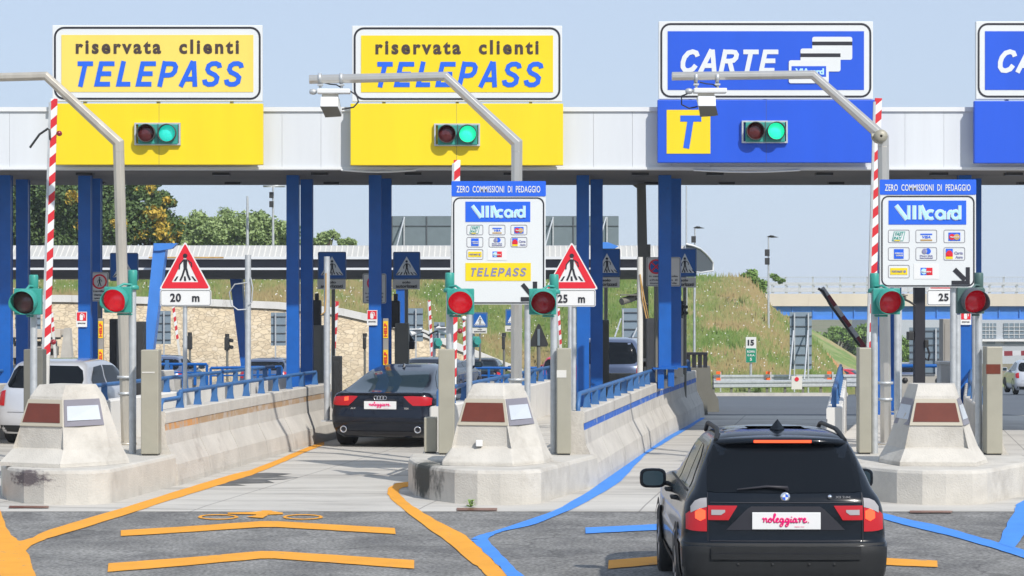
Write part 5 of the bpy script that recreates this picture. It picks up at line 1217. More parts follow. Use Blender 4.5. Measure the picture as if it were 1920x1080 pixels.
# fire extinguisher plates, help posts
def fire(x0, y0, x1, y1, label):
    D = 46.66; t = thing('fire_sign', label, 'fire sign', ((X(x0, D)+X(x1, D))/2, D, Z(y1, D)), group='red and white fire extinguisher signs on the columns')
    MB().rect(x0, y0, x1, y1, D, .02).build('plate', M['white'], t); MB().rect(x0+1.2, y0+1.2, x1-1.2, y0+17, D-.005, .004).build('red_field', M['red'], t)
    cx = (x0+x1)/2; mb = MB(); mb.rrect(cx-3.5, y0+6, cx+2.5, y0+16, 2, D-.010, .004); mb.stroke([(cx-3, y0+6), (cx, y0+3.5), (cx+4, y0+5), (cx+5, y0+11)], 1.2, D-.0107, .004); mb.build('pictogram', M['white'], t)
    text('ESTINTORE', (x0+3, y0+20.5, x1-3, y0+23), D-.006, M['black'], t, 0, .02)
fire(143, 584.5, 163, 613, 'red and white extinguisher plate on the left blue column')
fire(688, 581.5, 707.5, 610, 'red and white extinguisher plate on the column above the black saloon')
fire(1801, 582, 1821, 609, 'red and white extinguisher plate on the blue column at right')
def help_post(x0, x1, y0, D, label, ys):
    t = thing('help_post', label, 'help post', ((X(x0, D)+X(x1, D))/2, D, .45), group='yellow and grey help posts beside the columns')
    MB().box(X(x0, D), X(x1, D), D, D+.1, .45, Z(y0, D)).build('post', M['grey_box'], t, bevel=.005)
    for a, b in ys:
        p = MB().rect(x0+.4, a, x1-.4, b, D-.008, .007).build('yellow_band', M['yellow_post'], t); text('HELP', (x0+2, a+4, x1-2, b-3), D-.014, M['red'], p, 0, .04, vertical=True)
help_post(184, 193.5, 597, 46.9, 'yellow and grey help post right of the left blue column', [(602, 634), (655, 682)])
help_post(718, 728, 597, 46.9, 'yellow and grey help post between the columns above the black saloon', [(602, 634), (656, 690)])
help_post(1796, 1801.5, 617, 46.5, 'narrow yellow help post at the edge of the right blue column', [(620, 640), (648, 676)])
# ================================================================ LANE EQUIPMENT UNDER THE CANOPY
def cabinet(x0, y0, x1, D, depth, m, label, base=.45, door=True, name='lane_cabinet', lip=False, zb=None):
    t = thing(name, label, 'cabinet', ((X(x0, D)+X(x1, D))/2, D, base)); b = base if zb is None else zb
    MB().box(X(x0, D), X(x1, D), D, D+depth, b, Z(y0, D)).build('body', M[m], t, bevel=.012)
    if door: MB().box(X(x0, D)+.04, X(x1, D)-.04, D-.012, D-.001, b+.12, Z(y0, D)-.10).build('door', M[m], t, bevel=.004)
    if lip: MB().box(X(x0, D)-.04, X(x1, D)+.04, D-.05, D+depth+.04, Z(y0, D)+.003, Z(y0, D)+.07).build('top_slab', M[m], t, bevel=.01)
    return t
cabinet(1112, 560, 1124, 49.0, .5, 'dark_metal', 'tall dark cabinet close behind the blue column by the 25 m sign')
cabinet(1122, 600, 1142, 49.6, .5, 'stele_dark', 'tall olive dark payment cabinet beside the steel blue car', lip=False)
cabinet(1214, 597, 1237, 48.4, .8, 'grey_box', 'grey lane cabinet left of the right blue column pair')
t = cabinet(1262, 597, 1281, 50.4, .5, 'off_white', 'pale lane cabinet with vertical blue lettering behind the blue column', zb=1.07, base=1.07, door=False)
text('VIACARD', (1257, 612, 1263.5, 690), 50.36-.01, M['letter_blue'], t, 0, .04, vertical=True)
MB().rect(1255, 598, 1264, 699, 50.37, .02).build('side_panel', M['off_white'], t)
t = cabinet(1204, 678, 1231, 49.0, .5, 'off_white', 'cream box with a small switch on top of the island by the right column', lip=True)
MB().rect(1211, 686, 1216, 693, 48.98, .012).build('switch', M['white'], t)
cabinet(1768, 598, 1785, 56, .5, 'grey_box', 'grey brown cabinet hanging behind the right info board posts')
cabinet(1764, 684, 1784, 52, .5, 'wall_white', 'cream concrete box beside the blue column behind the right crash block', lip=True)
cabinet(741, 606, 766, 50.0, .5, 'stele_dark', 'dark grey cabinet behind the columns above the black saloon')
cabinet(622, 668, 639, 47.2, .4, 'dark_metal', 'dark low cabinet right of the paired blue columns')
cabinet(586, 610, 606, 50.2, .5, 'stele_dark', 'olive dark cabinet between the paired blue columns and the grey pole')
cabinet(205, 598, 219, 50., .5, 'dark_metal', 'dark cabinet behind the weathered mast at the left')
t = cabinet(254, 603, 268, 44, .4, 'dark_metal', 'dark brown cabinet right of the lit left signal')
# grey shaded wall in the next lane
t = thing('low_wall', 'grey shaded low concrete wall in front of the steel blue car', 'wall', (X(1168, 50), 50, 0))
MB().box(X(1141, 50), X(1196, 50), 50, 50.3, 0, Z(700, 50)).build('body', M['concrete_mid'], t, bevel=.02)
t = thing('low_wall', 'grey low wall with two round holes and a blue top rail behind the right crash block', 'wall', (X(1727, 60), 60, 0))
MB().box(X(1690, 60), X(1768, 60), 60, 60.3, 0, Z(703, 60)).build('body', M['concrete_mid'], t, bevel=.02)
mb = MB()
for px in (1697, 1759): mb.lathe([(.001, -.02), (.07, -.02), (.07, .01)], P(px, 713, 60), 'y', 12)
mb.build('hole', M['dark_metal'], t); mb = MB(); mb.path([P(1676, 714, 59.8), P(1676, 690, 59.8), P(1680, 686, 59.8), P(1765, 686, 59.8)], .045, 8); mb.build('handrail', M['traffic_blue'], t)
# far side rails seen between columns
def railing(px0, px1, y0, y1, D, label, n=6, m='traffic_blue', zb=0.):
    t = thing('blue_railing', label, 'railing', (X(px0, D), D, zb)); a, b = P(px0, y0, D), P(px1, y1, D); b.y = D+.0
    mb = MB(); mb.path([a, b], .04, 8); mb.path([a+Vector((0, 0, -.22)), b+Vector((0, 0, -.22))], .025, 6)
    for k in range(n+1): q = a.lerp(b, k/n); mb.box(q.x-.035, q.x+.035, D-.03, D+.03, q.z-.55, q.z)
    mb.build('rails', M[m], t); MB().box(min(a.x, b.x), max(a.x, b.x), D+.04, D+.34, zb-.2, a.z-.40).build('kerb_wall', M['concrete_mid'], t)
railing(820, 965, 690, 690, 70, 'dark blue railing behind the distant dark car, below the middle info board', zb=g(70))
railing(985, 1040, 690, 690, 70, 'dark blue railing behind the rail of the middle island', zb=g(70), n=3)
railing(395, 528, 690, 688, 68, 'dark blue railing behind the grey looped cable pole', zb=g(68))
railing(255, 388, 683, 683, 63, 'dark blue railing behind the 20 m sign post', zb=g(63))
# black column with boxes behind right crash block
t = thing('dark_mast', 'thick black mast with side boxes under the right info board', 'pole', (X(1724, 46.7), 46.7, .45))
MB().box(X(1715, 46.7), X(1735, 46.7), 46.7, 46.9, .45, Z(345, 46.7)).build('shaft', M['black'], t, bevel=.01)
MB().box(X(1704, 46.6), X(1715, 46.6)-.002, 46.65, 46.9, Z(638, 46.6), Z(622, 46.6)).build('box', M['dark_metal'], t, bevel=.01)
MB().box(X(1735, 46.6)+.002, X(1742, 46.6), 46.65, 46.9, Z(652, 46.6), Z(637, 46.6)).build('box', M['dark_metal'], t, bevel=.01)
MB().path([P(1739, 652, 46.75), P(1743, 664, 46.75), P(1740, 676, 46.75), P(1735, 672, 46.75)], .02, 6).build('cable', M['black'], t)
t = thing('leaning_mast', 'dark leaning steel mast with a top bracket between the two blue column groups', 'pole', (X(1212, 49), 49, .45))
mb = MB(); D = 49; tp, bt = P(1202, 348, D), P(1211, 700, D); mb.box(-.13, .13, -.13, .13, -4.5, 0)
mb = MB(); mb.prism([(X(1195, D), Z(344, D)), (X(1211, D), Z(344, D)), (X(1219, D), Z(700, D)), (X(1204, D), Z(700, D)), (X(1204, D), .45), (X(1196, D), Z(450, D))], D, .25); mb.build('shaft', M['stele_dark'], t)
mb = MB(); mb.prism([(X(1186, D), Z(346, D)), (X(1200, D), Z(346, D)), (X(1200, D), Z(356, D))], D-.03, .2); mb.build('bracket', M['stele_dark'], t)
MB().box(X(1214, D), X(1220, D), D+.05, D+.2, Z(520, D), Z(458, D)).build('box', M['stele_dark'], t)
def cctv(px, py, D, label, d=-1, m='stele_dark', s=1.):
    t = thing('cctv_camera', label, 'camera', tuple(P(px, py, D))); c = P(px, py, D); mb = MB()
    mb.tube(c+Vector((d*.28*s, -.15*s, -.06*s)), c+Vector((-d*.02, .1, .04*s)), .07*s, 10); mb.build('housing', M[m], t)
    MB().box(c.x-.3*s if d < 0 else c.x-.05*s, c.x+.05*s if d < 0 else c.x+.3*s, c.y-.2*s, c.y+.1*s, c.z+.06*s, c.z+.085*s).build('sun_shield', M[m], t)
    MB().path([c, c+Vector((-d*.12*s, .1, -.04*s)), c+Vector((-d*.25*s, .12, -.12*s))], .02*s, 6).build('bracket', M['dark_metal'], t)
cctv(1192, 560, 46.5, 'dark cctv camera pointing left beside the pale pole')
cctv(1694, 561, 46., 'dark cctv camera under the right info board', -1)
cctv(822, 620, 90, 'white distant cctv camera right of a small boom', 1, 'white', 1.6)
cctv(789, 622, 90, 'white distant cctv camera left of a small boom', -1, 'white', 1.4)
# dark silhouettes of signals facing away
def back_signal(px, y0, y1, D, label, w_=9, post=None, two=True, vis=-1):
    t = thing('signal_back', label, 'traffic light', (X(px, D), D, g(D)), group='traffic signals facing away')
    MB().rect(px-w_/2, y0+(y1-y0)*.2, px+w_/2, y1, D, .25).build('housing', M['dark_metal'], t, bevel=.03)
    mb = MB(); mb.tube(P(px+1, y0+(y1-y0)*.22, D+.1), P(px+1, y0, D+.1), .09*D/100, 8); mb.build('cap', M['dark_metal'], t)
    mb = MB(); mb.tube((X(px+1, D), D+.1, g(D)), P(px+1, y1, D+.1), .05*D/100, 8); mb.build('post', M['stele_dark'], t)
    if two:
        mb = MB()
        for u in (.38, .78):
            yy = y0+(y1-y0)*u; mb.tube(P(px+vis*w_/2, yy, D+.1), P(px+vis*w_*1.15, yy+1, D-.1), 3.4*D/F, 8)
        mb.build('visor', M['dark_metal'], t)
back_signal(355, 623, 655, 100, 'dark signal silhouette right of the 20 m sign post')
back_signal(425, 626, 657, 100, 'dark signal silhouette before the slanted dark column', vis=1)
back_signal(180, 618, 655, 70, 'dark signal silhouette between the left blue column and help post', two=True, vis=-1, w_=4)
back_signal(593, 550, 612, 50.5, 'dark signal back between the paired columns and grey pole', w_=17, two=False)
back_signal(741, 551, 614, 50.5, 'dark signal back on the column above the black saloon', w_=17, two=False)
back_signal(683, 625, 655, 60, 'thin dark signal silhouette left of the column above the black saloon', w_=6, two=False)
back_signal(944, 624, 655, 85, 'thin dark signal silhouette left of the middle mast', w_=6, two=False)
back_signal(1278, 564, 592, 52.2, 'teal dark signal right of the right blue column', w_=8, vis=1)
back_signal(1122, 552, 600, 52.4, 'dark green signal beside the blue column behind the 25 m sign', w_=8, two=False)
def green_signal(px, py, D, label):
    t = thing('distant_signal', label, 'traffic light', (X(px, D), D, g(D)), group='distant green housed signals')
    MB().rect(px-7, py-9, px+6, py+11, D, .25).build('housing', M['signal_green'], t, bevel=.02)
    MB().tube(P(px+1, py-1, D), P(px+3, py, D-.35), 6.5*D/F, 12).build('visor', M['signal_green'], t)
    MB().tube((X(px-6, D), D+.2, g(D)), P(px-6, py-18, D+.2), .06, 8).build('post', M['galv'], t)
green_signal(820, 643, 90, 'distant green housed signal left of the lit middle red signal post')
green_signal(893, 640, 88, 'distant green housed signal under the small blue crossing sign')
# triangular sign seen from behind
D = 66; t = thing('triangle_sign_back', 'dark back of a triangular road sign on a post, right of the middle mast', 'road sign', (X(1010, D), D, g(D)))
MB().poly([(1010, 607), (1013, 609), (1028, 645), (1026, 650), (994, 650), (992, 645), (1008, 608)], D, .03).build('panel', M['dark_metal'], t)
MB().tube((X(1010, D), D+.05, g(D)), P(1010, 612, D+.05), .05, 8).build('post', M['stele_dark'], t)
MB().box(X(1009, D)-.02, X(1011, D)+.02, D-.03, D-.005, Z(648, D), Z(617, D)).build('channel', M['sign_back'], t)
D = 50.6; t = thing('folded_sign', 'dark triangular sign edge and box beside the cabinet right of the saloon column', 'road sign', (X(770, D), D, .3))
MB().poly([(767, 624), (779, 643), (767, 645)], D, .04).build('panel', M['dark_metal'], t)
MB().rect(743, 640, 777, 655, D-.3, .3).build('box', M['black'], t, bevel=.02)

# ================================================================ SIGN BACKS
def sign_back(x0, y0, x1, y1, D, label, posts, ribs=4, zb=None, brace=False, m='sign_back_pale', struts=None):
    t = thing('sign_back', label, 'sign', ((X(x0, D)+X(x1, D))/2, D, g(D) if zb is None else zb), group='large signs seen from behind')
    MB().rect(x0, y0, x1, y1, D, .05).build('panel', M[m], t)
    mb = MB()
    for k in range(ribs):
        yy = y0+(y1-y0)*(k+.5)/ribs; mb.box(X(x0, D), X(x1, D), D-.05, D-.003, Z(yy, D)-.018*D/100, Z(yy, D)+.018*D/100)
    mb.build('rib', M['sign_frame'], t)
    for p in posts: MB().box(X(p, D)-.028*D/100, X(p, D)+.028*D/100, D-.15, D-.06, (g(D) if zb is None else zb), Z(y0+(y1-y0)*.02, D)).build('post', M['galv'], t)
    for a, b, c, d in (struts or []): MB().tube(P(a, b, D-.25), P(c, d, D-2.2), .035*D/100, 8).build('strut', M['galv'], t)
    return t
D = 156
sign_back(735, 405, 1160, 480, D, 'huge grey sign back standing above the far canopy roof', (758, 1037, 1138), 2, zb=3.8, struts=[(758, 408, 744, 462), (1037, 408, 1022, 462), (1136, 408, 1121, 462)], m='sign_back')
for px in (735, 800, 862, 925, 990, 1075): MB().box(X(px, D)-.04, X(px, D)+.04, D-.06, D-.002, Z(480, D), Z(406, D)).build('seam', M['sign_frame'], C.objects['sign_back'])
sign_back(1481, 585, 1522, 692, 104, 'tall grey sign back standing on the slope before the overpass', (1489, 1515), 6, struts=[(1488, 620, 1480, 712), (1515, 620, 1508, 712)])
sign_back(1705, 614, 1769, 706, 110, 'gridded grey sign back seen under the right info board', (1720, 1754), 7, m='window_far')
sign_back(1166, 578, 1196, 672, 96, 'grey sign back with slanted struts between the blue columns', (1168,), 6, struts=[(1196, 612, 1172, 662), (1164, 598, 1152, 634)])
sign_back(292, 583, 320, 645, 127, 'grey sign back on the stone wall left of the 20 m post', (308,), 4)
sign_back(508, 586, 536, 648, 127, 'grey sign back on the stone wall left of the paired blue columns', (517,), 4)
sign_back(754, 578, 793, 640, 118, 'grey sign back right of the column above the black saloon', (780,), 3)
sign_back(814, 604, 834, 634, 122, 'small blue grey sign back left of the lit middle signal', (824,), 2)
sign_back(28, 590, 76, 628, 127, 'grey sign back behind the far left signal', (66,), 3)
# km sign
D = 108; t = thing('distance_sign', 'small white and green motorway sign reading 15 on the grassy slope', 'road sign', (X(1408, D), D, g(D)))
MB().rect(1398.5, 632, 1418, 680, D, .05).build('panel', M['white'], t)
MB().rect(1399, 653, 1417.5, 679.5, D-.01, .008).build('green_field', M['km_green'], t)
text('15', (1402, 637, 1414, 648), D-.016, M['black'], t, 0, .05); text('ROMA', (1401, 657, 1415.5, 661.5), D-.02, M['white'], t, 0, .03)
text('G.R.A.', (1401, 664, 1415.5, 668), D-.02, M['white'], t, 0, .03); text('5', (1406, 671, 1410, 676.5), D-.02, M['white'], t, 0, .03)
MB().tube((X(1408, D), D+.1, g(D)), P(1408, 634, D+.1), .06, 8).build('post', M['galv'], t)
# lamps
def street_lamp(px, ytop, D, zb, label, heads=True, boxes=(), r=.07, head=1.0):
    t = thing('street_lamp', label, 'street lamp', (X(px, D), D, zb), group='tall thin street lamps')
    MB().tube((X(px, D), D, zb), P(px, ytop, D), r*1.2, 8, r2=r*.6).build('pole', M['galv'], t)
    if heads:
        mb = MB(); c = P(px, ytop+1, D)
        mb.path([c+Vector((0, 0, -.5*head)), c, c+Vector((.5*head, 0, .1))], .05*head, 6); mb.build('bracket', M['dark_metal'], t)
        mb = MB(); mb.add([c+Vector(v)*head for v in ((-.2, -.15, .05), (.2, -.2, .22), (1.05, -.12, .0), (1.05, .12, .0), (.2, .2, .22), (-.2, .15, .05), (.3, 0, -.05))], [(0, 1, 4, 5), (1, 2, 3, 4), (0, 6, 2, 1), (5, 4, 3, 6), (0, 5, 6), (2, 6, 3)]); mb.build('lamp_head', M['dark_metal'], t, normals=True)
    for b in boxes: q = P(px, b, D); MB().box(q.x-.22, q.x+.04, D-.2, D-.08, q.z-.19, q.z+.19).build('box', M['dark_metal'], t)
street_lamp(1303, 427, 140, g(140), 'street lamp with dark head beside the far canopy end', boxes=(449,), head=.55)
street_lamp(1441, 444, 135, g(135), 'street lamp with dark head and two boxes before the overpass', boxes=(474, 490), head=.55)
street_lamp(512, 350, 150, 3.5, 'lamp mast with ring head and two dark boxes left of the paired columns', heads=False, boxes=(366, 383), r=.09)
MB().lathe([(.55, -.05), (.7, -.05), (.7, .05), (.55, .05), (.55, -.05)], P(514, 349, 150), 'z', 16).build('ring_head', M['galv'], [o for o in C.objects if o.get('label', '').startswith('lamp mast')][0])
street_lamp(464, 368, 152, 3.5, 'plain cream pole standing above the distant green trees', heads=False, r=.11)
street_lamp(1287, 348, 130, g(130), 'very thin pale mast right of the right blue column', heads=False, r=.06)
street_lamp(1302, 520, 100, g(100), 'thin white post standing in front of the grassy slope', heads=False, r=.055)
# green shrub covered post etc
# guard rails
def guardrail(x0, y0, x1, y1, D0, D1, label, n=10, hz=.75, m='galv', w_=.31):
    t = thing('guard_rail', label, 'guard rail', (X(x0, D0), D0, g(D0)), group='steel guard rails along the exit road'); a = P(x0, y0, D0); b = P(x1, y1, D1)
    prof = [(0, 0), (-.06, .03), (-.06, .10), (0, .13), (0, .18), (-.06, .21), (-.06, .28), (0, .31)]
    mb = MB(); rows = [[(p.x, p.y+o, p.z-w_+h*w_/.31) for o, h in prof] for p in (a, b)]; mb.grid(rows, False); mb.build('beam', M[m], t)
    for k in range(n+1): q = a.lerp(b, k/n); MB().box(q.x-.05, q.x+.05, q.y+.03, q.y+.13, g(q.y)-.1, q.z-.02).build('rail_post', M['stele_dark'], t)
guardrail(1338, 713.5, 1640, 711, 98.5, 98.5, 'nearer steel guard rail along the exit road', 9)
guardrail(1338, 703, 1640, 702, 105, 105, 'farther steel guard rail along the foot of the slope', 9)
for k, px in enumerate((1347, 1440, 1555)):
    D = 106; t = thing('delineator', 'orange delineator pair on a post, '+('leftmost before the slope', 'at the foot of the slope lamp', 'rightmost near the red car')[k], 'delineator', (X(px, D), D, g(D)), group='orange delineators behind the guard rails')
    for y in (699, 711): MB().rect(px-4, y-2.6, px+4, y+2.6, D-1.2, .05).build('orange_plate', M['delineator'], t)
    MB().box(X(px, D)-.03, X(px, D)+.03, D-1.14, D-1.06, g(D), Z(696, D)).build('post', M['galv'], t)
D = 97.6; t = thing('broken_sign', 'small white panel with a red mark leaning on the guard rail', 'road sign', (X(1493, D), D, g(D)))
MB().rect(1484, 705, 1504, 730, D, .06).build('panel', M['off_white'], t); MB().disc(1494, 711, 4, D-.02, .01).build('red_disc', M['red'], t)
t = thing('traffic_cone', 'orange traffic cone at the verge near the red car', 'cone', tuple(GP(1551, 737)))
c = GP(1551, 737); MB().lathe([(.22, .04), (.04, .62), (.001, .62)], c, 'z', 12).build('cone', M['delineator'], t); MB().box(c.x-.26, c.x+.26, c.y-.26, c.y+.26, c.z, c.z+.04).build('base', M['black'], t)

# ================================================================ TREES
def foliage(mb_v, mb_f, rs, c, rad, n, leaf, flat=1.0):
    u = rs.normal(size=(n, 3)); p = np.clip(u, -2.2, 2.2)*rad*.62+c
    a = rs.normal(size=(n, 3)); a /= np.linalg.norm(a, axis=1)[:, None]; b = np.cross(a, rs.normal(size=(n, 3))); b /= np.linalg.norm(b, axis=1)[:, None]
    s = leaf*(.6+.8*rs.rand(n))[:, None]
    q = np.stack([p-a*s, p+b*s*.5, p+a*s, p-b*s*.5], 1); mb_v.append(q.reshape(-1, 3))
def leaf_mesh(name, V_, m, parent, loc):
    v = np.concatenate(V_)-np.array(loc); n = len(v)//4; me = bpy.data.meshes.new(name)
    me.vertices.add(len(v)); me.vertices.foreach_set('co', v.astype(np.float32).ravel()); me.loops.add(n*4); me.loops.foreach_set('vertex_index', np.arange(n*4, dtype=np.int32))
    me.polygons.add(n); me.polygons.foreach_set('loop_start', np.arange(0, n*4, 4, dtype=np.int32)); me.polygons.foreach_set('loop_total', np.full(n, 4, dtype=np.int32)); me.update()
    me.materials.append(m); o = bpy.data.objects.new(name, me); C.objects.link(o); o.parent = parent; return o
def tree(name, label, lumps, D, zb, m, seed, leaf=.2, dens=1.0, cat='tree', group=None, extra=None, depth=1.0, trunk=True, clumps=16, bare=False):
    """lumps: px ellipses (cx,cy,rx,ry) in the photo, given a depth about as large as their width"""
    rs = np.random.RandomState(seed); cx = sum(l[0] for l in lumps)/len(lumps); loc = (X(cx, D), D, zb)
    t = thing(name, label, cat, loc, group=group); V_ = []; E = []; s = D/F; limbs = MB()
    for (lx, ly, rx, ry) in lumps:
        c0 = np.array([X(lx, D), D, Z(ly, D)]); R3 = np.array([rx*s, min(rx, ry*1.5)*s*depth, ry*s])
        for k in range(clumps):
            u = rs.normal(size=3); u /= np.linalg.norm(u); cc = c0+u*R3*(.35+.55*rs.rand()); rad = np.array([1, 1, .8])*min(R3[0], R3[2])*(.26+.26*rs.rand())
            cc[2] = max(cc[2], zb+.3)
            foliage(V_, None, rs, cc, rad, int(dens*400*(1 if leaf < .3 else .7)), leaf*.60)
            if extra and u[0]*extra[2]+rs.rand()*.8 > .35 and rs.rand() < extra[1]: foliage(E, None, rs, cc+np.array([.35, -.9, .1])*rad, rad*.55, int(dens*150), leaf*.62)
            if k % 3 == 0 and trunk: limbs.tube((loc[0]+(c0[0]-loc[0])*.3, D, zb+(c0[2]-zb)*.45), tuple(cc), .09, 5, r2=.03)
    if trunk:
        H_ = max(Z(l[1], D) for l in lumps)-zb; limbs.path([(loc[0], D, zb-.4), (loc[0]+.15, D+.1, zb+H_*.3), (loc[0]-.1, D, zb+H_*.6), (loc[0]+.1, D, zb+H_*.9)], [.24, .18, .12, .05], 8); limbs.build('trunk', M['bark'], t)
    leaf_mesh('crown', V_, M[m], t, loc)
    if E: leaf_mesh('yellow_foliage', E, M[extra[0]], t, loc)
    return t
tg = 'trees and bushes on the bank'
tree('tree', 'dark green tree with yellow orange tufts, rightmost of the dark trees at left', [(258, 395, 52, 44), (296, 425, 42, 38), (225, 425, 50, 45), (300, 385, 25, 22), (262, 350, 40, 30), (318, 440, 20, 18)], 143, 3.2, 'leaf_dark', 1, .22, 1.25, group=tg, extra=('leaf_yellow', .65, .9))
tree('tree', 'dark green tree seen between the left blue columns', [(150, 400, 60, 55), (190, 360, 40, 40), (110, 365, 50, 40), (120, 440, 60, 40)], 145, 3.2, 'leaf_dark', 2, .22, 1.25, group=tg, extra=('leaf_yellow', .12, .9))
tree('tree', 'dark green tree behind the far left columns', [(40, 410, 60, 50), (70, 370, 45, 40), (10, 380, 50, 45), (30, 450, 60, 30)], 146, 3.2, 'leaf_dark', 3, .22, 1.2, group=tg)
tree('tree', 'dark tree reaching off the left edge of the photo', [(-50, 400, 60, 60), (-90, 430, 60, 50)], 147, 3.2, 'leaf_dark', 4, .24, .8, group=tg)
tree('shrub_tree', 'grey green bushy tree right of the yellow flecked tree', [(365, 428, 38, 28), (345, 445, 30, 25), (395, 440, 30, 25)], 158, 3.5, 'leaf_mid', 5, .22, .9, group=tg)
tree('shrub_tree', 'grey green bushy tree behind the cream pole', [(432, 420, 40, 28), (460, 435, 42, 28), (415, 440, 30, 28)], 159, 3.5, 'leaf_mid', 6, .22, .9, group=tg)
tree('shrub_tree', 'grey green bushy tree left of the paired columns with the lamp mast before it', [(485, 425, 28, 26), (530, 438, 32, 24), (505, 448, 35, 20)], 160, 3.5, 'leaf_mid', 7, .22, .9, group=tg)
tree('shrub_tree', 'low grey green tree above the canopy roof right of the paired columns', [(612, 446, 28, 13), (645, 455, 25, 9), (580, 455, 25, 15)], 162, 3.5, 'leaf_mid', 8, .22, .9, group=tg)
tree('bush', 'leafy green bush at the left end of the overpass railing', [(1412, 524, 25, 19), (1424, 540, 20, 18), (1398, 548, 16, 14), (1404, 562, 22, 12), (1425, 560, 14, 12)], 156, Z(566, 156), 'leaf_light', 9, .17, .7, cat='bush', group=tg, clumps=11)
tree('bush', 'small loose green bush growing against the bridge railing', [(1450, 521, 14, 7), (1462, 526, 10, 6)], 214, Z(548, 214), 'leaf_light', 10, .2, .35, cat='bush', group=tg, clumps=7, trunk=False)
tree('bush', 'dull green bush on top of the slope below the canopy end', [(1315, 525, 15, 12), (1340, 533, 18, 9), (1365, 540, 16, 6)], 158, Z(545, 158), 'leaf_mid', 11, .17, .5, cat='bush', group=tg, clumps=8, trunk=False)
tree('bush', 'green bush on the slope under the blue crossing sign', [(1195, 530, 18, 17), (1180, 540, 16, 12), (1210, 545, 12, 10)], 150, Z(556, 150), 'leaf_light', 12, .17, .7, cat='bush', group=tg, clumps=8)
tree('bush', 'dark low bush with pale branches at the bridge abutment', [(1478, 598, 10, 6), (1470, 606, 10, 5)], 206, Z(612, 206), 'leaf_mid', 13, .2, .4, cat='bush', group=tg, clumps=7, trunk=False)
tree('tree', 'green tree beyond the underpass left of the tilted boom', [(1570, 625, 26, 12), (1545, 635, 25, 12), (1595, 632, 22, 16)], 290, -5, 'leaf_light', 14, .4, .5, group=tg)
tree('tree', 'green tree beyond the underpass behind the tilted boom', [(1625, 622, 22, 14), (1640, 640, 25, 20), (1610, 650, 25, 15)], 292, -5, 'leaf_light', 15, .4, .5, group=tg)
tree('tree', 'green tree seen between the posts under the right info board', [(1695, 655, 18, 22), (1688, 690, 20, 15)], 200, -5, 'leaf_light', 16, .3, .5, group=tg)
tree('bush', 'green bush hanging over the stone wall behind the left boom', [(105, 548, 14, 10), (92, 540, 14, 8), (75, 545, 14, 7)], 133, wall_top(80)-.1, 'leaf_light', 17, .14, .5, cat='bush', group=tg, clumps=8, trunk=False)
tree('bush', 'row of low green scrub on the bank below the far canopy at left', [(130, 530, 30, 8), (180, 535, 30, 7), (150, 545, 30, 5), (100, 520, 30, 8), (160, 518, 30, 9)], 145, Z(548, 145), 'leaf_dark', 18, .17, .5, cat='bush', group=tg, clumps=9, trunk=False)
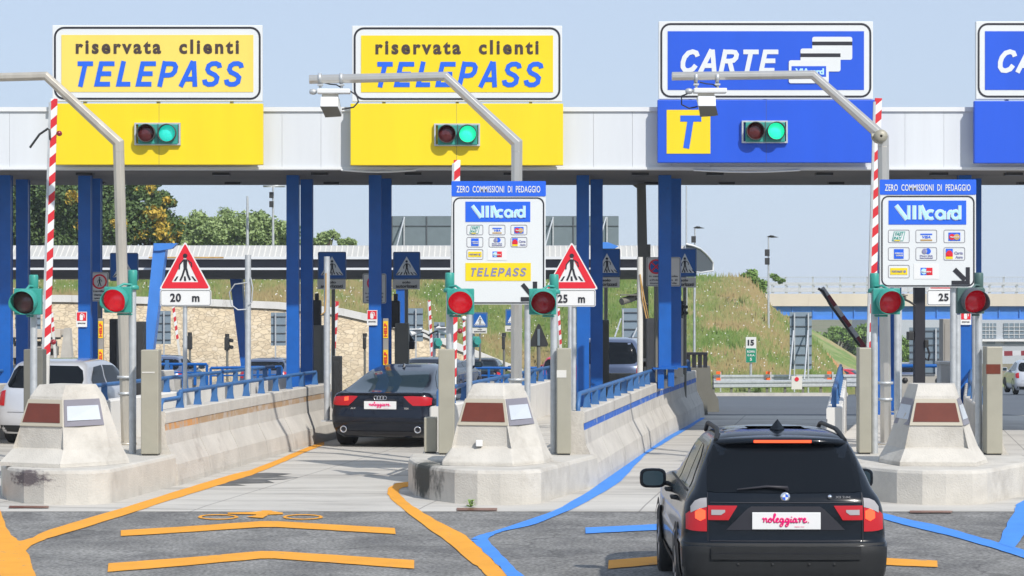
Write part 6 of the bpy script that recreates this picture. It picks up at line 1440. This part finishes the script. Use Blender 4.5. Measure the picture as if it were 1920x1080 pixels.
# ================================================================ CARS
def pchip(xs, ys, x):
    xs = list(xs); ys = list(ys)
    if x <= xs[0]: return ys[0]
    if x >= xs[-1]: return ys[-1]
    n = len(xs); h = [xs[i+1]-xs[i] for i in range(n-1)]; d = [(ys[i+1]-ys[i])/h[i] for i in range(n-1)]; m = [d[0]]+[0]*(n-2)+[d[-1]]
    for i in range(1, n-1):
        if d[i-1]*d[i] > 0: w1 = 2*h[i]+h[i-1]; w2 = h[i]+2*h[i-1]; m[i] = (w1+w2)/(w1/d[i-1]+w2/d[i])
    i = 0
    while x > xs[i+1]: i += 1
    t = (x-xs[i])/h[i]
    return ys[i]*(1+2*t)*(1-t)**2+m[i]*h[i]*t*(1-t)**2+ys[i+1]*t*t*(3-2*t)+m[i+1]*h[i]*t*t*(t-1)
class Body:
    def __init__(s, tab, cr=.38, cf=.7, n=3.2, rowsn=5):
        s.h, s.w, s.yr, s.yf = zip(*tab); s.cr, s.cf, s.n = cr, cf, n; s.rowsn = rowsn
    def W(s, h): return pchip(s.h, s.w, h)
    def YR(s, h): return pchip(s.h, s.yr, h)
    def YF(s, h): return pchip(s.h, s.yf, h)
    def rear(s, x, h, off=0.):
        w_ = s.W(h); a = min(1, abs(x)/w_); return (x, s.YR(h)+s.cr*(1-(1-a**s.n)**(1/s.n))-off, h)
    def side(s, y, h, sg, off=0.):
        w_ = s.W(h); u = max(0, 1-(y-s.YR(h))/s.cr) if y < s.YR(h)+s.cr else max(0, 1-(s.YF(h)-y)/s.cf)
        return (sg*(w_*max(0., 1-min(1, u)**s.n)**(1/s.n)+off), y, h)
    def outline(s, h, k=14):
        w_, r, f = s.W(h), s.YR(h), s.YF(h); pts = []
        for i in range(-k, k+1):
            t = math.pi/2*i/k; a = abs(math.sin(t))**(2/s.n)*(1 if t > 0 else -1); c_ = math.cos(t)**(2/s.n) if math.cos(t) > 1e-6 else 0
            pts.append((a*w_, r+s.cr*(1-c_), h))
        L = f-r-s.cr-s.cf
        for j in range(1, 8): pts.append((w_, r+s.cr+L*j/8, h))
        for i in range(-k, k+1):
            t = math.pi/2*i/k; a = abs(math.sin(t))**(2/s.n)*(-1 if t > 0 else 1); c_ = math.cos(t)**(2/s.n) if math.cos(t) > 1e-6 else 0
            pts.append((a*w_, f-s.cf*(1-c_), h))
        for j in range(1, 8): pts.append((-w_, f-s.cf-L*j/8, h))
        return pts
    def mesh(s):
        hs = []
        for a, b in zip(s.h, s.h[1:]):
            q = max(2, min(s.rowsn, int((b-a)/.02))); hs += [a+(b-a)*i/q for i in range(q)]
        hs.append(s.h[-1]); rows = [s.outline(h) for h in hs]; n = len(rows[0]); mb = MB()
        vs = [p for r_ in rows for p in r_]
        mb.add(vs, [(a*n+k, a*n+(k+1) % n, (a+1)*n+(k+1) % n, (a+1)*n+k) for a in range(len(rows)-1) for k in range(n)], True)
        mb.add(rows[-1], [tuple(range(n))], True); mb.add(rows[0], [tuple(range(n-1, -1, -1))]); return mb
    def patch_r(s, cols, off=.006, nx=4, nh=8):
        """cols: [(x,hlo,hhi)]"""
        rows = []
        X_ = []
        for (a, la, ha), (b, lb, hb) in zip(cols, cols[1:]):
            for i in range(nx): t = i/nx; X_.append((a+(b-a)*t, la+(lb-la)*t, ha+(hb-ha)*t))
        X_.append(cols[-1])
        for j in range(nh+1): rows.append([s.rear(x, lo+(hi-lo)*j/nh, off) for x, lo, hi in X_])
        mb = MB(); mb.grid(rows); return mb
    def patch_s(s, cols, sg, off=.006, nx=4, nh=8):
        X_ = []
        for (a, la, ha), (b, lb, hb) in zip(cols, cols[1:]):
            for i in range(nx): t = i/nx; X_.append((a+(b-a)*t, la+(lb-la)*t, ha+(hb-ha)*t))
        X_.append(cols[-1]); rows = [[s.side(y, lo+(hi-lo)*j/nh, sg, off) for y, lo, hi in X_] for j in range(nh+1)]
        mb = MB(); mb.grid(rows, flip=sg > 0); return mb
def B(mb, name, m, t, **k): return mb.build(name, M[m] if isinstance(m, str) else m, t, local=True, **k)
def wheel(t, x, y, r, w_, sg, rim='rim'):
    mb = MB(); a = .03
    mb.lathe([(r*.6, -w_/2), (r-a, -w_/2), (r, -w_/2+a), (r, w_/2-a), (r-a, w_/2), (r*.6, w_/2)], (x, y, r), 'x', 28)
    wh = B(mb, 'wheel', 'tyre', t)
    mb = MB(); xo = w_/2*sg; mb.lathe([(r*.64, xo*1.0), (r*.60, xo*.9), (r*.2, xo*.8), (.001, xo*.9)], (x, y, r), 'x', 20)
    for k in range(5):
        c_, s_ = math.cos(k*1.2566), math.sin(k*1.2566); mb.add([(x+xo*.98, y+c_*.05-s_*.04, r+s_*.05+c_*.04), (x+xo*.98, y+c_*.05+s_*.04, r+s_*.05-c_*.04), (x+xo*1.0, y+c_*r*.6+s_*.05, r+s_*r*.6-c_*.05), (x+xo*1.0, y+c_*r*.6-s_*.05, r+s_*r*.6+c_*.05)], [(0, 1, 2, 3)])
    B(mb, 'rim', rim, wh)
def arch(b, t, y, r, sg, m='black', name='wheel_arch', off=.004, r2=None):
    """dark opening (or flare ring) draped on the side"""
    mb = MB(); hs0 = b.h[0]+.005; rows = []; n = 18
    for rad in ([0.0, r] if r2 is None else [r, r2]):
        row = []
        for k in range(n+1):
            a = math.pi*k/n; yy = y+rad*math.cos(a); hh = max(hs0, .34+rad*math.sin(a)); row.append(b.side(yy, hh, sg, off))
        rows.append(row)
    lo = [(p[0], p[1], hs0) for p in rows[1 if r2 is None else 1]]
    mb.grid(rows, True, flip=sg < 0)
    if r2 is None:
        # fill below axle height
        q = []
        for hh in (hs0, .34): q.append([b.side(y+r-2*r*k/n, hh, sg, off) for k in range(n+1)])
        mb.grid(q, True, flip=sg < 0)
    return B(mb, name, m, t)
def mirror(b, t, y, h, sg, m, s=1.0, glass=True):
    x = b.W(h)-.02; mb = MB()
    c = (sg*(x+.16*s), y, h+.02); prof = [(.001, -.07), (.075, -.06), (.095, 0), (.08, .07), (.001, .11)]
    rows = []
    for dy, k in ((-.02, .90), (0, 1.0), (.05, .98), (.10, .7), (.13, .2)):
        rows.append([(c[0]+math.copysign(abs(math.cos(a))**.55, math.cos(a))*.115*s*k, c[1]+dy, c[2]+math.copysign(abs(math.sin(a))**.55, math.sin(a))*.085*s*k) for a in [6.28318*i/20 for i in range(21)]])
    mb.grid(rows, True, flip=False); mb.add(rows[0][:-1], [tuple(range(19, -1, -1))])
    mb.path([(sg*(x-.03), y+.04, h-.04), (sg*(x+.08*s), y+.04, h-.03)], .025, 6); o = B(mb, 'mirror', m, t, normals=True)
    g_ = MB(); pts = [(c[0]+math.copysign(abs(math.cos(a))**.55, math.cos(a))*.098*s*.9, c[1]-.026, c[2]+math.copysign(abs(math.sin(a))**.55, math.sin(a))*.07*s*.9) for a in [6.28318*i/20 for i in range(20)]]
    g_.add(pts, [tuple(range(19, -1, -1))]); B(g_, 'mirror_glass', 'glass_blue', o)
# script lettering for the plates
def script(t, x0, x1, z0, z1, y, m, r):
    """noleggiare in a brush script; unit box 0..100 x, baseline 0, x-height 10"""
    S = []
    def add(*p): S.append(p)
    add((0, 8), (2, 10), (3, 7), (2.5, 0), (3.5, 5), (6, 9.5), (8, 9), (8, 3), (9, 0), (11, 2)); 
    add((15, 9.5), (12.5, 7), (12.5, 2), (15, 0), (18, 2), (18.5, 7), (16, 10), (15, 8), (18, 6.5), (21, 9))
    add((21, 5), (24, 12), (26, 19), (24.5, 21), (23, 17), (22.7, 4), (24, 0), (27, 2))
    add((27, 4), (31, 6), (32, 9), (29.5, 10), (27.5, 6), (28, 1.5), (31, 0), (35, 3))
    for gx in (35, 46):
        add((gx+6, 9), (gx+2.5, 9.5), (gx+.5, 5), (gx+2, 1), (gx+5, 3), (gx+7, 9), (gx+6.5, -2), (gx+4, -9), (gx+1, -9.5), (gx+1, -5.5), (gx+6, -1), (gx+11, 2.5))
    add((57.5, 9), (57, 2), (58.5, 0), (61, 3)); add((58.2, 13.3), (58.8, 13.8))
    add((67, 8.5), (64, 10), (61.5, 5), (62.5, .5), (65.5, 1.5), (68, 9), (67.5, 2), (69, 0), (71, 2))
    add((72, 8), (73.5, 10.5), (75, 8.5), (74.5, 0), (75.5, 6), (78, 10), (80, 8.5)); 
    add((81, 4), (85, 6), (86, 9), (83.5, 10), (81.5, 6), (82, 1.5), (85, 0), (89, 2.5)); add((92, 0), (92.6, .3))
    fx = lambda a: x0+(x1-x0)*a/93.0; fz = lambda b: z0+(z1-z0)*(b+9.5)/30.5
    mb = MB()
    for k, st in enumerate(S):
        pts = []; P_ = [Vector((fx(a), y-.001-.0004*k, fz(b))) for a, b in st]
        if len(P_) == 2: pts = P_
        else:
            for i in range(len(P_)-1):
                p0 = P_[max(i-1, 0)]; p1 = P_[i]; p2 = P_[i+1]; p3 = P_[min(i+2, len(P_)-1)]
                for j in range(4):
                    u = j/4; pts.append(.5*((2*p1)+(p2-p0)*u+(2*p0-5*p1+4*p2-p3)*u*u+(3*p1-p0-3*p2+p3)*u**3))
            pts.append(P_[-1])
        mb.path(pts, r, 6)
    return B(mb, 'lettering', m, t)
def plate(t, x0, x1, z0, z1, y, tilt=0., script_on=True, r=.006):
    mb = MB(); mb.box(x0, x1, y-.012, y, z0, z1); pl = B(mb, 'number_plate', 'white', t, bevel=.004)
    if script_on:
        w_ = x1-x0; h_ = z1-z0; script(pl, x0+w_*.15, x0+w_*.83, z0+h_*.20, z0+h_*.92, y-.013, 'magenta', r)
        text('happy rent', None, 0, M['magenta'], pl, 0, .01, 1, local=(x0+w_*.62, x0+w_*.76, z0+h_*.13, z0+h_*.19, y-.016), th=.002)
# ---- black SUV
def black_suv():
    D = 21.0; t = thing('black_suv', 'large black suv with roof rails and lit rear lamps, nearest vehicle at bottom right', 'car', (X(1474, D), D, g(D)), rz=R(-.6))
    tab = [(.24, .80, .14, 4.30), (.32, .87, .05, 4.42), (.45, .905, .01, 4.5), (.66, .915, .0, 4.5), (.70, .905, .035, 4.5), (.82, .90, .045, 4.46), (.95, .885, .05, 4.3), (1.04, .86, .06, 4.05), (1.09, .835, .085, 3.6), (1.14, .80, .12, 3.1),
           (1.25, .755, .20, 2.80), (1.38, .70, .29, 2.50), (1.50, .645, .37, 2.25), (1.56, .605, .42, 2.1), (1.60, .55, .50, 1.95), (1.63, .44, .66, 1.80), (1.65, .26, .90, 1.55)]
    b = Body(tab, cr=.34, cf=.7, n=4.2); B(b.mesh(), 'body', 'paint_black', t)
    # cladding: bumper
    B(b.patch_r([(-.90, .25, .685), (-.70, .25, .685), (0, .25, .685), (.70, .25, .685), (.90, .25, .685)], .012, 8, 8), 'bumper', 'plastic', t)
    B(b.patch_r([(-.655, .545, .66), (0, .545, .66), (.655, .545, .66)], .030, 6, 4), 'bumper_step', 'plastic', t)
    B(b.patch_r([(-.655, .60, .605), (.655, .60, .605)], .034, 10, 1), 'bumper_groove', 'black', t)
    for sg in (-1, 1): B(b.patch_s([(.30, .25, .66), (.62, .40, .66), (.8, .62, .66)], sg, .012), 'bumper_corner', 'plastic', t); B(b.patch_s([(1.2, .25, .42), (3.2, .25, .42)], sg, .014), 'sill', 'plastic', t)
    # glass
    gl = b.patch_r([(-.68, 1.135, 1.165), (-.665, 1.13, 1.40), (-.60, 1.125, 1.525), (0, 1.12, 1.535), (.60, 1.125, 1.525), (.665, 1.13, 1.40), (.68, 1.135, 1.165)], .008, 4, 10); B(gl, 'rear_window', 'glass_dark', t)
    # tailgate lines
    for h in (1.035, .70): B(b.patch_r([(-.66, h, h+.007), (.66, h, h+.007)], .009, 12, 1), 'tailgate_gap', 'black', t)
    for sg in (-1, 1): B(b.patch_r([(sg*.675, .70, 1.12), (sg*.682, .70, 1.12)], .009, 1, 10), 'tailgate_gap', 'black', t)
    B(b.patch_r([(-.52, .80, .80), (-.34, .80, .98), (-.30, .80, 1.005), (.30, .80, 1.005), (.34, .80, .98), (.52, .80, .80)], .007, 4, 4), 'plate_recess', 'black', t)
    # lamps
    for sg in (-1, 1):
        L = lambda pts, off, nm, m, nx=4: B(b.patch_r([(sg*x, lo, hi) for x, lo, hi in pts], off, nx, 5), nm, m, t)
        L([(.425, 1.005, 1.012), (.50, .885, 1.012), (.68, .885, 1.012)], .012, 'tail_lamp', 'lamp_red')
        L([(.53, .955, .975), (.565, .93, .975), (.65, .93, .975)], .018, 'reversing_lamp', 'lamp_clear')
        L([(.688, .785, 1.02), (.76, .785, 1.0), (.82, .79, .97), (.868, .80, .93)], .014, 'tail_lamp', 'lamp_red')
        L([(.688, 1.0, 1.078), (.74, .985, 1.072), (.79, .965, 1.05), (.828, .945, 1.0)], .018, 'turn_lamp', 'lamp_clear')
        L([(.70, .90, .965), (.745, .875, .985), (.79, .90, .955)], .020, 'brake_lamp', 'lamp_lit')
    # spoiler and high brake lamp
    rows = []
    for i in range(17):
        x = -.60+1.2*i/16; e = abs(x)/.60; y0 = b.rear(x, 1.55)[1]; up = .03*(1-e**3)
        rows.append([(x, y0+.20, 1.585+up-.012*e), (x, y0-.02, 1.565+up), (x, y0-.10+.06*e**4, 1.545+up), (x, y0-.10+.06*e**4, 1.515+up), (x, y0+.02, 1.505+up)])
    mb = MB(); mb.grid(rows, True, flip=True); sp = B(mb, 'spoiler', 'paint_black', t, normals=False)
    mb = MB(); r2 = []
    for i in range(9): x = -.255+.51*i/8; y0 = b.rear(x, 1.55)[1]; r2.append([(x, y0-.103, 1.570+.002), (x, y0-.103, 1.548)])
    mb.grid(r2, True, flip=True); B(mb, 'high_brake_lamp', 'lamp_lit', sp)
    # side windows
    for sg in (-1, 1):
        for cols in ([(.62, 1.13, 1.20), (.75, 1.125, 1.40), (.98, 1.12, 1.49), (1.12, 1.12, 1.50)], [(1.18, 1.12, 1.50), (1.9, 1.12, 1.50)], [(1.98, 1.12, 1.50), (2.2, 1.12, 1.49), (2.85, 1.12, 1.15)]):
            B(b.patch_s(cols, sg, .006), 'side_window', 'glass_blue', t)
        B(b.patch_s([(.6, 1.10, 1.115), (2.9, 1.10, 1.115)], sg, .010), 'window_trim', 'chrome' if 0 else 'plastic', t)
        for y in (1.95, 1.15): B(b.patch_s([(y-.004, .45, 1.1), (y+.004, .45, 1.1)], sg, .004, 1, 10), 'door_gap', 'black', t)
        for y in (1.35, 2.3):
            p = b.side(y, .98, sg, .0); mb = MB(); mb.path([(p[0], y-.10, .98), (p[0]+sg*.045, y-.08, .985), (p[0]+sg*.045, y+.08, .985), (p[0], y+.10, .98)], .018, 6); B(mb, 'door_handle', 'plastic', t)
        arch(b, t, .90, .46, sg, 'plastic', 'wheel_flare', .012, .39); arch(b, t, .90, .395, sg); arch(b, t, 3.65, .46, sg, 'plastic', 'wheel_flare', .03, .39); arch(b, t, 3.65, .395, sg, off=.02)
        wheel(t, sg*.80, .90, .36, .25, sg); wheel(t, sg*.81, 3.65, .36, .25, sg)
        mirror(b, t, 2.85, 1.03, sg, 'paint_black', 1.15)
        # roof rail
        mb = MB(); pts = []
        for i in range(29):
            u = i/28; y = .50+1.80*u; zz = 1.560+.085*(math.sin(math.pi*min(1, u*4)/2) if u < .5 else math.sin(math.pi*min(1, (1-u)*5)/2)); pts.append((sg*(.575-.035*math.sin(math.pi*min(1, u*4)/2)), y, zz))
        mb.path(pts, .021, 8); B(mb, 'roof_rail', 'plastic', t)
    # antenna, wiper, emblem, badge, plate
    mb = MB(); mb.add([(-.07, .80, 1.645), (.07, .80, 1.645), (.0, .97, 1.65), (0, .72, 1.64), (-.004, .76, 1.735), (.004, .76, 1.735)], [(0, 3, 4), (3, 1, 5), (3, 5, 4), (1, 2, 5), (2, 0, 4), (2, 4, 5)]); B(mb, 'antenna_fin', 'paint_black', t, normals=True)
    y = b.rear(0, 1.17)[1]; mb = MB(); mb.path([(.02, y-.02, 1.145), (.02, y-.05, 1.165), (-.16, b.rear(0, 1.18)[1]-.04, 1.175), (-.42, b.rear(-.4, 1.15)[1]-.03, 1.15)], [.02, .018, .013, .006], 6); B(mb, 'wiper', 'black', t)
    y = b.rear(0, 1.09)[1]; mb = MB(); mb.lathe([(.001, -.022), (.030, -.021), (.043, -.016), (.045, 0)], (0, y, 1.085), 'y', 24); em = B(mb, 'emblem', 'chrome', t)
    for q, m_ in ((0, 'letter_blue'), (1, 'white'), (2, 'letter_blue'), (3, 'white')):
        mb = MB(); mb.add([(0, y-.0235, 1.085)]+[(.026*math.cos(R(90*q+15*k)), y-.0235, 1.085+.026*math.sin(R(90*q+15*k))) for k in range(7)], [tuple([0]+list(range(7, 0, -1)))]); B(mb, 'emblem_quarter', m_, em)
    text('X3 2.0d', None, 0, M['chrome'], t, 0, .03, 1, name='badge', local=(.44, .57, 1.075, 1.095, b.rear(.5, 1.085)[1]-.014), th=.006)
    mb = MB(); mb.lathe([(.001, -.030), (.016, -.026), (.020, -.01)], (.39, b.rear(.39, 1.085)[1], 1.088), 'y', 16); B(mb, 'chrome_lock', 'chrome', t)
    plate(t, -.295, .305, .805, .955, b.rear(0, .88)[1]-.012, r=.0062)
    for x in (-.42, .42, -.12, .2): mb = MB(); mb.lathe([(.001, -.006), (.014, -.004), (.016, .003)], (x, b.rear(x, .50)[1]-.012, .50), 'y', 10); B(mb, 'parking_sensor', 'plastic', t)
    return t
black_suv()
# ---- dark saloon (fastback)
def saloon():
    D = 43.3; t = thing('black_saloon', 'black fastback saloon with four ring emblem driving through the middle lane', 'car', (X(712, D), D, 0), rz=-math.atan(.20))
    tab = [(.18, .80, .22, 4.6), (.26, .88, .10, 4.75), (.38, .935, .03, 4.85), (.55, .955, .0, 4.88), (.62, .955, .02, 4.88), (.74, .95, .045, 4.8), (.86, .935, .05, 4.6), (.95, .90, .06, 4.1), (.985, .87, .09, 3.7), (1.01, .835, .25, 3.5),
           (1.06, .79, .47, 3.25), (1.15, .735, .80, 3.02), (1.25, .68, 1.12, 2.8), (1.34, .625, 1.45, 2.6), (1.40, .575, 1.75, 2.45), (1.44, .50, 2.02, 2.40), (1.46, .40, 2.14, 2.36)]
    tab = [(h, w_, a, max(b_, a+.9)) for h, w_, a, b_ in tab]; tab = [(h, w_, a, b_) for h, w_, a, b_ in tab]
    b = Body(tab, cr=.28, cf=.5, n=3.2); B(b.mesh(), 'body', 'paint_navy', t)
    B(b.patch_r([(-.70, 1.012, 1.03), (-.66, 1.01, 1.20), (-.56, 1.008, 1.345), (0, 1.005, 1.355), (.56, 1.008, 1.345), (.66, 1.01, 1.20), (.70, 1.012, 1.03)], .01, 4, 14), 'rear_window', 'glass_blue', t)
    # lip
    rows = []
    for i in range(17):
        x = -.78+1.56*i/16; e = abs(x)/.78; y0 = b.rear(x, .96)[1]; rows.append([(x, y0+.22, 1.005), (x, y0+.05, .998), (x, y0-.04+.03*e**4, .992), (x, y0-.03, .965), (x, y0+.02, .95)])
    mb = MB(); mb.grid(rows, True, flip=True); B(mb, 'boot_lip', 'paint_navy', t)
    for sg in (-1, 1):
        L = lambda pts, off, nm, m: B(b.patch_r([(sg*x, lo, hi) for x, lo, hi in pts], off, 5, 5), nm, m, t)
        L([(.43, .925, .935), (.52, .83, .94), (.60, .765, .94), (.85, .765, .925), (.92, .78, .90)], .010, 'tail_lamp', 'lamp_red')
        L([(.60, .86, .93), (.68, .845, .915)], .014, 'brake_lamp', 'lamp_lit' if sg < 0 else 'lamp_red')
        for cols in ([(1.15, 1.02, 1.05), (1.5, 1.02, 1.25), (1.9, 1.02, 1.36), (2.2, 1.02, 1.375)], [(2.28, 1.02, 1.375), (2.7, 1.02, 1.34), (3.2, 1.02, 1.08)]): B(b.patch_s(cols, sg, .006), 'side_window', 'glass_blue', t)
        B(b.patch_s([(1.1, 1.005, 1.018), (3.25, 1.005, 1.018)], sg, .008), 'window_trim', 'chrome', t)
        arch(b, t, .92, .39, sg); arch(b, t, 3.9, .38, sg, off=.02); wheel(t, sg*.845, .92, .36, .29, sg); wheel(t, sg*.82, 3.9, .35, .27, sg); mirror(b, t, 3.1, 1.02, sg, 'paint_navy', 1.0)
        mb = MB(); y = b.rear(sg*.69, .33)[1]; mb.lathe([(.04, .06), (.045, -.05), (.06, -.06), (.065, -.04), (.065, .03)], (sg*.69, y, .335), 'y', 20); B(mb, 'exhaust_pipe', 'chrome', t)
        mb = MB(); mb.lathe([(.001, -.02), (.045, -.02)], (sg*.69, y, .335), 'y', 16); B(mb, 'exhaust_hole', 'black', t)
    B(b.patch_r([(-.60, .70, .706), (.60, .70, .706)], .008, 10, 1), 'boot_gap', 'black', t)
    B(b.patch_r([(-.86, .455, .47), (.86, .455, .47)], .012, 14, 1), 'bumper_line', 'plastic', t); B(b.patch_r([(-.70, .22, .30), (.70, .22, .30)], .01, 10, 2), 'diffuser', 'black', t)
    B(b.patch_r([(-.30, .70, .86), (-.25, .70, .885), (.25, .70, .885), (.30, .70, .86)], .007, 4, 3), 'plate_recess', 'black', t)
    y = b.rear(0, .905)[1]
    for k in range(4):
        mb = MB(); c = (-.0825+.055*k, y-.012-.002*(k % 2), .905); n = 18
        mb.path([(c[0]+.036*math.cos(6.2832*i/n), c[1], c[2]+.036*math.sin(6.2832*i/n)) for i in range(n+1)], .006, 6); B(mb, 'emblem_ring', 'chrome', t)
    plate(t, -.30, .30, .70, .845, b.rear(0, .76)[1]-.012, r=.0062)
    text('A7', None, 0, M['chrome'], t, 0, .02, 1, name='badge', local=(-.56, -.46, .70, .73, b.rear(.5, .71)[1]-.014), th=.006)
    text('TDI', None, 0, M['chrome'], t, 0, .02, 1, name='badge', local=(.44, .52, .70, .73, b.rear(.5, .71)[1]-.014), th=.006)
    mb = MB(); mb.add([(-.03, 1.80, 1.42), (.03, 1.80, 1.42), (0, 1.98, 1.46), (0, 1.78, 1.415), (-.004, 1.82, 1.49), (.004, 1.82, 1.49)], [(0, 3, 4), (3, 1, 5), (3, 5, 4), (1, 2, 5), (2, 0, 4), (2, 4, 5)]); B(mb, 'antenna_fin', 'paint_navy', t, normals=True)
    return t
saloon()
# ---- generic hatchback / suv
def hatch(name, label, x, y, rz, paint, wd=.88, ht=1.50, L=4.2, glass='glass_dark', belt=.98, zb=0., plate_on=True, lamp_low=True, small=False, group=None, tumble=.80, front=False):
    t = thing(name, label, 'car', (x, y, zb), rz=rz, group=group); k = ht/1.5
    tab = [(.20, wd*.90, .12, L-.2), (.30, wd*.97, .04, L-.05), (.48, wd, .0, L), (.60, wd, .01, L), (.80, wd*.99, .05, L-.12), (belt-.06, wd*.97, .09, L-.7), (belt, wd*.94, .12, L-.95), (belt+.05, wd*.91, .15, L-1.1),
           (belt+.20*k, wd*.84, .27, L-1.5), (ht-.16, wd*tumble*.95, .38, L-1.8), (ht-.08, wd*tumble*.88, .44, L-2.0), (ht-.03, wd*tumble*.76, .56, L-2.2), (ht, wd*.42, .95, L-2.4)]
    b = Body(tab, cr=.32, cf=.6, n=3.0, rowsn=3); B(b.mesh(), 'body', paint, t)
    gw = wd*.80; top = ht-.12
    B(b.patch_r([(-gw, belt+.08, belt+.16), (-gw*.93, belt+.03, belt+.32*k), (-gw*.80, belt+.02, top), (0, belt+.01, top+.01), (gw*.80, belt+.02, top), (gw*.93, belt+.03, belt+.32*k), (gw, belt+.08, belt+.16)], .008, 4, 8), 'rear_window', glass, t)
    for sg in (-1, 1):
        B(b.patch_r([(sg*wd*.80, .72, belt-.02), (sg*wd*.90, .72, belt-.04), (sg*wd*.965, .75, belt-.08)], .012, 4, 5), 'tail_lamp', 'lamp_red', t)
        for cols in ([(.62, belt+.05, belt+.15), (.9, belt+.03, top-.03), (1.35, belt+.02, top)], [(1.42, belt+.02, top), (2.0, belt+.02, top-.02), (L-1.15, belt+.02, belt+.08)]): B(b.patch_s(cols, sg, .006), 'side_window', glass, t)
        arch(b, t, .75, .36, sg); arch(b, t, L-.85, .36, sg, off=.02); wheel(t, sg*(wd-.12), .75, .32, .21, sg); wheel(t, sg*(wd-.12), L-.85, .32, .21, sg); mirror(b, t, L-1.3, belt+.04, sg, paint)
    B(b.patch_r([(-wd*.9, .24, .36), (0, .22, .36), (wd*.9, .24, .36)], .008, 6, 3), 'lower_bumper', 'plastic', t)
    B(b.patch_r([(-wd*.72, .60, .607), (wd*.72, .60, .607)], .008, 8, 1), 'tailgate_gap', 'black', t)
    if plate_on: mb = MB(); yy = b.rear(0, .55)[1]; mb.box(-.26, .26, yy-.02, yy-.006, .46, .57); B(mb, 'number_plate', 'white', t)
    if front: 
        for sg in (-1, 1):
            mb = MB(); mb.lathe([(.001, .03), (.08, .02), (.1, -.02)], (sg*wd*.72, L-.10, .68), 'y', 12); B(mb, 'headlight', 'lamp_clear', t)
    return t
hatch('silver_car', 'silver hatchback with dark rear window driving in the far left lane', X(74, 44.2), 44.2, -math.atan(.17), 'paint_silver', .90, 1.57, 4.3, belt=1.03, tumble=.84)
hatch('dark_car', 'small dark car with an orange square in its window, seen past the middle lane', X(897, 90), 90, R(-6), 'paint_navy', .84, 1.46, 4.1, zb=g(90), glass='glass_blue')
D = 89.5; t = thing('orange_card', 'small orange square on the rear window of the distant dark car', 'card', tuple(P(893, 705, D))); MB().rect(887, 701.5, 898, 708.5, 90.15, .01).build('card', M['delineator'], t)
hatch('blue_suv', 'steel blue suv in the lane behind the blue column and payment cabinets', X(1136, 59), 59, R(-9), 'paint_blue', .93, 1.76, 4.6, belt=1.10, glass='glass_dark')
hatch('silver_car', 'silver hatchback cut off by the right edge of the photo', X(1942, 103), 103, R(-3), 'paint_silver', .86, 1.50, 3.9, zb=g(103))
hatch('red_car', 'red car passing behind the guard rail near the tilted boom', X(1612, 178), 178, R(68), 'paint_red', .88, 1.40, 4.2, zb=g(178)+.0, glass='glass_blue', front=True)
hatch('blue_car', 'dark blue car partly hidden behind the railing left of the 20 m post', X(292, 78), 78, R(-4), 'paint_blue', .86, 1.46, 4.2, zb=g(78))
hatch('grey_car', 'grey green car roof above the rail right of the looped cable pole', X(492, 82), 82, R(-6), 'paint_blue', .86, 1.40, 4.2, zb=g(82))
hatch('dark_car', 'dark distant car whose roof shows just behind the black saloon', X(795, 64), 64, R(-10), 'paint_navy', .86, 1.27, 4.2, zb=g(64))
hatch('red_car', 'red car whose edge shows between the posts right of the middle mast', X(1054, 84), 84, R(-6), 'paint_red', .86, 1.50, 4.2, zb=g(84))
hatch('grey_car', 'pale grey car seen above the low wall behind the right crash block', X(1698, 108), 108, R(-6), 'paint_blue', .86, 1.40, 4.2, zb=g(108))
# ================================================================ HAZE
mb = MB(); mb.box(-420, 420, -60, 620, -7.5, 40)
hm = bpy.data.materials.new('haze_air'); hm.use_nodes = True; n = hm.node_tree.nodes; n.remove(n['Principled BSDF']); pv = n.new('ShaderNodeVolumePrincipled')
pv.inputs['Density'].default_value = .00032; pv.inputs['Color'].default_value = (.86, .93, 1, 1)
hm.node_tree.links.new(pv.outputs[0], n['Material Output'].inputs['Volume']); o = mb.build('haze', hm); o['kind'] = 'stuff'
